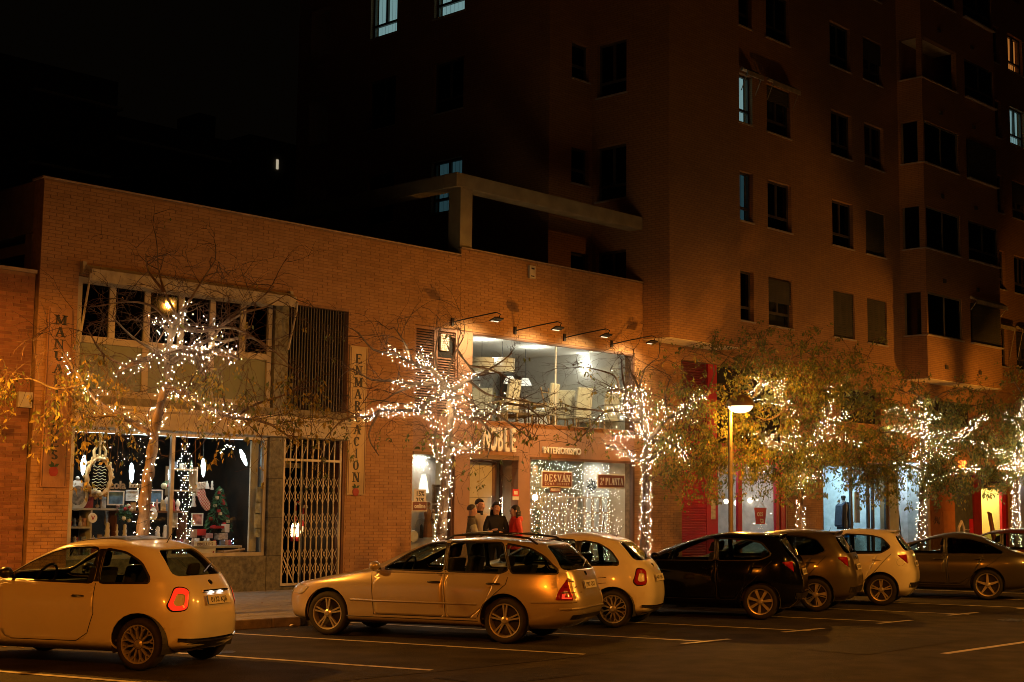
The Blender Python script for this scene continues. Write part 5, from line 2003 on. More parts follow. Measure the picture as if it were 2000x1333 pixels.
lamp_light('shop_glow', (42.9, 23.2, 3.0), 60, (.75, .92, 1.), tw, .15)
MB().box(42.31, 43.54, YF + .06, YF + .066, .13, 3.3).build('shop_window', pane_clear, tw)
MB().box(43.56, 43.69, YF - .01, YF + .3, .13, 3.4).build('stone_jamb', concrete, tw)
navy = mat('navy_cloth', (.02, .025, .045), .8, var=.3)
c = at(1648, 1033, 23.0)
t = thing('dress_form', 'dress form wearing a dark jacket over a grey top in the clothes shop', 'mannequin', (c.x, c.y, .15))
z = c.z
MB().lathe([(.11, 0), (.17, .02), (.19, .2), (.16, .4), (.2, .6), (.21, .72), (.12, .82), (.06, .86)], 18, (c.x, c.y, z - .0), sy=.6).build('torso', mat('grey_top', (.35, .35, .36), .8, var=.5, scale=25), t, smooth=True)
for s in (-1, 1):
    MB().prism([(c.x + s * .05, z + .82), (c.x + s * .28, z + .7), (c.x + s * .36, z + .1), (c.x + s * .3, z + .05), (c.x + s * .24, z + .4), (c.x + s * .22, z - .02), (c.x + s * .06, z)], c.y - .14, c.y + .12).build('jacket_side', navy, t, bevel=.02)
MB().lathe([(.06, .86), (.055, .9), (.075, .94), (.07, 1.0), (.001, 1.02)], 12, (c.x, c.y, z)).build('neck_cap', black, t, smooth=True)
MB().tube([(c.x, c.y, .15), (c.x, c.y, z + .02)], .02, 8).build('stand', steel, t)
t = thing('clothes_rail', 'rail of hanging dark and blue clothes at the left of the clothes shop', 'clothes rail', (37.6, 23.3, .15))
MB().tube([(37.2, 23.3, 1.72), (38.2, 23.3, 1.72)], .015, 6).build('rail', steel, t)
for x in (37.2, 38.2):
    MB().tube([(x, 23.3, .15), (x, 23.3, 1.72)], .015, 6).build('post', steel, t)
cols = [(.05, .06, .08), (.1, .02, .06), (.02, .05, .07), (.4, .45, .5), (.03, .08, .1), (.05, .05, .05), (.3, .34, .38)]
for i in range(9):
    x = 37.24 + i * .105
    MB().prism([(23.02, .65 + .1 * (i % 3)), (23.58, .65 + .1 * (i % 3)), (23.56, 1.5), (23.33, 1.68), (23.27, 1.68), (23.04, 1.5)], x, x + .07, 'x').build('garment', mat('cloth_%d' % (i % 7), cols[i % 7], .85, var=.4, scale=9), t, bevel=.015)
t = thing('folded_clothes_table', 'table of folded clothes with a blue pile in the clothes shop', 'table', (40, 23.7, .15))
MB().box(38.95, 40.8, 23.4, 24.2, .85, .9).build('top', white, t)
for x in (39.0, 40.7):
    MB().box(x, x + .05, 23.45, 24.15, .15, .85).build('leg', white, t)
for i, x in enumerate((39.05, 39.5, 40.15, 40.5)):
    for k in range(4):
        MB().box(x, x + .34, 23.45, 23.85, .905 + k * .045, .945 + k * .045).build('folded_garment', mat('fold_%d' % ((i + k) % 5), [(.12, .08, .25), (.02, .16, .5), (.4, .4, .45), (.08, .08, .1), (.03, .3, .6)][(i * 2 + k // 2) % 5], .85), t, bevel=.012)
t = thing('shoe_shelf', 'wall shelf with rows of shoes and bags in the clothes shop', 'shelf', (40, 25.6, 1.2))
for zz in (1.25, 1.55, 1.9, 2.25):
    MB().box(38.9, 41.05, 25.45, 25.79, zz, zz + .03).build('board', white, t)
    for i in range(9):
        x = 38.95 + i * .23
        MB().prism([(x, 0 + zz + .031), (x + .19, zz + .031), (x + .19, zz + .1), (x + .1, zz + .13), (x, zz + .17)], 25.5, 25.6).build('shoe', mat('shoe_%d' % (i % 4), [(.04, .05, .06), (.3, .32, .34), (.12, .06, .03), (.05, .1, .2)][i % 4], .6), t)
c = at(1672, 993, 23.2)
tag(MB().box(c.x - .14, c.x + .14, 23.15, 23.2, c.z - .45, c.z + .5).build('standing_panel', wood), 'tall pale wooden panel standing behind the clothes shop glass', 'panel')
t = thing('white_ladder', 'dark folded easel in the narrow second window of the clothes shop', 'easel', (42.8, 23, .15))
for a in (-.25, .25):
    MB().tube([(42.75 + a, 23, .15), (42.72, 23, 1.75)], .022, 6).build('leg', navy, t)
MB().tube([(42.55, 23, .9), (42.95, 23, .9)], .02, 6).build('cross_bar', navy, t)

# boarded front, graffiti, lit doorway ------------------------------
hb = mat('hoarding_brown', (.26, .09, .025), .7, var=.15, scale=2)
mb = MB()
mb.box(43.71, 45.55, YF + .05, YF + .1, .13, 2.99)
bd = mb.build('hoarding', hb, tw)
for a, b in ((43.9, 44.62), (44.66, 45.52)):
    MB().box(a, b, YF + .03, YF + .049, .2, 1.75).build('door_leaf', mat('hoarding_door', (.30, .11, .03), .6, var=.12), bd)
gr = MB()
random.seed(4)
for k in range(3):
    pts = [(44.05 + k * .13 + random.uniform(-.08, .1), YF + .026, 1.45 + random.uniform(-.16, .16)) for _ in range(6)]
    gr.tube(pts, .008, 4)
tag(gr.build('graffiti', black), 'scribbled dark tag on the brown boarded door', 'graffiti')
MB().box(45.56, 46.88, YF + .06, YF + .1, .13, 2.99).build('dark_panel', mat('slate_panel', (.05, .055, .06), .6, var=.3), tw)
gr = MB()
gr.tube([(45.75, YF + .05, .5), (45.78, YF + .05, 1.2), (45.98, YF + .05, 1.4), (46.15, YF + .05, 1.2), (46.2, YF + .05, .9)], [.03, .06, .07, .06, .04], 6)
gr.tube([(46.25, YF + .05, 1.15), (46.5, YF + .05, 1.12), (46.8, YF + .05, 1.2)], .012, 5)
tag(gr.build('graffiti', mat('spray_pale', (.4, .36, .36), .8)), 'pale curved graffiti on the slate grey panel', 'graffiti')
MB().box(46.6, 46.87, YF + .04, YF + .0595, .13, 1.5).build('red_banner', redp, tw)
f = MB()
f.box(46.92, 47.5, YF + .03, YF + .12, .13, 2.99)
f.box(49.42, 49.58, YF + .03, YF + .12, .13, 2.99)
f.build('door_side', mat('maroon', (.16, .012, .012), .5), tw)
MB().box(47.501, 49.419, YF + .03, YF + .12, 2.55, 2.99).build('door_head', mat('dark_head', (.03, .02, .02), .6), tw)
MB().box(49.1, 49.419, YF + .031, YF + .119, .13, 2.549).build('door_post', redp, tw)
r = MB()
r.box(47.4, 49.5, 24.6, 24.7, .1, 3.0)
r.box(47.3, 47.4, YF + .31, 24.7, .1, 3.0)
r.box(49.5, 49.6, YF + .31, 24.7, .1, 3.0)
r.box(47.4, 49.5, YF + .31, 24.6, 2.9, 3.0)
r.build('hall', mat('yellow_wall', (.72, .60, .22), .8, var=.05), tw)
MB().box(47.55, 47.95, YF + .4, YF + .45, .13, 2.5).build('orange_leaf', mat('orange_door', (.6, .16, .03), .5), tw)
lamp_light('hall_glow', (48.5, 23.2, 2.6), 120, (1, .82, .42), tw, .12)
t = thing('leaning_board', 'dark wooden board leaning against the lit yellow doorway', 'board', (47.9, YF - .1, .13))
MB().prism([(47.72, 1.75), (47.95, 1.7), (48.5, .2), (48.25, .15)], YF - .12, YF - .06).build('plank', wood_dk, t)
MB().prism([(47.8, 1.6), (47.88, 1.58), (48.37, .3), (48.3, .28)], YF - .125, YF - .1205).build('inlay', hb, t)
neon = glow('neon_orange', (1., .22, .03), 5)
for i, (px, py, w_, lab) in enumerate(((1880, 908, .55, 'orange lit sign showing through leaves left of the yellow doorway'), (1955, 918, .9, 'orange lit sign over the yellow doorway'))):
    c = at(px, py, YF - .06)
    t = thing('neon_sign', lab, 'sign', (c.x, YF, c.z), 'orange signs over the far door')
    for q in range(4):
        x = c.x - w_ / 2 + q * w_ / 4
        MB().tube([(x, YF - .06, c.z - .14), (x + .03, YF - .06, c.z + .14), (x + w_ / 5, YF - .06, c.z + .1), (x + w_ / 6, YF - .06, c.z - .12)], .016, 5).build('letter_tube', neon, t)
MB().box(48.0, 49.3, YF - .03, YF + .02, 2.6, 2.66).build('door_light', glow('door_strip', (1., .3, .06), 1.2), tw)
MB().box(50.2, 56, YF + .4, YF + .5, .1, 3.1).build('backing', mat('grey_shop', (.3, .3, .33), .6), tw)
lamp_light('shop_glow', (51.2, YF + .2, 2.9), 10, (.9, .95, 1.), tw, .1)
# cable along the facade
t = MB()
pts = [(18.5 + i * .6, YF - .03, 3.98 - .12 * math.sin(math.pi * ((i * .6) % 6) / 6)) for i in range(18)]
t.tube(pts, .008, 5)
tag(t.build('cable', black), 'thin dark cable slung along the brick facade', 'cable')
# ------------------------------------------------------------------ street lamps
pole_m = mat('lamp_pole', (.12, .095, .06), .5, metal=.5)
shade_m = mat('lamp_shade_metal', (.24, .15, .08), .5, metal=.3)


def street_lamp(x, y, lab, power, drop=.32):
    t = thing('street_lamp', lab, 'street lamp', (x, y, PV), 'low lamps along the pavement')
    mb = MB()
    mb.lathe([(.001, 0), (.09, 0), (.09, .25), (.055, .3), (.045, 3.8), (.001, 3.82)], 14, (x, y, PV))
    mb.build('post', pole_m, t, smooth=True)
    cx, cy, cz = x, y - .27, 4.0
    MB().lathe([(.31, -.01), (.31, .02), (.27, .12), (.18, .2), (.07, .245), (.001, .25)], 24, (cx, cy, cz), sx=.85, sy=1.1).build('lamp_shade', shade_m, t, smooth=True)
    MB().lathe([(.27, .0), (.25, -.05), (.2, -.11), (.1, -.15), (.001, -.16)], 24, (cx, cy, cz), sx=.85, sy=1.1).build('lens', glow('sodium_lens', (1., .70, .36), 4.5), t, smooth=True)
    MB().tube([(x, y, 3.8), (x, y - .02, 3.95), (x, y - .12, 4.08)], .04, 8).build('neck', pole_m, t)
    if x > 20:
        lamp_light('lamp_glow', (cx, cy, cz - drop), power, SODIUM, t, .04)
    else:
        lamp_light('lamp_glow', (cx, cy, cz - drop), power, SODIUM, t, .04, 'SPOT', spot_size=R(179), spot_blend=.12).rotation_euler = (R(22), 0, 0)


street_lamp(26.35, 18.2, 'lit street lamp with rounded shade on the pavement before the red shop', 800, .24)
street_lamp(8.5, 18.2, 'lit street lamp just outside the picture to the left', 1100, .19)
street_lamp(44.2, 18.2, 'lit street lamp just outside the picture to the right', 700)


def road_lamp(x, y, lab, power):
    col = DEEP if x < 15 else SODIUM
    t = thing('road_lamp', lab, 'street lamp', (x, y, 0), 'tall lamps on the near side of the road')
    MB().lathe([(.001, 0), (.14, 0), (.12, .6), (.06, 8.8), (.001, 8.85)], 14, (x, y, 0)).build('post', pole_m, t, smooth=True)
    MB().tube([(x, y, 8.8), (x, y + .4, 9.3), (x, y + 1.4, 9.5)], .045, 8).build('arm', pole_m, t)
    MB().box(x - .16, x + .16, y + 1.3, y + 2.0, 9.45, 9.6).build('head', shade_m, t, bevel=.04)
    MB().box(x - .13, x + .13, y + 1.36, y + 1.94, 9.41, 9.448).build('lens', glow('sodium_lens', (1., .70, .34), 11), t)
    lamp_light('lamp_glow', (x, y + 1.65, 9.3), power, col, t, .12, 'SPOT', spot_size=R(172), spot_blend=.3).rotation_euler = (R(1 if x < 0 else 3 if x < 25 else 7), 0, 0)


road_lamp(-5, -2.5, 'tall road lamp behind the viewer to the left', 6400)
road_lamp(9, -4, 'unseen road lamp right of the viewer, added to light the car flanks', 950)  # added out of view to light the flanks of the right-hand cars
road_lamp(21, -3.5, 'unseen road lamp far right of the viewer, added to light the white hatchback', 4200)  # added out of view to brighten the white hatchback's flank
road_lamp(31, -4, 'farthest unseen road lamp, added to light the front of the tall block', 4600)  # added out of view just to light the tower front

# ------------------------------------------------------------------ trees wound with lights
def leaf_mat(name, col, tr=.4):
    m = mat(name, col, .6, var=.35, scale=9)
    n, l = m.node_tree.nodes, m.node_tree.links
    b = n['Principled BSDF']
    out = n['Material Output']
    t = n.new('ShaderNodeBsdfTranslucent')
    mx = n.new('ShaderNodeMixShader')
    mx.inputs[0].default_value = tr
    l.new(b.inputs['Base Color'].links[0].from_socket, t.inputs[0])
    l.new(b.outputs[0], mx.inputs[1])
    l.new(t.outputs[0], mx.inputs[2])
    l.new(mx.outputs[0], out.inputs[0])
    return m


leaf_y = leaf_mat('leaf_ochre', (.31, .235, .05))
leaf_o = leaf_mat('leaf_olive', (.165, .19, .05))
leaf_g = leaf_mat('leaf_green', (.11, .14, .04))
bark = mat('bark', (.15, .11, .07), .9, var=.45, scale=14, bump=.8, bscale=30, stretch=(1, 1, .4))
twig_m = mat('twig', (.085, .052, .03), .9, var=.3)
led = glow('led_warm_white', (1., .74, .47), 62)
led_b = glow('led_cool_white', (.5, .7, 1.), 55)


def atd(x, y, w_):
    d = _r * ((x - 1000) / FPX) + _u * ((666.5 - y) / FPX) + _f
    return Vector((0, 0, CAM_H)) + d * w_


def smooth_path(pts, step=.12):
    out = []
    n = len(pts)
    for i in range(n - 1):
        p0, p1, p2, p3 = pts[max(i - 1, 0)], pts[i], pts[i + 1], pts[min(i + 2, n - 1)]
        k = max(2, int((p2 - p1).length / step))
        for q in range(k):
            t = q / k
            out.append(.5 * ((2 * p1) + (p2 - p0) * t + (2 * p0 - 5 * p1 + 4 * p2 - p3) * t * t + (3 * p1 - p0 - 3 * p2 + p3) * t ** 3))
    out.append(pts[-1])
    return out


def make_tree(i, trunk, limbs, lab, lab2, leaves, leafmix, low_only, seed, twig=1., bare=(), dens=1., droop=()):
    rnd = random.Random(seed)
    bx = 11.59 + 5.83 * i
    base = Vector((bx, 18.2, PV))
    w_ = (base - Vector((0, 0, CAM_H))).dot(_f)
    t = thing('street_tree', lab, 'tree', tuple(base), 'trees wound with lights')
    s = thing('string_lights', lab2, 'string lights', tuple(base + Vector((0, 0, .3))), 'light strings on the trees')
    tp = [base.copy()] + [atd(x, y, w_) for x, y in trunk]
    if tp[1].z < tp[0].z + .2:
        tp.pop(1)
    tp = smooth_path(tp, .1)
    n = len(tp)
    R0 = .105
    tb = MB()
    rad = [R0 * (1.3 if q < 2 else 1) * (1 - .55 * q / n) + .012 * math.sin(q * 1.7) for q in range(n)]
    tb.tube([p + Vector((rnd.gauss(0, .006), rnd.gauss(0, .006), 0)) for p in tp], rad, 9)
    tb.lathe([(.6, -.02), (.6, .012), (.55, .015), (.001, .015)], 18, (base.x, base.y, PV), mi=1)
    paths = [(tp, rad, 1)]
    for L in limbs:
        dpt = [0]
        drift = rnd.uniform(-.35, .35)
        pts = [atd(x, y, w_ + drift * k) for k, (x, y) in enumerate(L)]
        # root the limb on the trunk
        pp = smooth_path(pts, .12)
        m = len(pp)
        r0 = .05 if len(L) > 3 else .036
        rr = [max(.012, r0 * (1 - .75 * q / m)) for q in range(m)]
        MB().tube(pp, rr, 6).build('limb', bark, t, smooth=True)
        paths.append((pp, rr, 0))
    for L in bare:
        pts = [atd(x, y, w_ + rnd.uniform(-.2, .2)) for x, y in L]
        pp = smooth_path(pts, .12)
        m = len(pp)
        rr = [max(.006, .026 * (1 - .8 * q / m)) for q in range(m)]
        MB().tube(pp, rr, 5).build('limb', bark, t, smooth=True)
        paths.append((pp, rr, 2))
    tr = tb.build('trunk', [bark, mat('tree_soil', (.06, .045, .03), .95)], t, smooth=True)
    # twigs
    tw_ = MB()
    tips = []

    def grow(p, d, ln, r, lev):
        k = 4
        pts = [p]
        q, dd = p.copy(), d.normalized()
        for a in range(k):
            dd = (dd + Vector((rnd.gauss(0, .22), rnd.gauss(0, .22), rnd.gauss(-.02 if lev < 2 else -.1, .2)))).normalized()
            q = q + dd * (ln / k)
            pts.append(q)
        tw_.tube(pts, [r * (1 - .7 * a / k) for a in range(k + 1)], 4 if lev == 1 else 3, cap=False)
        tips.extend([(pp_, lev) for pp_ in pts[1:]])
        if lev < 3:
            for a in range(rnd.choice([4, 5, 6]) if lev == 1 else rnd.choice([2, 3])):
                b = pts[rnd.randint(1, k)]
                v = Vector((rnd.gauss(0, 1), rnd.gauss(0, 1), rnd.gauss(.15, .7))).normalized()
                grow(b, dd * .7 + v * .8, ln * rnd.uniform(.45, .75), r * .6, lev + 1)

    for pp, rr, kind in paths:
        m = len(pp)
        for q in range(m):
            frac = q / m
            if kind == 1 and frac < .52:
                continue
            pr = (.34 + .3 * frac) * twig * (1.5 if kind == 2 else 1)
            if rnd.random() < pr:
                ax = (pp[min(q + 1, m - 1)] - pp[max(q - 1, 0)]).normalized()
                v = Vector((rnd.gauss(0, 1), rnd.gauss(0, 1), rnd.gauss(.35, .6))).normalized()
                grow(pp[q], ax * .5 + v, rnd.uniform(.35, .95), .008, 1)
    hang = []
    sx0 = .686 * base.x - .728 * base.y
    for s0, s1, z0, z1, num in droop:
        pool = [p for p, lev in tips if s0 < .686 * p.x - .728 * p.y - sx0 < s1 and z0 < p.z < z1]
        for _ in range(num if pool else 0):
            q = rnd.choice(pool).copy()
            dd = Vector((rnd.gauss(0, .35), rnd.gauss(0, .35), -.6))
            pts = [q]
            ln = rnd.uniform(.3, .95)
            for a in range(5):
                dd = (dd + Vector((rnd.gauss(0, .15), rnd.gauss(0, .15), -.22))).normalized()
                q = q + dd * ln / 5
                pts.append(q)
            tw_.tube(pts, [.005, .0045, .004, .0035, .003, .002], 3, cap=False)
            hang += pts[1:]
    tw_.build('twigs', twig_m, t)
    # leaves hang from the twigs
    lf = MB()
    cand = []
    for p, lev in tips:
        wgt = low_only(p) if low_only else 1.
        if rnd.random() < wgt:
            cand.append(p)
    cand += hang * 4
    if cand:
        for li in range(leaves):
            if li % 4 == 0:
                pc = rnd.choice(cand) + Vector((rnd.gauss(0, .03), rnd.gauss(0, .03), rnd.gauss(-.02, .03)))
                grown = rnd.uniform(.6, 1.2)
            p = pc + Vector((rnd.gauss(0, .035), rnd.gauss(0, .035), rnd.gauss(-.02, .035)))
            a = Vector((rnd.gauss(0, .5), rnd.gauss(0, .5), rnd.uniform(-1.2, -.2))).normalized()
            b = a.cross(Vector((rnd.gauss(0, 1), rnd.gauss(0, 1), rnd.gauss(0, 1)))).normalized()
            ln = rnd.uniform(.065, .105) * grown
            wd = ln * .24
            c_ = a.cross(b) * ln * .1
            x = rnd.random()
            mi = 0 if x < leafmix[0] else 1 if x < leafmix[1] else 2
            lf.add([p, p + a * ln * .45 + b * wd + c_, p + a * ln, p + a * ln * .45 - b * wd + c_], [(0, 1, 2), (0, 2, 3)], mi)
        lf.build('crown', [leaf_y, leaf_o, leaf_g], t)
    # lights
    bb, cb = MB(), MB()
    for pp, rr, kind in paths:
        if kind == 2:
            continue
        hel = []
        acc, ang = 0, rnd.uniform(0, 6)
        m = len(pp)
        for q in range(m - 1):
            ln = (pp[q + 1] - pp[q]).length
            ax = (pp[q + 1] - pp[q]).normalized()
            u_ = ax.orthogonal().normalized()
            v_ = ax.cross(u_)
            per = (64 if kind == 1 else 48) * dens * ln
            if pp[q].z < .25:
                continue
            k = int(per) + (1 if rnd.random() < per % 1 else 0)
            for _ in range(k):
                a = rnd.uniform(0, 6.283)
                rad_ = rr[q] + .014 + abs(rnd.gauss(0, .02 if kind == 1 else .055))
                p = pp[q] + ax * rnd.uniform(0, ln) + (u_ * math.cos(a) + v_ * math.sin(a)) * rad_
                bulbs(bb, [p], rnd.choice([.0042, .0052, .006]), 1 if rnd.random() < .05 else 0)
            for z in range(3):
                ang += .9
                hel.append(pp[q] + ax * ln * z / 3 + (u_ * math.cos(ang) + v_ * math.sin(ang)) * (rr[q] + .008))
        if len(hel) > 2:
            cb.tube(hel, .004, 3, cap=False)
    for _ in range(int(90 * dens)):
        p, lev = rnd.choice(tips)
        pp, rr, kind = rnd.choice(paths[1:len(limbs) + 1])
        c0 = rnd.choice(pp)
        if (p - c0).length < .6:
            bulbs(bb, [p], .005)
    pool = [p for p, lev in tips if p.z > 1.2] or [p for p in tp if p.z > 1.2]
    lit = [q for pp, rr, kind in paths if kind < 2 for q in pp if q.z > .8]
    n_l = 15
    for j in range(n_l):
        q = rnd.choice(lit)
        a = rnd.uniform(0, 6.283)
        q = q + Vector((math.cos(a) * .3, math.sin(a) * .3, rnd.uniform(-.1, .15)))
        lamp_light('bulb_glow', q, 3.6 * dens, (1., .70, .40), s, .012)
    o = bb.build('bulbs', [led, led_b], s)
    o['kind'] = 'stuff'
    cb.build('wire', black, s)


T1 = ([(283, 978), (292, 910), (301, 856), (307, 820), (314, 784), (325, 753), (328, 712), (330, 672), (339, 640), (346, 618)],
      [[(301, 850), (278, 838), (235, 811), (195, 789), (166, 748), (148, 726), (121, 685)],
       [(328, 705), (310, 690), (283, 703), (247, 717), (224, 730)],
       [(328, 712), (345, 700), (373, 681), (413, 663), (436, 668)],
       [(330, 690), (360, 682), (391, 690), (430, 684), (467, 703)],
       [(372, 682), (385, 700), (391, 721), (404, 744)],
       [(338, 642), (362, 641), (395, 648), (433, 636)],
       [(325, 758), (359, 766), (395, 789), (431, 807), (458, 816), (499, 820)],
       [(333, 650), (318, 636), (312, 628)], [(345, 620), (362, 608), (358, 606)]])
B1 = [[(346, 618), (323, 573), (310, 527), (307, 480)], [(346, 618), (372, 585), (400, 540), (420, 510)], [(339, 640), (300, 600), (250, 590), (180, 600)],
      [(413, 663), (450, 620), (500, 590), (535, 560)], [(436, 668), (490, 660), (540, 690), (570, 720)], [(433, 636), (480, 610), (520, 600), (560, 575)],
      [(499, 820), (530, 830), (560, 850), (590, 870)], [(235, 811), (180, 815), (130, 830)], [(166, 748), (110, 760), (60, 740), (10, 745)], [(247, 717), (200, 690), (170, 640)],
      [(458, 816), (500, 790), (560, 770), (600, 740)], [(310, 690), (260, 660), (220, 620)], [(395, 648), (440, 640), (480, 650), (520, 680)], [(323, 573), (290, 530), (285, 500)]]
make_tree(0, *T1, 'leftmost street tree with ochre hanging leaves and bare top before the frame shop', 'warm light string wound round the leftmost tree before the frame shop', 2300, (.72, .9),
          lambda p: .5 if p.z < 3.7 and abs(.686 * p.x - .728 * p.y + 5.5) > .6 else .02, 101, .8, B1, .72,
          [(-2.2, -.25, 2.9, 3.9, 90), (.6, 2.6, 2.9, 3.7, 80)])
T2 = ([(866, 1000), (870, 950), (871, 910), (875, 871), (878, 835), (881, 805), (876, 769), (872, 755)],
      [[(876, 772), (865, 765), (845, 778), (825, 795), (802, 802), (769, 802), (743, 802), (719, 815), (700, 813)],
       [(872, 758), (855, 732), (832, 719), (805, 709), (769, 691), (752, 688)],
       [(872, 760), (850, 752), (818, 750), (790, 748), (765, 744)],
       [(881, 800), (901, 815), (934, 818), (964, 805), (987, 788)],
       [(876, 768), (895, 755), (914, 742), (931, 735)],
       [(880, 780), (905, 775), (925, 790), (935, 805)], [(875, 871), (891, 871), (914, 877), (934, 864)],
       [(871, 905), (855, 894), (850, 870), (848, 851), (856, 830)], [(825, 795), (840, 815), (846, 825)], [(832, 719), (826, 700), (818, 690)]])
B2 = [[(769, 691), (729, 683), (700, 650), (680, 640)], [(931, 735), (917, 716), (894, 683), (900, 650)], [(917, 716), (957, 722), (1003, 745)], [(931, 735), (975, 710), (1000, 690)],
      [(987, 788), (1033, 798), (1070, 830)], [(765, 744), (726, 742), (690, 720)], [(805, 709), (790, 670), (770, 640)], [(855, 732), (850, 690), (860, 640)], [(964, 805), (1000, 830), (1040, 860)],
      [(700, 813), (670, 820), (640, 850)], [(872, 755), (880, 710), (905, 660)], [(743, 802), (720, 850), (740, 890)], [(934, 818), (960, 850), (950, 900)], [(914, 742), (950, 770), (1000, 780), (1060, 790)], [(818, 750), (770, 770), (740, 790)]]
make_tree(1, *T2, 'nearly bare street tree before the furniture shop', 'dense warm light string on the nearly bare tree before the furniture shop', 420, (.25, .6),
          lambda p: .8 if p.z < 3.1 else .03, 102, .8, B2, 1.15)
T3 = ([(1261.5, 990), (1261.5, 930), (1260, 894), (1264, 858), (1255, 822), (1249, 792), (1248, 759)],
      [[(1255, 825), (1227, 816), (1212, 804), (1182, 804), (1161, 825)], [(1260, 900), (1239, 897), (1212, 879), (1182, 870)], [(1258, 850), (1230, 846), (1194, 852)],
       [(1249, 800), (1224, 774), (1209, 762), (1185, 765)], [(1262, 862), (1275, 852), (1302, 819), (1329, 804), (1350, 786), (1380, 771)],
       [(1264, 862), (1290, 860), (1314, 861), (1341, 885)], [(1329, 804), (1350, 810), (1359, 828)], [(1261, 905), (1280, 890), (1296, 880)], [(1251, 800), (1240, 770), (1228, 758)], [(1255, 820), (1285, 800), (1300, 785)],
       [(1300, 860), (1330, 880), (1350, 910)], [(1249, 795), (1258, 775), (1256, 757)], [(1227, 816), (1218, 790), (1222, 770)]])
B3 = [[(1209, 762), (1200, 735), (1155, 720), (1120, 715)], [(1224, 774), (1215, 730), (1215, 696)], [(1248, 759), (1260, 720), (1285, 700)], [(1248, 759), (1230, 720), (1240, 690)], [(1380, 771), (1395, 730), (1390, 700)],
      [(1350, 786), (1340, 740), (1330, 715)], [(1182, 804), (1150, 800), (1110, 795)], [(1161, 825), (1140, 850), (1120, 870)], [(1302, 819), (1300, 770), (1310, 735)], [(1341, 885), (1370, 900), (1400, 905)]]
make_tree(2, *T3, 'street tree with olive leaves on its right half, between furniture shop and red shutter', 'dense warm light string on the tree left of the red shutter', 4200, (.42, .8),
          lambda p: (.95 if p.x - p.y > 5.35 else .12) * (1 if p.z < 4.3 else .15), 103, .75, B3, 1.2, [(.2, 1.8, 2.6, 4., 60)])
T4 = ([(1563, 985), (1566, 940), (1572, 898), (1570, 880)],
      [[(1570, 885), (1557, 874), (1554, 835), (1539, 796), (1524, 769), (1488, 742), (1464, 727)], [(1570, 885), (1590, 868), (1605, 832), (1620, 790), (1620, 754)], [(1605, 832), (1629, 826), (1659, 808)],
       [(1595, 862), (1625, 850), (1656, 856), (1683, 868)], [(1560, 875), (1509, 865), (1470, 844), (1437, 847)], [(1572, 898), (1600, 890), (1618, 895)], [(1539, 796), (1510, 785), (1480, 788)], [(1524, 769), (1530, 750), (1527, 745)],
       [(1488, 742), (1478, 765), (1468, 778)], [(1555, 850), (1520, 845), (1490, 870)], [(1566, 930), (1585, 935), (1605, 925)], [(1620, 790), (1632, 770), (1650, 755)]])
B4 = [[(1620, 754), (1596, 706), (1575, 688)], [(1620, 754), (1660, 720), (1700, 700)], [(1464, 727), (1430, 700), (1400, 690)], [(1488, 742), (1490, 700), (1480, 670)], [(1659, 808), (1700, 790), (1740, 780)], [(1683, 868), (1720, 880), (1750, 900)],
      [(1437, 847), (1400, 860), (1370, 880)], [(1524, 769), (1540, 720), (1550, 680)], [(1554, 835), (1600, 790), (1580, 740)], [(1509, 865), (1470, 890), (1430, 910)], [(1656, 856), (1680, 900), (1700, 940)], [(1539, 796), (1500, 820), (1450, 800), (1410, 790)],
      [(1618, 895), (1650, 910), (1690, 930)], [(1490, 870), (1450, 880), (1420, 900), (1390, 920)]]
make_tree(3, *T4, 'dense leafy street tree behind the lit street lamp', 'warm light string on the dense tree behind the street lamp', 24000, (.14, .6), lambda p: 1 if p.z < 5.2 else .5, 104, 1.15, B4, .95, [(-2.4, 2.4, 2.6, 3.8, 120)])
T5 = ([(1800, 990), (1803, 944), (1801.5, 920), (1803, 887), (1803, 855), (1807, 828), (1815, 806)],
      [[(1806, 830), (1785, 812), (1753, 801), (1729, 798)], [(1803, 858), (1780, 839), (1739, 844)], [(1802, 922), (1783, 912), (1745, 909)], [(1803, 890), (1831, 871), (1853, 866), (1880, 852), (1901, 831), (1928, 813)],
       [(1803, 858), (1842, 850), (1880, 852), (1912, 866), (1950, 887)], [(1802, 918), (1831, 895), (1869, 882)], [(1803, 938), (1842, 925), (1874, 920), (1915, 912)], [(1807, 828), (1800, 795), (1799, 780)], [(1812, 812), (1840, 812)], [(1803, 890), (1785, 885), (1778, 895)]])
B5 = [[(1729, 798), (1700, 790), (1680, 770)], [(1815, 806), (1830, 775), (1860, 760)], [(1928, 813), (1940, 790), (1930, 770)], [(1739, 844), (1700, 850), (1680, 870)], [(1745, 909), (1720, 920), (1700, 950)], [(1880, 852), (1900, 900), (1890, 930)], [(1799, 780), (1780, 765), (1760, 770)], [(1853, 866), (1860, 820), (1880, 790)]]
make_tree(4, *T5, 'leafy street tree before the boarded front, left of the yellow doorway', 'warm light string on the tree left of the yellow doorway', 14000, (.2, .65), lambda p: 1 if p.z < 4.7 else .3, 105, .9, B5, 1.25, [(-2, 2, 2.6, 3.8, 70)])
T6 = ([(1984, 990), (1985, 950), (1989, 909), (1990, 855), (1999, 801), (2002, 780)],
      [[(1987, 925), (1966, 909), (1942, 920)], [(1991, 840), (1982, 823), (1961, 813)], [(1988, 905), (1970, 890), (1950, 880)], [(1990, 870), (2020, 850), (2060, 840)], [(1989, 900), (2030, 900), (2070, 880)], [(1986, 945), (1972, 935), (1960, 930)], [(1990, 880), (2000, 860), (2010, 830)], [(1988, 915), (2005, 905), (2015, 880)]])
B6 = [[(1961, 813), (1940, 790), (1920, 780)], [(2002, 780), (1990, 760), (1980, 745)], [(1942, 920), (1920, 930), (1900, 950)], [(2060, 840), (2090, 820), (2120, 830)]]
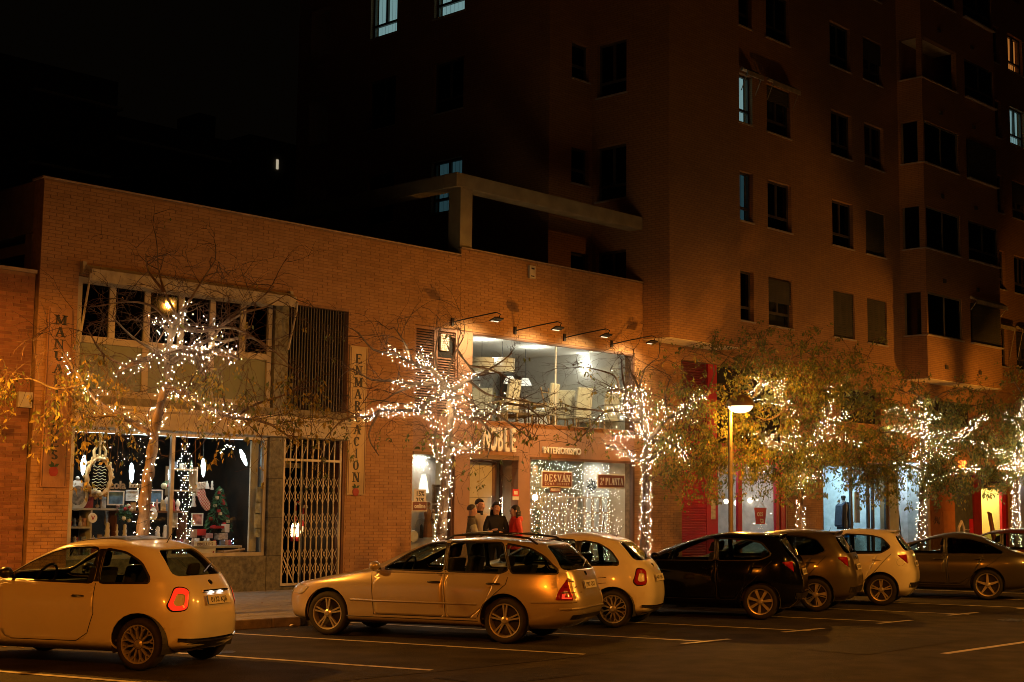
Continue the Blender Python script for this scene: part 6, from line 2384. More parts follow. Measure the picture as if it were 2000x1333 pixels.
make_tree(5, *T6, 'leafy street tree at the right edge beside the yellow doorway', 'warm light string on the tree at the right edge', 10000, (.2, .65), lambda p: 1 if p.z < 4.7 else .3, 106, 1.1, B6, 1.4)
# ------------------------------------------------------------------ cars
def paint_mat(name, col, metal=0., rough=.35, coat=1.):
    return mat(name, col, rough, metal=metal, var=.04, scale=2, coat=coat, spec=.2 if max(col) < .02 else .5)


rubber = mat('tyre_rubber', (.018, .017, .016), .8, var=.3, scale=20)
trim_m = mat('black_trim', (.012, .012, .012), .35)
liner = mat('cabin_lining', (.03, .028, .025), .9)
seat_m = mat('seat_cloth', (.045, .04, .035), .9, var=.25, scale=30)
alloy = mat('alloy_wheel', (.5, .47, .43), .32, metal=.65)
alloy_d = mat('wheel_dark', (.02, .02, .02), .6)
chrome = mat('chrome', (.6, .6, .58), .12, metal=1.)
car_glass = glass_mat('car_glass', (.62, .70, .66), 1.3)
car_tint = glass_mat('car_tint', (.10, .11, .11), 1.3)
tail_red = mat('tail_red', (.30, .008, .008), .12, coat=1., var=.15, scale=30)
tail_lit = mat('tail_lit', (.5, .01, .01), .15, coat=1., emit=(1., .04, .01), es=.85)
tail_clear = mat('tail_clear', (.5, .42, .4), .15, coat=1.)
head_m = mat('head_light_glass', (.5, .5, .48), .1, coat=1., metal=.4)
plate_w = mat('plate_white', (.65, .64, .6), .4, var=.05)
amber = mat('amber', (.6, .25, .03), .3)


def pinterp(x, pts):
    """smooth curve through (x, value) points, no overshoot"""
    xs = [p[0] for p in pts]
    if len(pts) == 1:
        return pts[0][1]
    if xs[0] > xs[-1]:
        pts = pts[::-1]
        xs = xs[::-1]
    if x <= xs[0]:
        return pts[0][1]
    if x >= xs[-1]:
        return pts[-1][1]
    i = max(k for k in range(len(xs)) if xs[k] <= x)
    i = min(i, len(xs) - 2)
    d = [(pts[k + 1][1] - pts[k][1]) / (xs[k + 1] - xs[k]) for k in range(len(xs) - 1)]

    def sl(k):
        if k == 0:
            return d[0]
        if k == len(xs) - 1:
            return d[-1]
        return 0 if d[k - 1] * d[k] <= 0 else 2 * d[k - 1] * d[k] / (d[k - 1] + d[k])
    h = xs[i + 1] - xs[i]
    t = (x - xs[i]) / h
    a, b = pts[i][1], pts[i + 1][1]
    m0, m1 = sl(i) * h, sl(i + 1) * h
    return (2 * t ** 3 - 3 * t * t + 1) * a + (t ** 3 - 2 * t * t + t) * m0 + (-2 * t ** 3 + 3 * t * t) * b + (t ** 3 - t * t) * m1


NE, NS = 9, 44
NMUL = [1.9, 2.2]
TAPER = .13


def ring_pts(r):
    xf, xr, hw, nf, nr, zp = r
    xm = (xf + xr) / 2
    nf, nr = nf * NMUL[0], nr * NMUL[1]
    out = []
    for end, (a, n) in enumerate(((xf - xm, nf), (xm - xr, nr))):
        yc = .5 ** (1 / n)
        pts = []
        for i in range(NE + 1):
            y = yc * i / NE
            pts.append((a * (1 - y ** n) ** (1 / n), y * hw))
        for i in range(1, NS // 2 + 1):
            x = yc * (1 - i / (NS // 2))
            pts.append((a * x, hw * (1 - x ** n) ** (1 / n)))
        if end == 0:
            out += [(xm + x, y) for x, y in pts]
        else:
            out += [(xm - x, y) for x, y in pts[::-1][1:]]
    res = []
    for x, y in out:
        k = max(0., (.35 - x) / (.35 - xr)) if xr < .35 else 0.
        q = max(0., (x - 2.0) / max(.3, xf - 2.0)) if xf > 2.0 else 0.
        res.append((x, y * (1 - TAPER * k * k) * (1 - .10 * q * q), pinterp(x, zp)))
    return res


def loft(rings, sub=5, tens=.42):
    """rings from sill to roof spine, splined upwards"""
    P_ = [ring_pts(r) for r in rings]
    K, N = len(P_), len(P_[0])
    A = np.array(P_)
    rows = []
    for k in range(K - 1):
        p0, p1, p2, p3 = A[max(k - 1, 0)], A[k], A[k + 1], A[min(k + 2, K - 1)]
        l01 = np.linalg.norm(p1 - p0, axis=1, keepdims=True) + 1e-6
        l12 = np.linalg.norm(p2 - p1, axis=1, keepdims=True) + 1e-6
        l23 = np.linalg.norm(p3 - p2, axis=1, keepdims=True) + 1e-6
        m1 = ((p2 - p1) / l12 * l01 + (p1 - p0) / l01 * l12) / (l01 + l12) if k else (p2 - p1) / l12
        m2 = ((p3 - p2) / l23 * l12 + (p2 - p1) / l12 * l23) / (l12 + l23) if k < K - 2 else (p2 - p1) / l12
        m1, m2 = m1 * l12 * tens * 2, m2 * l12 * tens * 2
        for q in range(sub):
            t = q / sub
            rows.append((2 * t ** 3 - 3 * t * t + 1) * p1 + (t ** 3 - 2 * t * t + t) * m1 + (-2 * t ** 3 + 3 * t * t) * p2 + (t ** 3 - t * t) * m2)
    rows.append(A[-1])
    G = np.array(rows)
    bm = bmesh.new()
    nr = len(G)
    for side in (1, -1):
        vv = [[bm.verts.new((G[i, j, 0], side * max(G[i, j, 1], 0), G[i, j, 2])) for j in range(N)] for i in range(nr)]
        for i in range(nr - 1):
            for j in range(N - 1):
                q = [vv[i][j], vv[i][j + 1], vv[i + 1][j + 1], vv[i + 1][j]]
                if side < 0:
                    q = q[::-1]
                try:
                    bm.faces.new(q[::-1])
                except ValueError:
                    pass
    bmesh.ops.remove_doubles(bm, verts=bm.verts, dist=.0008)
    bmesh.ops.dissolve_degenerate(bm, edges=bm.edges, dist=.0005)
    bmesh.ops.recalc_face_normals(bm, faces=bm.faces)
    for f in bm.faces:
        f.smooth = True
    return bm


def convex_ccw(poly):
    n = len(poly)
    ar = sum(poly[i][0] * poly[(i + 1) % n][1] - poly[(i + 1) % n][0] * poly[i][1] for i in range(n))
    return poly if ar > 0 else poly[::-1]


def cut(bm, poly, view, cond):
    """slice the skin along a convex outline seen from the side ('s': x,z) or from an end ('e': y,z); returns the faces inside"""
    poly = convex_ccw(poly)
    ax = (0, 2) if view == 's' else (1, 2)
    lo = [min(p[k] for p in poly) - .03 for k in (0, 1)]
    hi = [max(p[k] for p in poly) + .03 for k in (0, 1)]

    def near(f):
        if not cond(f.calc_center_median()):
            return False
        for k in (0, 1):
            cs = [v.co[ax[k]] for v in f.verts]
            if max(cs) < lo[k] or min(cs) > hi[k]:
                return False
        return True
    i0, i1 = ax
    l0, l1, h0, h1 = lo[0] - .2, lo[1] - .2, hi[0] + .2, hi[1] + .2
    faces = []
    for f in bm.faces:
        c = f.verts[0].co
        if l0 < c[i0] < h0 and l1 < c[i1] < h1 and near(f):
            faces.append(f)
    n = len(poly)
    for i in range(n):
        a, b = poly[i], poly[(i + 1) % n]
        d = (b[0] - a[0], b[1] - a[1])
        no = (d[1], -d[0])
        if view == 's':
            co, nn = Vector((a[0], 0, a[1])), Vector((no[0], 0, no[1]))
        else:
            co, nn = Vector((0, a[0], a[1])), Vector((0, no[0], no[1]))
        geom = list({v for f in faces for v in f.verts}) + list({e for f in faces for e in f.edges}) + faces
        r = bmesh.ops.bisect_plane(bm, geom=geom, dist=1e-5, plane_co=co, plane_no=nn)
        faces = [g for g in r['geom'] if isinstance(g, bmesh.types.BMFace) and near(g)]

    def inside(f):
        c = f.calc_center_median()
        x, z = c[ax[0]], c[ax[1]]
        for i in range(n):
            a, b = poly[i], poly[(i + 1) % n]
            if (b[0] - a[0]) * (z - a[1]) - (b[1] - a[1]) * (x - a[0]) < -1e-6:
                return False
        return True
    return [f for f in faces if f.is_valid and inside(f)]


def grow_poly(poly, d):
    poly = convex_ccw(poly)
    n = len(poly)
    out = []
    for i in range(n):
        a, b, c = poly[i - 1], poly[i], poly[(i + 1) % n]
        def nrm(p, q):
            dx, dz = q[0] - p[0], q[1] - p[1]
            l = math.hypot(dx, dz)
            return dz / l, -dx / l
        n1, n2 = nrm(a, b), nrm(b, c)
        bx, bz = n1[0] + n2[0], n1[1] + n2[1]
        k = d / max(.35, (bx * n1[0] + bz * n1[1]))
        out.append((b[0] + bx * k, b[1] + bz * k))
    return out


def round_poly(poly, r=.05, k=3):
    poly = convex_ccw(poly)
    n = len(poly)
    out = []
    for i in range(n):
        a, b, c = Vector(poly[i - 1]), Vector(poly[i]), Vector(poly[(i + 1) % n])
        ra = min(r, (a - b).length * .45, (c - b).length * .45)
        p, q = b + (a - b).normalized() * ra, b + (c - b).normalized() * ra
        for t in range(k + 1):
            u = t / k
            s = p * (1 - u) ** 2 + b * 2 * u * (1 - u) + q * u * u
            out.append((s.x, s.y))
    return out


def take(bm, faces, name, m, parent, thick=0., push=0., label=None):
    """lift the faces off the skin as a part of their own"""
    nb_ = bmesh.new()
    vm = {}
    for f in faces:
        vs = []
        for v in f.verts:
            if v not in vm:
                vm[v] = nb_.verts.new(v.co + v.normal * push)
            vs.append(vm[v])
        try:
            g = nb_.faces.new(vs)
            g.smooth = True
        except ValueError:
            pass
    bmesh.ops.delete(bm, geom=[f for f in faces if f.is_valid], context='FACES')
    me = bpy.data.meshes.new(name)
    nb_.to_mesh(me)
    nb_.free()
    for q in (m if isinstance(m, (list, tuple)) else [m]):
        me.materials.append(q)
    o = bpy.data.objects.new(name, me)
    COL.objects.link(o)
    if thick:
        s = o.modifiers.new('thickness', 'SOLIDIFY')
        s.thickness = thick
        s.offset = -1
    if parent is not None:
        par(o, parent)
    if label:
        o['label'] = label
    return o


def wheel(t, x, y, r, wd, rim_r, style, left, steer=0.):
    s = 1 if left else -1
    h = wd / 2
    prof = [(rim_r, -h + .01), (rim_r + .02, -h), (r - .03, -h), (r - .006, -h + .02), (r, -h + .05), (r, h - .05), (r - .006, h - .02), (r - .03, h), (rim_r + .02, h), (rim_r, h - .01), (rim_r, -h + .01)]
    w_ = MB().lathe([(a, b) for a, b in prof], 40, (0, 0, 0), axis='y').build('wheel', rubber, t, smooth=True)
    w_.location = (x, y, r)
    w_.rotation_euler = (0, 0, steer)
    o = s * (h - .012)
    rm = MB()
    rm.lathe([(rim_r, o), (rim_r + .004, o + s * .008), (rim_r - .012, o + s * .004), (rim_r - .022, o - s * .03), (rim_r - .03, -o)], 36, axis='y')
    yo, yi = o - s * .004, o - s * .035

    def spoke(a0, a1, w0, w1, r0, r1):
        q = []
        for rr, ww, aa in ((r0, w0, a0), (r1, w1, a1)):
            c, d = math.cos(aa), math.sin(aa)
            q.append((rr * c - ww * d, rr * d + ww * c))
            q.append((rr * c + ww * d, rr * d - ww * c))
        rm.prism([q[0], q[1], q[3], q[2]], min(yo, yi), max(yo, yi), 'y')
    kind, n = style
    for i in range(n):
        a = 2 * math.pi * i / n + .31
        if kind == 'twin':
            for e in (-1, 1):
                spoke(a + e * .16, a + e * .13, .011, .012, .05, rim_r - .012)
        elif kind == 'wide':
            spoke(a, a, .016, .027, .03, rim_r - .014)
        elif kind == 'fork':
            spoke(a, a, .012, .010, .06, rim_r * .72)
            for e in (-1, 1):
                spoke(a, a + e * .15, .008, .009, rim_r * .68, rim_r - .01)
        elif kind == 'blade':
            spoke(a - .05, a + .18, .012, .035, .04, rim_r - .012)
            spoke(a + .5, a + .52, .006, .008, .04, rim_r - .012)
        elif kind == 'star':
            spoke(a, a, .03, .016, .03, rim_r - .012)
    rm.lathe([(.001, yo + s * .012), (.03, yo + s * .012), (.055, yo), (.06, yi)], 16, axis='y')
    rm.build('rim', alloy, w_)
    MB().lathe([(.001, yi - s * .05), (rim_r - .03, yi - s * .05)], 28, axis='y').build('hub', alloy_d, w_)


def on_skin(bvh, x, z, side=1):
    h = bvh.ray_cast(Vector((x, side * 2.5, z)), Vector((0, -side, 0)))
    return (h[0], h[1]) if h[0] is not None else (Vector((x, side * .7, z)), Vector((0, side, 0)))


def on_tail(bvh, y, z, end=-1):
    h = bvh.ray_cast(Vector((end * 8, y, z)), Vector((-end, 0, 0)))
    return (h[0], h[1]) if h[0] is not None else (Vector((0, y, z)), Vector((end, 0, 0)))




def build_car(S, name, label, loc, heading, group='parked cars along the kerb'):
    t = thing(name, label, 'car', loc, group, heading, True)
    t.scale = (S.get('k', .94),) * 3
    WB, wr, wd, tr = S['wb'], S['wr'], S.get('wd', .19), S['track']
    bm = loft(S['rings'])
    bm0 = bm.copy()
    bvh = BVHTree.FromBMesh(bm0)
    pm = S['paint']
    sides = ((lambda c: c.y > .2), (lambda c: c.y < -.2))
    wi = S.get('wround', .05)
    for poly, tint in S['side_glass']:
        poly = round_poly(poly, wi)
        for cond in sides:
            fs = cut(bm, grow_poly(poly, .022), 's', cond)
            nb_ = bmesh.new()
            vm = {}
            for f in fs:
                vs = []
                for v in f.verts:
                    if v not in vm:
                        vm[v] = nb_.verts.new(v.co)
                    vs.append(vm[v])
                try:
                    nb_.faces.new(vs).smooth = True
                except ValueError:
                    pass
            bmesh.ops.delete(bm, geom=fs, context='FACES')
            nb_.normal_update()
            ins = cut(nb_, poly, 's', cond)
            take(nb_, ins, 'side_window', car_tint if tint else car_glass, t, 0, -.004)
            take(nb_, list(nb_.faces), 'window_trim', trim_m, t, .012)
            nb_.free()
    for poly in S.get('pillars', []):
        for cond in sides:
            fs = cut(bm, poly, 's', cond)
            bm.normal_update()
            take(bm, fs, 'pillar', trim_m, t, .02)
    for nm, poly, end, gl in S['end_glass']:
        cond = (lambda c, e=end: (c.x - S['xmid']) * e > 0 and c.z > .3)
        fs = cut(bm, round_poly(poly, .07), 'e', cond)
        bm.normal_update()
        take(bm, fs, nm, gl, t, 0, -.004)
    for nm, poly, view, m, sym, lab in S.get('lamps', []):
        for sd in ((1, -1) if sym else (1,)):
            pl = [(p[0] * sd, p[1]) for p in poly] if view == 'e' else poly
            if view == 'e':
                cond = (lambda c, s=sd: c.x < -.37 and c.y * s > 0)
            elif view == 'f':
                pl = [(p[0] * sd, p[1]) for p in poly]
                cond = (lambda c, s=sd: c.x > S['wb'] + .2 and c.y * s > 0)
            else:
                cond = (lambda c, s=sd: c.y * s > S.get('lamp_y', .6))
            fs = cut(bm, round_poly(pl, .03), 's' if view == 's' else 'e', cond)
            bm.normal_update()
            take(bm, fs, nm, m, t, .02, .004, lab)
    # wheel arches
    for ax in (0, WB):
        ar = S.get('arch', wr + .055)
        circ = [(ax + ar * math.cos(2 * math.pi * i / 24), wr + .015 + ar * math.sin(2 * math.pi * i / 24)) for i in range(24)]
        for cond in ((lambda c: c.y > .45), (lambda c: c.y < -.45)):
            fs = cut(bm, circ, 's', cond)
            bmesh.ops.delete(bm, geom=fs, context='FACES')
        for sd in (1, -1):
            a = MB()
            n = 20
            for i in range(n):
                q0, q1 = math.pi * (-.12 + 1.24 * i / n), math.pi * (-.12 + 1.24 * (i + 1) / n)
                p0, p1 = (ax + ar * math.cos(q0), wr + .015 + ar * math.sin(q0)), (ax + ar * math.cos(q1), wr + .015 + ar * math.sin(q1))
                ya, yb = sd * (tr / 2 + .01), sd * .4
                a.quad((p0[0], ya, p0[1]), (p1[0], ya, p1[1]), (p1[0], yb, p1[1]), (p0[0], yb, p0[1]))
            a.quad((ax - ar, sd * .4, .2), (ax + ar, sd * .4, .2), (ax + ar, sd * .4, wr + ar), (ax - ar, sd * .4, wr + ar))
            a.build('arch_liner', alloy_d, t)
    # doors
    for poly in S.get('doors', []):
        for cond in sides:
            fs = cut(bm, round_poly(poly, .07), 's', cond)
            bm.normal_update()
            d = take(bm, fs, 'door', [pm, liner], t, .025)
            d.modifiers[0].material_offset = 1
    bm.normal_update()
    me = bpy.data.meshes.new('body')
    bm.to_mesh(me)
    me.materials.append(pm)
    me.materials.append(liner)
    body = bpy.data.objects.new('body', me)
    COL.objects.link(body)
    so = body.modifiers.new('thickness', 'SOLIDIFY')
    so.thickness = .025
    so.offset = -1
    so.material_offset = 1
    par(body, t)
    bm.free()
    # seams and mouldings follow the skin on the side
    def follow(pts, rad, nm, m, side, off=0., dense=.05):
        path = []
        for a, b in zip(pts, pts[1:]):
            k = max(1, int(math.hypot(b[0] - a[0], b[1] - a[1]) / dense))
            for i in range(k):
                u = i / k
                path.append((a[0] + (b[0] - a[0]) * u, a[1] + (b[1] - a[1]) * u))
        path.append(pts[-1])
        pp = []
        for x, z in path:
            c, n_ = on_skin(bvh, x, z, side)
            pp.append(c + n_ * off)
        MB().tube(pp, rad, 5).build(nm, m, t)
    for side in (1, -1):
        for ln in S.get('seams', []):
            follow(ln, .006, 'door_seam', trim_m, side, -.001)
        for ln, rad, m in S.get('mould', []):
            follow(ln, rad, 'side_moulding', m, side, 0)
        for hx, hz, hw_, hm in S.get('handles', []):
            c, n_ = on_skin(bvh, hx, hz, side)
            mb = MB()
            c2, _ = on_skin(bvh, hx - hw_, hz, side)
            mb.tube([c + n_ * .003, c + n_ * .022 - Vector((hw_ * .2, 0, 0)), c2 + n_ * .022 + Vector((hw_ * .2, 0, 0)), c2 + n_ * .003], [.009, .013, .013, .009], 7)
            mb.build('door_handle', hm, t, smooth=True)
        # mirror
        mx, mz = S['mirror']
        c, n_ = on_skin(bvh, mx, mz, side)
        mb = MB()
        mb.ball((0, 0, 0), 1, 12, 8)
        mb.v = [(c.x + .02 + a * .075, c.y + side * .13 + b * .10, c.z + .05 + d * .068) for a, b, d in mb.v]
        mr_ = mb.build('mirror', S.get('mirror_m', pm), t, smooth=True)
        MB().tube([c, c + Vector((.01, side * .08, .03))], .022, 6).build('stalk', trim_m, mr_)
        if 'rails' in S:
            xa, xb, yy, zz = S['rails']
            pts = []
            for i in range(12):
                x = xa + (xb - xa) * i / 11
                h = bvh.ray_cast(Vector((x, side * yy, 3)), Vector((0, 0, -1)))
                pts.append(h[0] + Vector((0, 0, .0 if i in (0, 11) else .055)))
            MB().tube(pts, .016, 6).build('roof_rail', trim_m, t)
    # rear
    pz, py = S['plate']
    c, n_ = on_tail(bvh, 0, pz)
    p = MB()
    p.box(-.26, .26, -.003, .003, -.055, .055)
    tilt = math.atan2(n_.z, -n_.x)
    pl = p.build('number_plate', plate_w, t, bevel=.002)
    pl.location = c + n_ * .02
    pl.rotation_euler = (0, 0, 0)
    pl.rotation_mode = 'XYZ'
    Mx = Matrix.Rotation(R(-90), 4, 'Z') @ Matrix.Rotation(-tilt, 4, 'X')
    pl.rotation_euler = Mx.to_euler()
    tx = text('plate_text', S['plate_text'], .085, trim_m, pl, (0.01, -.0045, -.03), ext=.0008, bold=.001, ls=1.1)
    MB().box(-.258, -.225, -.0042, -.0031, -.05, .05).build('blue_band', mat('plate_blue', (.02, .06, .35), .4), pl)
    if S.get('badge'):
        c, n_ = on_tail(bvh, 0, S['badge'])
        b = MB()
        b.lathe([(.001, .012), (.03, .01), (.036, 0)], 16)
        o = b.build('badge', chrome, t, smooth=True)
        o.location = c
        o.rotation_euler = n_.to_track_quat('Z', 'Y').to_euler()
    if S.get('bumper_strip'):
        z, y1 = S['bumper_strip'][:2]
        pts = []
        for i in range(17):
            y = -y1 + 2 * y1 * i / 16
            q, n_ = on_tail(bvh, y, z + S['bumper_strip'][2] * (abs(y) / y1) ** 2)
            pts.append(q + n_ * .004)
        MB().tube(pts, S['bumper_strip'][3], 6).build('bumper_strip', S['bumper_strip'][4], t)
    if S.get('rear_dark'):
        z0, z1, y1 = S['rear_dark']
        mb = MB()
        pr = []
        for i in range(13):
            y = -y1 + 2 * y1 * i / 12
            a, n1 = on_tail(bvh, y, z0)
            b, n2 = on_tail(bvh, y, z1)
            pr.append((a + Vector((-.012, 0, 0)), b + Vector((-.012, 0, 0))))
        for (a, b), (c_, d_) in zip(pr, pr[1:]):
            mb.quad(a, b, d_, c_)
        mb.build('rear_valance', trim_m, t)
    if S.get('wiper', 1):
        zt = S['wipe_z']
        q0, n0 = on_tail(bvh, 0, zt)
        q1, n1 = on_tail(bvh, -.38, zt + .09)
        MB().tube([q0 + n0 * .012, q1 + n1 * .012], .008, 5).build('wiper', trim_m, t)
    if S.get('antenna'):
        x, ln, dx = S['antenna']
        h = bvh.ray_cast(Vector((x, 0, 3)), Vector((0, 0, -1)))[0]
        MB().tube([h, h + Vector((dx, 0, ln))], [.006, .003], 5).build('antenna', trim_m, t)
    if S.get('spoiler'):
        xa, xb, yy, zz = S['spoiler']
        mb = MB()
        n = 12
        for i in range(n):
            ya, yb = -yy + 2 * yy * i / n, -yy + 2 * yy * (i + 1) / n
            def sp(x, y, dz):
                h = bvh.ray_cast(Vector((xa, y, 3)), Vector((0, 0, -1)))[0]
                bend = .05 * (abs(y) / yy) ** 3
                return Vector((x + bend, y, h.z + dz - .02 * (abs(y) / yy) ** 2))
            f_ = [(sp(xa, ya, .004), sp(xa, yb, .004)), (sp(xb, ya, zz), sp(xb, yb, zz)), (sp(xb + .01, ya, zz - .025), sp(xb + .01, yb, zz - .025)), (sp(xa - .02, ya, -.05), sp(xa - .02, yb, -.05))]
            for (a, b), (c_, d_) in zip(f_, f_[1:]):
                mb.quad(a, b, d_, c_)
        mb.build('spoiler', pm, t, smooth=True)
    # wheels
    for x in (0, WB):
        for left in (1, 0):
            wheel(t, x, (tr / 2 - wd / 2 + .0) * (1 if left else -1), wr, wd, S['rim'], S['style'], left, 0 if x == 0 else S.get('steer', 0))
    # cabin
    fl = MB()
    fl.box(-.2, S['cowl'] + .1, -tr / 2 + .05, tr / 2 - .05, .30, .33)
    fl.box(S['cowl'] - .05, S['cowl'] + .12, -tr / 2 + .06, tr / 2 - .06, .33, S['belt'] - .12)
    fl.box(S['cowl'] - .25, S['cowl'] - .05, -tr / 2 + .1, tr / 2 - .1, .6, S['belt'] - .05)
    fl.box(-.25, S['rear_seat'] - .1, -tr / 2 + .12, tr / 2 - .12, .33, S['belt'] - .18)
    fl.build('dashboard', liner, t, bevel=.02)
    sx = S['front_seat']
    for y in (.36, -.36):
        st_ = MB()
        st_.box(sx - .05, sx + .45, y - .23, y + .23, .33, .58)
        st_.prism([(sx - .02, .55), (sx + .12, .55), (sx - .05, 1.12), (sx - .16, 1.12)], y - .22, y + .22, 'y')
        st_.prism([(sx - .1, 1.13), (sx - .0, 1.13), (sx - .06, 1.3), (sx - .14, 1.3)], y - .12, y + .12, 'y')
        st_.build('seat', seat_m, t, bevel=.03)
    rs = S['rear_seat']
    st_ = MB()
    st_.box(rs - .05, rs + .4, -tr / 2 + .14, tr / 2 - .14, .33, .56)
    st_.prism([(rs - .05, .56), (rs + .08, .56), (rs - .1, 1.02), (rs - .2, 1.02)], -tr / 2 + .14, tr / 2 - .14, 'y')
    for y in (.36, -.36):
        st_.prism([(rs - .18, 1.02), (rs - .1, 1.02), (rs - .14, 1.16), (rs - .2, 1.16)], y - .11, y + .11, 'y')
    st_.build('rear_seat', seat_m, t, bevel=.03)
    c = Vector((S['cowl'] - .38, .36, S['belt'] + .0))
    pts = []
    for i in range(19):
        a = 2 * math.pi * i / 18
        pts.append(c + Vector((-.08 * math.sin(a), .18 * math.cos(a), .17 * math.sin(a))))
    MB().tube(pts, .016, 7).build('steering_wheel', trim_m, t)
    return t, bvh


white_p = paint_mat('white_car_paint', (.66, .64, .60), 0, .3)


def ring_lamps(t, bvh, m):
    out = round_poly([(.45, .90), (.56, .93), (.66, .73), (.645, .665), (.53, .675)], .06, 4)
    cy, cz = sum(p[0] for p in out) / len(out), sum(p[1] for p in out) / len(out)
    for sd in (1, -1):
        def pr(y, z, off):
            q, n_ = on_tail(bvh, sd * y, z)
            return q + n_ * off
        rings = [[pr(cy + (y - cy) * f, cz + (z - cz) * f, o) for y, z in out] for f, o in ((1.12, .0), (1., .012), (.82, .018), (.52, .016), (.46, .006))]
        n = len(out)
        for nm, a, b, mm in (('lamp_bezel', 0, 1, trim_m), ('tail_light', 1, 2, m), ('tail_light', 2, 3, m), ('lamp_core', 3, 4, white_p)):
            mb = MB()
            for i in range(n):
                q = (rings[a][i], rings[a][(i + 1) % n], rings[b][(i + 1) % n], rings[b][i])
                mb.quad(*(q if sd < 0 else q[::-1]))
            if nm == 'lamp_core':
                c = sum((Vector(p) for p in rings[4]), Vector()) / n
                for i in range(n):
                    mb.add([rings[4][i], rings[4][(i + 1) % n], c], [(0, 1, 2)])
            mb.build(nm, mm, t, smooth='all')


def place(contact, head, S):
    """rear axle centre from where the left rear tyre stands"""
    n = Vector((math.cos(head - math.pi / 2), math.sin(head - math.pi / 2)))
    h = S['track'] / 2 * S.get('k', .94)
    return (contact[0] + n.x * h, contact[1] + n.y * h, .006)


HEAD = R(112)
def const(z):
    return [(0, z)]


# ---- small round hatchback (two of them)
def mini_spec(paint, lit):
    return dict(
        wb=2.30, wr=.292, wd=.185, track=1.52, rim=.215, style=('fork', 12), paint=paint, xmid=1.0, arch=.335,
        rings=[
            (2.75, -.36, .0, 4, 4, const(.21)), (2.80, -.40, .64, 4, 4, const(.20)), (2.93, -.52, .775, 3.4, 3.8, const(.28)),
            (2.99, -.575, .812, 3.0, 3.2, [(-.6, .46), (1, .44), (3, .46)]), (2.97, -.575, .818, 2.9, 3.0, [(-.6, .63), (1, .62), (3, .64)]),
            (2.88, -.545, .80, 2.8, 2.8, [(-.6, .80), (1, .80), (2.4, .82), (2.9, .76)]),
            (2.55, -.49, .765, 2.6, 2.8, [(-.6, .92), (1, .90), (2.1, .95), (2.6, .90)]),
            (2.08, -.42, .735, 2.8, 3.0, [(-.5, 1.01), (1, .965), (2.1, 1.02)]),
            (1.70, -.22, .67, 3.2, 3.2, [(-.4, 1.185), (1, 1.18), (1.7, 1.20)]),
            (1.30, .02, .575, 3.6, 3.2, [(-.1, 1.345), (.5, 1.405), (1.3, 1.365)]),
            (1.16, .12, .45, 3.6, 3.2, [(.1, 1.395), (.6, 1.455), (1.2, 1.41)]),
            (1.05, .2, .0, 4, 4, [(.2, 1.42), (.6, 1.475), (1.05, 1.43)])],
        side_glass=[([(1.97, .985), (.64, .97), (.66, 1.345), (1.0, 1.36), (1.28, 1.30), (1.62, 1.17)], False), ([(.56, .97), (-.06, .985), (-.05, 1.03), (.08, 1.19), (.28, 1.30), (.56, 1.34)], False)],
        wround=.06,
        end_glass=[('windscreen', [(-.56, 1.05), (.56, 1.05), (.47, 1.385), (-.47, 1.385)], 1, car_glass), ('rear_window', [(-.53, 1.05), (.53, 1.05), (.40, 1.345), (-.40, 1.345)], -1, car_tint if not lit else car_glass)],
        pillars=[[(.645, .975), (.555, .975), (.555, 1.345), (.645, 1.345)]],
        lamps=[('headlight', [(.42, .62), (.66, .62), (.7, .8), (.5, .86)], 'f', head_m, True, None)],
        doors=[[(1.93, .93), (.60, .93), (.56, .62), (.66, .34), (.8, .30), (1.78, .30), (1.86, .45)]],
        seams=[[(.60, .955), (.565, .62), (.64, .40), (.80, .305), (1.7, .30)]],
        handles=[(.88, .81, .17, chrome)], mirror=(1.78, 1.0), plate=(.77, 0), plate_text='0132 KJB', badge=.965, belt=.97, cowl=1.95, front_seat=.85, rear_seat=.15,
        bumper_strip=(.325, .60, .02, .022, chrome), wipe_z=1.07, antenna=(.15, .20, -.12), rear_dark=(.225, .30, .5), mirror_m=trim_m)


NMUL[:] = [1.5, 1.65]
S500 = mini_spec(white_p, True)
P0 = (8.91 * .9676, 13.97 * .9676)
car1, bv1 = build_car(S500, 'parked_car', 'white small round hatchback with lit tail lights, nearest at the left edge', place(P0, R(114), S500), R(114))
# soft top spoiler and plate lamps
for y in (-.1, .1):
    q, n_ = on_tail(bv1, y, .85)
    MB().box(q.x - .03, q.x, y - .03, y + .03, .85, .862).build('plate_lamp', glow('plate_lamp', (1, .9, .75), 5), car1)
q, n_ = on_tail(bv1, 0, .875)
MB().tube([on_tail(bv1, y, .875)[0] + Vector((-.015, 0, 0)) for y in (-.27, -.15, 0, .15, .27)], .016, 6).build('tailgate_handle', chrome, car1)
ring_lamps(car1, bv1, tail_lit)
mb = MB()
for i in range(8):
    x0, x1 = .35 + i * .1, .45 + i * .1
    for j in range(10):
        y0, y1 = -.45 + j * .09, -.36 + j * .09
        q = [bv1.ray_cast(Vector((x, y, 3)), Vector((0, 0, -1)))[0] + Vector((0, 0, .008)) for x, y in ((x0, y0), (x1, y0), (x1, y1), (x0, y1))]
        mb.quad(*q)
mb.build('glass_roof', trim_m, car1)

S500b = mini_spec(white_p, False)
S500b['plate_text'] = '4471 HVC'
P2 = (17.34 * .9676, 14.15 * .9676)
car3, bv3 = build_car(S500b, 'parked_car', 'white small round hatchback parked behind the silver estate', place(P2, R(114), S500b), R(114))
ring_lamps(car3, bv3, tail_red)

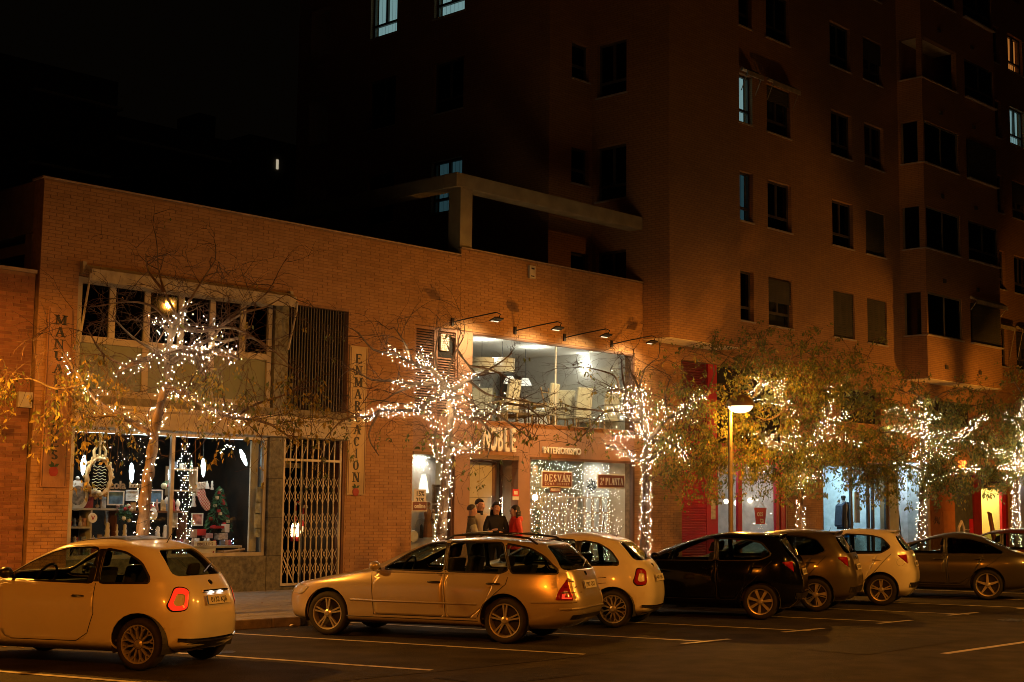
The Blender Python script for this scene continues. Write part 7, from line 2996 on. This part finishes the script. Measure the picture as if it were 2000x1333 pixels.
# ---- silver estate
NMUL[:] = [1.8, 2.1]
silver = paint_mat('silver_car_paint', (.54, .47, .39), .55, .3)
SE = dict(
    k=.955, wb=2.715, wr=.31, wd=.2, track=1.64, rim=.225, style=('twin', 5), paint=silver, xmid=1.2, arch=.35,
    rings=[
        (3.25, -.60, .0, 4, 4, const(.22)), (3.30, -.66, .70, 4, 4, const(.205)), (3.44, -.90, .835, 3.4, 3.6, [(-1, .33), (0, .26), (2.7, .25), (3.5, .24)]),
        (3.52, -1.0, .862, 3.0, 3.3, [(-1, .48), (1, .45), (3.5, .46)]), (3.51, -1.0, .868, 2.9, 3.2, [(-1, .60), (1, .58), (3.5, .58)]),
        (3.44, -.94, .862, 2.7, 3.2, [(-1, .76), (1, .76), (2.6, .76), (3.5, .68)]),
        (3.22, -.90, .83, 2.5, 3.2, [(-1, .90), (1, .90), (2.2, .88), (3.3, .74)]),
        (2.15, -.86, .79, 2.9, 3.4, [(-1, .985), (1, .955), (2.15, .985)]),
        (1.72, -.70, .735, 3.2, 3.6, [(-.8, 1.17), (1, 1.18), (1.8, 1.17)]),
        (1.22, -.48, .64, 3.6, 3.8, [(-.5, 1.335), (.3, 1.385), (1.25, 1.345)]),
        (1.08, -.42, .52, 3.6, 3.8, [(-.45, 1.355), (.4, 1.41), (1.1, 1.37)]),
        (.95, -.36, .0, 4, 4, [(-.4, 1.365), (.4, 1.425), (.95, 1.385)])],
    side_glass=[([(1.86, .965), (.93, .958), (.93, 1.335), (1.16, 1.325), (1.5, 1.175)], False), ([(.87, .958), (.06, .955), (-.03, 1.0), (.10, 1.345), (.87, 1.342)], False),
                ([(-.08, .955), (-.70, .965), (-.69, 1.0), (-.50, 1.17), (-.30, 1.275), (.04, 1.335)], False)],
    end_glass=[('windscreen', [(-.62, 1.03), (.62, 1.03), (.52, 1.36), (-.52, 1.36)], 1, car_glass), ('rear_window', [(-.62, 1.0), (.62, 1.0), (.50, 1.325), (-.50, 1.325)], -1, car_tint)],
    pillars=[[(.925, .962), (.875, .962), (.875, 1.335), (.925, 1.335)]],
    lamps=[('tail_light', [(-1.1, .60), (-.70, .60), (-.735, .72), (-.83, .90), (-1.1, .95)], 's', tail_red, True, None), ('headlight', [(.5, .58), (.74, .56), (.76, .68), (.55, .72)], 'f', head_m, True, None)],
    doors=[[(1.95, .925), (.92, .925), (.88, .33), (1.95, .33), (2.0, .6)], [(.88, .925), (.02, .925), (-.03, .80), (.30, .50), (.38, .33), (.84, .33)]],
    seams=[[(2.02, .95), (1.985, .6), (1.96, .33)], [(.90, .95), (.86, .33)], [(-.05, .945), (-.02, .80), (.30, .52), (.39, .34)], [(1.96, .33), (.40, .33)], [(2.4, .29), (.38, .29)]],
    mould=[([(2.3, .515), (.4, .515)], .014, silver), ([(-.38, .565), (-.95, .575)], .012, silver), ([(2.33, .52), (2.12, .52)], .017, silver)],
    handles=[(1.14, .80, .2, trim_m), (.26, .80, .2, trim_m)], mirror=(1.93, .95), plate=(.79, 0), plate_text='2987 CKF', badge=.94, belt=.955, cowl=2.05, front_seat=1.0, rear_seat=.25,
    bumper_strip=(.50, .72, -.02, .016, silver), wipe_z=1.02, rails=(1.0, -.38, .56, 0), rear_dark=(.34, .40, .6))
P1 = (14.24 * .9676, 13.49 * .9676)
car2, bv2 = build_car(SE, 'parked_car', 'silver estate car with roof rails and dark red tail light', place(P1, R(112), SE), R(112))
for sd in (1, -1):
    c = [on_skin(bv2, x, z, sd) for x, z in ((-.78, .62), (-.90, .62), (-.90, .68), (-.78, .68))]
    MB().quad(*[p + n_ * .007 for p, n_ in c]).build('reflector', mat('reflector_red_glow', (.6, .03, .02), .2, emit=(1., .08, .03), es=.5), car2)  # reflected light put in as emission; the reflector is no lamp
    for i in range(3):
        z = .70 + i * .075
        a = [on_skin(bv2, -.76 - .03 * i + (-.2 + .03 * i) * k / 4, z, sd) for k in range(5)]
        MB().tube([p + n_ * .006 for p, n_ in a], .005, 4).build('lamp_divider', mat('lamp_dark', (.05, .005, .005), .3), car2)
# cross rails on the roof
for x in (.75, .05):
    h = [bv2.ray_cast(Vector((x, y, 3)), Vector((0, 0, -1)))[0] + Vector((0, 0, .065)) for y in (-.56, -.3, 0, .3, .56)]
    MB().tube(h, .012, 6).build('roof_rail', trim_m, car2)


# ---- five door hatchbacks
def hatch_spec(paint, L, H, style, dz=0., tint=False, rise=0., tail=None):
    k = H / 1.47
    Z = lambda z: z * k
    rf, rr = 2.54, L - 2.54 - .82 - .0
    return dict(
        wb=2.54, wr=.305, wd=.195, track=1.60, rim=.215, style=style, paint=paint, xmid=1.0, arch=.345,
        rings=[
            (3.15, -.45, .0, 4, 4, const(.22)), (3.18, -.48, .68, 4, 4, const(.205)), (3.28, -rr + .06, .82, 3.4, 3.6, [(-rr, .34), (0, .27), (3.4, .24)]),
            (3.36, -rr, .855, 3.0, 3.0, [(-rr, Z(.50)), (1, .46), (3.4, .46)]), (3.34, -rr, .865, 2.8, 2.9, [(-rr, Z(.64)), (1, .62), (3.4, .60)]),
            (3.24, -rr + .05, .855, 2.6, 2.9, [(-rr, Z(.82)), (1, Z(.80)), (2.6, Z(.78)), (3.3, .70)]),
            (3.0, -rr + .08, .825, 2.5, 3.0, [(-rr, Z(.955)), (1, Z(.92)), (2.3, Z(.90)), (3.0, .78)]),
            (2.12, -rr + .13, .785, 2.8, 3.2, [(-rr, Z(1.06)), (.3, Z(1.0)), (2.2, Z(.985))]),
            (1.68, -rr + .27, .73, 3.2, 3.4, [(-rr, Z(1.22)), (1, Z(1.20)), (1.7, Z(1.18))]),
            (1.15, -rr + .40, .64, 3.6, 3.6, [(-rr, Z(1.36)), (.4, Z(1.405)), (1.2, Z(1.355))]),
            (1.0, -rr + .46, .52, 3.6, 3.6, [(-rr, Z(1.40)), (.5, Z(1.45)), (1.1, Z(1.40))]),
            (.88, -rr + .5, .0, 4, 4, [(-rr, Z(1.415)), (.5, Z(1.47)), (.9, Z(1.42))])],
        side_glass=[([(1.88, Z(.985)), (.80, Z(.995)), (.80, Z(1.36)), (1.08, Z(1.345)), (1.5, Z(1.18))], False),
                    ([(.72, Z(.995)), (.0, Z(1.02)), (-.18, Z(1.10 + rise)), (-.02, Z(1.29)), (.2, Z(1.34)), (.72, Z(1.36))], tint)],
        end_glass=[('windscreen', [(-.6, Z(1.04)), (.6, Z(1.04)), (.5, Z(1.37)), (-.5, Z(1.37))], 1, car_glass), ('rear_window', [(-.58, Z(1.06)), (.58, Z(1.06)), (.48, Z(1.345)), (-.48, Z(1.345))], -1, car_tint)],
        pillars=[[(.795, Z(.997)), (.725, Z(.997)), (.725, Z(1.355)), (.795, Z(1.355))]],
        lamps=[('tail_light', tail or [(-rr - .1, Z(.80)), (-rr + .12, Z(.80)), (-rr + .33, Z(.98)), (-rr + .05, Z(1.0)), (-rr - .1, Z(.97))], 's', tail_red, True, None),
               ('headlight', [(.45, .62), (.7, .60), (.74, .74), (.5, .76)], 'f', head_m, True, None)],
        doors=[[(1.86, Z(.95)), (.79, Z(.955)), (.75, .33), (1.85, .33)], [(.74, Z(.955)), (-.08, Z(.97)), (.10, .68), (.34, .45), (.40, .33), (.71, .33)]],
        seams=[[(1.9, Z(.97)), (1.87, .33)], [(.765, Z(.98)), (.73, .33)], [(-.2, Z(1.0)), (-.1, Z(.9)), (.12, .66), (.36, .45), (.41, .33)], [(1.86, .33), (.42, .33)]],
        handles=[(.98, Z(.86), .18, paint), (.16, Z(.88), .18, paint)], mirror=(1.80, Z(.99)), plate=(Z(.80), 0), plate_text='7315 DLM', badge=Z(.97), belt=Z(.99), cowl=2.02, front_seat=.95, rear_seat=.15,
        wipe_z=Z(1.08), rear_dark=(.36, .46, .62), spoiler=(-rr + .55, -rr + .34, .46, .008))


blackp = paint_mat('black_car_paint', (.003, .003, .0035), 0, .14, .25)
SB = hatch_spec(blackp, 4.05, 1.47, ('wide', 7))
P3 = (20.52 * .9676, 13.6 * .9676)
build_car(SB, 'parked_car', 'black five door hatchback with seven bladed wheels', place(P3, R(115), SB), R(115))
brown = paint_mat('brown_grey_paint', (.075, .062, .045), .3, .32, .6)
SU = hatch_spec(brown, 4.08, 1.50, ('blade', 5), tint=True)
SU['antenna'] = (-.15, .07, -.03)
P4 = (22.93 * .9676, 14.02 * .9676)
build_car(SU, 'parked_car', 'grey brown hatchback half hidden behind the black hatchback', place(P4, HEAD, SU), HEAD)
SI = hatch_spec(white_p, 4.0, 1.50, ('twin', 5), rise=.03)
SI['antenna'] = (.75, .22, -.18)
SI['plate_text'] = '8240 JPT'
P5 = (25.41 * .9676, 14.08 * .9676)
car6, bv6 = build_car(SI, 'parked_car', 'white five door hatchback before the clothes shop', place(P5, HEAD, SI), HEAD)
ring_ = [on_skin(bv6, -.38 + .075 * math.cos(a), .86 + .075 * math.sin(a), 1) for a in np.linspace(0, 6.283, 25)]
MB().tube([p - n_ * .001 for p, n_ in ring_], .003, 4).build('fuel_flap', trim_m, car6)

# ---- dark coupe saloon
dgrey = paint_mat('dark_grey_paint', (.05, .044, .036), .25, .3, .6)
SCO = dict(
    wb=2.70, wr=.32, wd=.21, track=1.66, rim=.24, style=('star', 5), paint=dgrey, xmid=1.0, arch=.36,
    rings=[
        (3.4, -.70, .0, 4, 4, const(.21)), (3.42, -.74, .70, 4, 4, const(.195)), (3.5, -.98, .84, 3.4, 3.6, [(-1.1, .34), (0, .26), (3.5, .22)]),
        (3.56, -1.08, .87, 3.0, 3.0, [(-1.1, .50), (1, .45), (3.5, .45)]), (3.54, -1.08, .88, 2.8, 2.8, [(-1.1, .64), (1, .60), (3.5, .58)]),
        (3.44, -1.05, .865, 2.6, 2.8, [(-1.1, .80), (1, .80), (2.6, .76), (3.4, .66)]),
        (3.2, -1.0, .82, 2.5, 2.7, [(-1.1, .935), (0, .93), (1, .90), (2.2, .88), (3.2, .74)]),
        (2.2, -.72, .775, 2.8, 2.8, [(-.8, .985), (.2, .985), (2.2, .97)]),
        (1.75, -.40, .70, 3.0, 2.8, [(-.5, 1.10), (1, 1.16), (1.8, 1.15)]),
        (1.2, .0, .60, 3.2, 3.0, [(-.1, 1.26), (.6, 1.34), (1.25, 1.31)]),
        (1.08, .12, .48, 3.4, 3.2, [(0, 1.31), (.6, 1.395), (1.1, 1.35)]),
        (.95, .2, .0, 4, 4, [(.2, 1.345), (.6, 1.42), (.95, 1.385)])],
    side_glass=[([(1.92, .97), (.9, .975), (.9, 1.295), (1.18, 1.275), (1.55, 1.15)], False), ([(.82, .975), (-.30, .99), (-.32, 1.02), (-.05, 1.17), (.35, 1.275), (.82, 1.295)], True)],
    end_glass=[('windscreen', [(-.6, 1.02), (.6, 1.02), (.48, 1.31), (-.48, 1.31)], 1, car_glass), ('rear_window', [(-.52, 1.05), (.52, 1.05), (.44, 1.29), (-.44, 1.29)], -1, car_tint)],
    pillars=[[(.895, .98), (.825, .98), (.825, 1.29), (.895, 1.29)]],
    lamps=[('tail_light', [(-1.2, .72), (-.86, .76), (-.80, .86), (-1.2, .90)], 's', tail_red, True, None), ('headlight', [(.45, .58), (.7, .56), (.74, .68), (.5, .7)], 'f', head_m, True, None)],
    doors=[[(1.96, .93), (.88, .93), (.84, .32), (1.94, .32)], [(.83, .93), (-.2, .93), (-.1, .80), (.32, .5), (.42, .32), (.8, .32)]],
    seams=[[(2.0, .95), (1.96, .32)], [(.85, .95), (.82, .32)], [(-.3, .95), (-.12, .80), (.32, .5), (.43, .32)], [(1.95, .32), (.43, .32)]],
    mould=[([(2.2, .30), (.45, .30)], .018, dgrey), ([(1.9, .965), (-.3, .98)], .006, chrome)],
    handles=[(1.1, .84, .2, dgrey), (.24, .86, .2, dgrey)], mirror=(1.86, .97), plate=(.74, 0), plate_text='6102 KNB', badge=.87, belt=.96, cowl=2.1, front_seat=1.0, rear_seat=.3, wipe_z=1.0, wiper=0, rear_dark=(.36, .44, .6))
P6 = (28.84 * .9676, 13.53 * .9676)
build_car(SCO, 'parked_car', 'dark grey low coupe saloon at the right of the row', place(P6, HEAD, SCO), HEAD)
SL = hatch_spec(paint_mat('maroon_car_paint', (.10, .03, .02), .3, .3), 4.05, 1.47, ('wide', 7))
SL['plate_text'] = '5518 FRS'
build_car(SL, 'parked_car', 'dark red car at the right edge behind the coupe saloon', place((P6[0] + 3.5, P6[1] + .5), HEAD, SL), HEAD)
SN = hatch_spec(paint_mat('blue_car_paint', (.03, .04, .08), .3, .3), 4.05, 1.47, ('wide', 7))
SN['plate_text'] = '3384 GWD'
build_car(SN, 'parked_car', 'dark car parked just outside the picture to the left of the nearest white hatchback', place((P0[0] - 3.45, P0[1] + .45), HEAD, SN), HEAD)
# ------------------------------------------------------------------ four people talking on the pavement
skin_m = mat('skin', (.60, .34, .22), .55, var=.08)
lips_m = mat('lips', (.40, .10, .08), .5)
hair_d = mat('hair_dark', (.022, .014, .010), .5, var=.3, scale=40, stretch=(4, 4, .5))
hair_g = mat('hair_greying', (.09, .075, .06), .6, var=.4, scale=40)
jean = mat('jeans', (.03, .035, .05), .85, var=.25, scale=20)
shoe_m = mat('shoe_leather', (.03, .022, .018), .5)


def person(px, Yp, height, face, label, arms, top, sleeve, trousers, hair, long_hair, bulk=1., female=False, extra=None):
    q = at(px, 990, Yp)
    k = height / 1.7
    t = thing('person', label, 'person', (q.x, Yp, PV), 'people chatting on the pavement', math.atan2(face[1], face[0]) - math.pi / 2, True)
    sh = .165 if female else .19
    J = {'pel': (0, 0, .93), 'wai': (0, .0, 1.08), 'che': (0, .01, 1.27), 'nec0': (0, 0, 1.43), 'nec': (0, .01, 1.48), 'hd0': (0, .03, 1.545), 'hd1': (0, .025, 1.61), 'hd2': (0, .015, 1.665),
         'chin': (0, .085, 1.525), 'nose': (0, .115, 1.575)}
    rad = {'pel': (.15, .115), 'wai': (.135, .105), 'che': (.165, .12), 'nec0': (.075, .07), 'nec': (.055, .058), 'hd0': (.072, .085), 'hd1': (.078, .098), 'hd2': (.058, .075), 'chin': (.035, .03), 'nose': (.014, .02)}
    E = [('pel', 'wai', 't'), ('wai', 'che', 't'), ('che', 'nec0', 't'), ('nec0', 'nec', 's'), ('nec', 'hd0', 's'), ('hd0', 'hd1', 's'), ('hd1', 'hd2', 's'), ('hd0', 'chin', 's'), ('hd0', 'nose', 's')]
    for s, nm in ((-1, 'r'), (1, 'l')):
        # +x is the figure's right when facing +y, so s=-1 is its left
        el, wr_, hd = arms[nm]
        x = lambda p: (p[0] * s, p[1], p[2])
        J['sho' + nm] = (sh * s, 0, 1.39)
        J['elb' + nm], J['wri' + nm], J['pal' + nm] = x(el), x(wr_), x(hd)
        J['hip' + nm], J['kne' + nm], J['ank' + nm], J['toe' + nm] = (.095 * s, 0, .86), (.105 * s, .02, .48), (.11 * s, -.02, .09), (.125 * s, .13, .035)
        for a, b in (('sho', .068), ('elb', .052), ('wri', .036), ('pal', .034), ('hip', .095), ('kne', .066), ('ank', .046), ('toe', .038)):
            rad[a + nm] = (b, b)
        E += [('che', 'sho' + nm, 't'), ('sho' + nm, 'elb' + nm, 'v'), ('elb' + nm, 'wri' + nm, 'v'), ('wri' + nm, 'pal' + nm, 's'), ('pel', 'hip' + nm, 'p'), ('hip' + nm, 'kne' + nm, 'p'), ('kne' + nm, 'ank' + nm, 'p'), ('ank' + nm, 'toe' + nm, 'f')]
        W, H_ = Vector(J['wri' + nm]), Vector(J['pal' + nm])
        d = (H_ - W).normalized()
        side = d.cross(Vector((0, 0, 1)))
        side = side.normalized() if side.length > .1 else Vector((1, 0, 0))
        for fi in range(4):
            b0 = H_ + side * (fi - 1.5) * .019 + d * .02
            ln = (.06, .07, .065, .05)[fi]
            J['f%d%s' % (fi, nm)] = tuple(b0 + d * ln * .5)
            J['g%d%s' % (fi, nm)] = tuple(b0 + d * ln * .85 + Vector((0, 0, -.02)))
            rad['f%d%s' % (fi, nm)] = (.009, .009)
            rad['g%d%s' % (fi, nm)] = (.008, .008)
            E += [('pal' + nm, 'f%d%s' % (fi, nm), 's'), ('f%d%s' % (fi, nm), 'g%d%s' % (fi, nm), 's')]
        J['th' + nm] = tuple(W.lerp(H_, .6) - side * s * .045 + d * .03)
        rad['th' + nm] = (.010, .010)
        E.append(('pal' + nm, 'th' + nm, 's'))
    names = list(J)
    idx = {n: i for i, n in enumerate(names)}
    cloth = {'pel', 'wai', 'che', 'shor', 'shol', 'elbr', 'elbl', 'wrir', 'wril'}
    me = bpy.data.meshes.new('tmp')
    me.from_pydata([tuple(c * k for c in J[n]) for n in names], [(idx[a], idx[b]) for a, b, _ in E], [])
    o = bpy.data.objects.new('tmp', me)
    COL.objects.link(o)
    m1 = o.modifiers.new('skin', 'SKIN')
    m1.use_smooth_shade = True
    for n in names:
        v = me.skin_vertices[0].data[idx[n]]
        b = bulk if n in cloth else 1.
        v.radius = (rad[n][0] * k * b, rad[n][1] * k * b)
        v.use_root = (n == 'pel')
    m2 = o.modifiers.new('sub', 'SUBSURF')
    m2.levels = 2
    m2.render_levels = 2
    dg = bpy.context.evaluated_depsgraph_get()
    body = bpy.data.meshes.new_from_object(o.evaluated_get(dg))
    bpy.data.objects.remove(o)
    mats = [skin_m, top, sleeve, trousers, shoe_m]
    body.materials.clear()
    for m in mats:
        body.materials.append(m)
    code = {'s': 0, 't': 1, 'v': 2, 'p': 3, 'f': 4}
    segs = [(Vector(J[a]) * k, Vector(J[b]) * k, code[c], max(rad[a][0], rad[b][0])) for a, b, c in E]
    for p in body.polygons:
        c = Vector(p.center)
        best, bi = 9, 1
        for a, b, ci, r_ in segs:
            ab = b - a
            u_ = max(0, min(1, (c - a).dot(ab) / max(1e-9, ab.length_squared)))
            d = (c - (a + ab * u_)).length - r_ * k * .6
            if d < best:
                best, bi = d, ci
        if c.z > 1.465 * k and abs(c.x) < .12:
            bi = 0
        p.material_index = bi
        p.use_smooth = True
    bo = bpy.data.objects.new('body', body)
    COL.objects.link(bo)
    par(bo, t)
    # face
    for s in (-1, 1):
        MB().ball((s * .032 * k, .104 * k, 1.605 * k), .0095 * k, 8, 6).build('eye', black, t, smooth=True)
        MB().ball((s * .094 * k, .02 * k, 1.59 * k), .022 * k, 8, 6, sz=1.3).build('ear', skin_m, t, smooth=True)
    MB().tube([(-.022 * k, .112 * k, 1.545 * k), (0, .118 * k, 1.546 * k), (.022 * k, .112 * k, 1.545 * k)], .006 * k, 6).build('mouth', lips_m, t, smooth=True)
    # hair: cap with an open face, plus a fall behind
    hm = MB()
    n, m = 22, 9
    for i in range(m):
        for j in range(n):
            def hp(a, b):
                th = 2 * math.pi * b / n
                front = max(0, math.sin(th))
                low = (1.95 if long_hair else 1.55) - front * (1.0 if long_hair else .78)
                ph = low * a / m
                sq = 1 - .14 * (ph / 1.6) ** 3
                rx, ry, rz = .089 * sq, .109 * sq, .122
                return (rx * math.sin(ph) * math.cos(th) * k, (.015 + ry * math.sin(ph) * math.sin(th) - (.012 if a else 0)) * k, (1.605 + rz * math.cos(ph)) * k)
            hm.add([hp(i, j), hp(i, j + 1), hp(i + 1, j + 1), hp(i + 1, j)], [(0, 1, 2, 3)])
    if long_hair:
        for j in range(16):
            a0, a1 = math.pi * (.93 + 1.14 * j / 16), math.pi * (.93 + 1.14 * (j + 1) / 16)
            for i in range(6):
                def hq(a, r):
                    f_ = r / 6
                    w_ = (.10 + .03 * math.sin(f_ * 3.1)) * (1 - .15 * f_)
                    return (w_ * math.cos(a) * k, (-.005 + (.105 - .01 * f_) * math.sin(a) + .01 * f_) * k, (1.60 - long_hair * f_) * k)
                hm.add([hq(a0, i), hq(a1, i), hq(a1, i + 1), hq(a0, i + 1)], [(0, 1, 2, 3)])
    ho = hm.build('hair', hair, t, smooth='all')
    s_ = ho.modifiers.new('thickness', 'SOLIDIFY')
    s_.thickness = .006
    if extra:
        extra(t, k)
    return t


FR = (.686, -.728)     # towards the right of the picture
olive_v = mat('olive_vest', (.10, .085, .05), .85, var=.2, scale=20)
pale_s = mat('pale_sleeve', (.36, .36, .26), .85, var=.12, scale=20)
cream_j = mat('cream_jacket', (.50, .44, .35), .85, var=.12)
blk_c = mat('black_coat', (.012, .012, .014), .7)
red_c = mat('red_puffer', (.62, .03, .015), .55, var=.12, scale=10, bump=.3, bscale=18)
fwd = {'r': ((.24, .10, 1.13), (.13, .32, 1.12), (.10, .38, 1.13)), 'l': ((.24, .10, 1.13), (.13, .32, 1.15), (.08, .38, 1.17))}
fold = {'r': ((.24, .03, 1.12), (.02, .20, 1.15), (-.06, .20, 1.16)), 'l': ((.24, .03, 1.12), (.02, .23, 1.11), (-.06, .22, 1.10))}
pock = {'r': ((.27, -.03, 1.12), (.21, .10, .93), (.19, .13, .89)), 'l': ((.27, -.03, 1.12), (.21, .10, .93), (.19, .13, .89))}
down = {'r': ((.25, .0, 1.10), (.2, .18, 1.0), (.16, .25, 1.0)), 'l': ((.25, .0, 1.10), (.2, .18, 1.0), (.16, .25, 1.0))}


def collar(m):
    def f(t, k):
        MB().lathe([(.085 * k, 1.40 * k), (.078 * k, 1.45 * k), (.082 * k, 1.49 * k), (.09 * k, 1.485 * k)], 18, (0, 0, 0)).build('collar', m, t, smooth=True)
    return f


def red_extra(t, k):
    MB().lathe([(.11 * k, 1.37 * k), (.135 * k, 1.42 * k), (.12 * k, 1.48 * k), (.09 * k, 1.49 * k)], 18, (0, -.03 * k, 0)).build('hood', red_c, t, smooth=True)
    MB().lathe([(.20 * k, .80 * k), (.215 * k, .82 * k), (.205 * k, .92 * k), (.19 * k, 1.0 * k)], 20, (0, 0, 0), sy=.8).build('coat_hem', red_c, t, smooth=True)
    for s in (-1, 1):
        pts = [((s * .034 + .026 * math.cos(a)) * k, .122 * k, (1.603 + .02 * math.sin(a)) * k) for a in np.linspace(0, 6.283, 13)]
        MB().tube(pts, .0025, 4).build('glasses', black, t)


def bag(t, k):
    MB().box(-.2 * k, -.02 * k, .2 * k, .27 * k, .86 * k, 1.02 * k).build('inner_top', pale_s, t, bevel=.02)


person(921, 20.35, 1.64, FR, 'man in olive vest over pale sleeves, hands clasped, at the left of the group', fwd, olive_v, pale_s, jean, hair_g, 0, 1.16, extra=collar(olive_v))
person(936, 21.0, 1.76, (.1, -.99), 'dark haired man in a cream jacket standing behind the man in the vest', down, cream_j, cream_j, jean, hair_d, 0, 1.1, extra=collar(blk_c))
person(969, 20.5, 1.70, (-.55, -.83), 'woman with long dark hair in a black coat with folded arms', fold, blk_c, blk_c, blk_c, hair_d, .42, 1.05, True)
person(1007, 20.2, 1.64, (-.80, .45), 'woman in a red hooded puffer jacket with hands in pockets', pock, red_c, red_c, blk_c, hair_d, .30, 1.3, True, extra=red_extra)
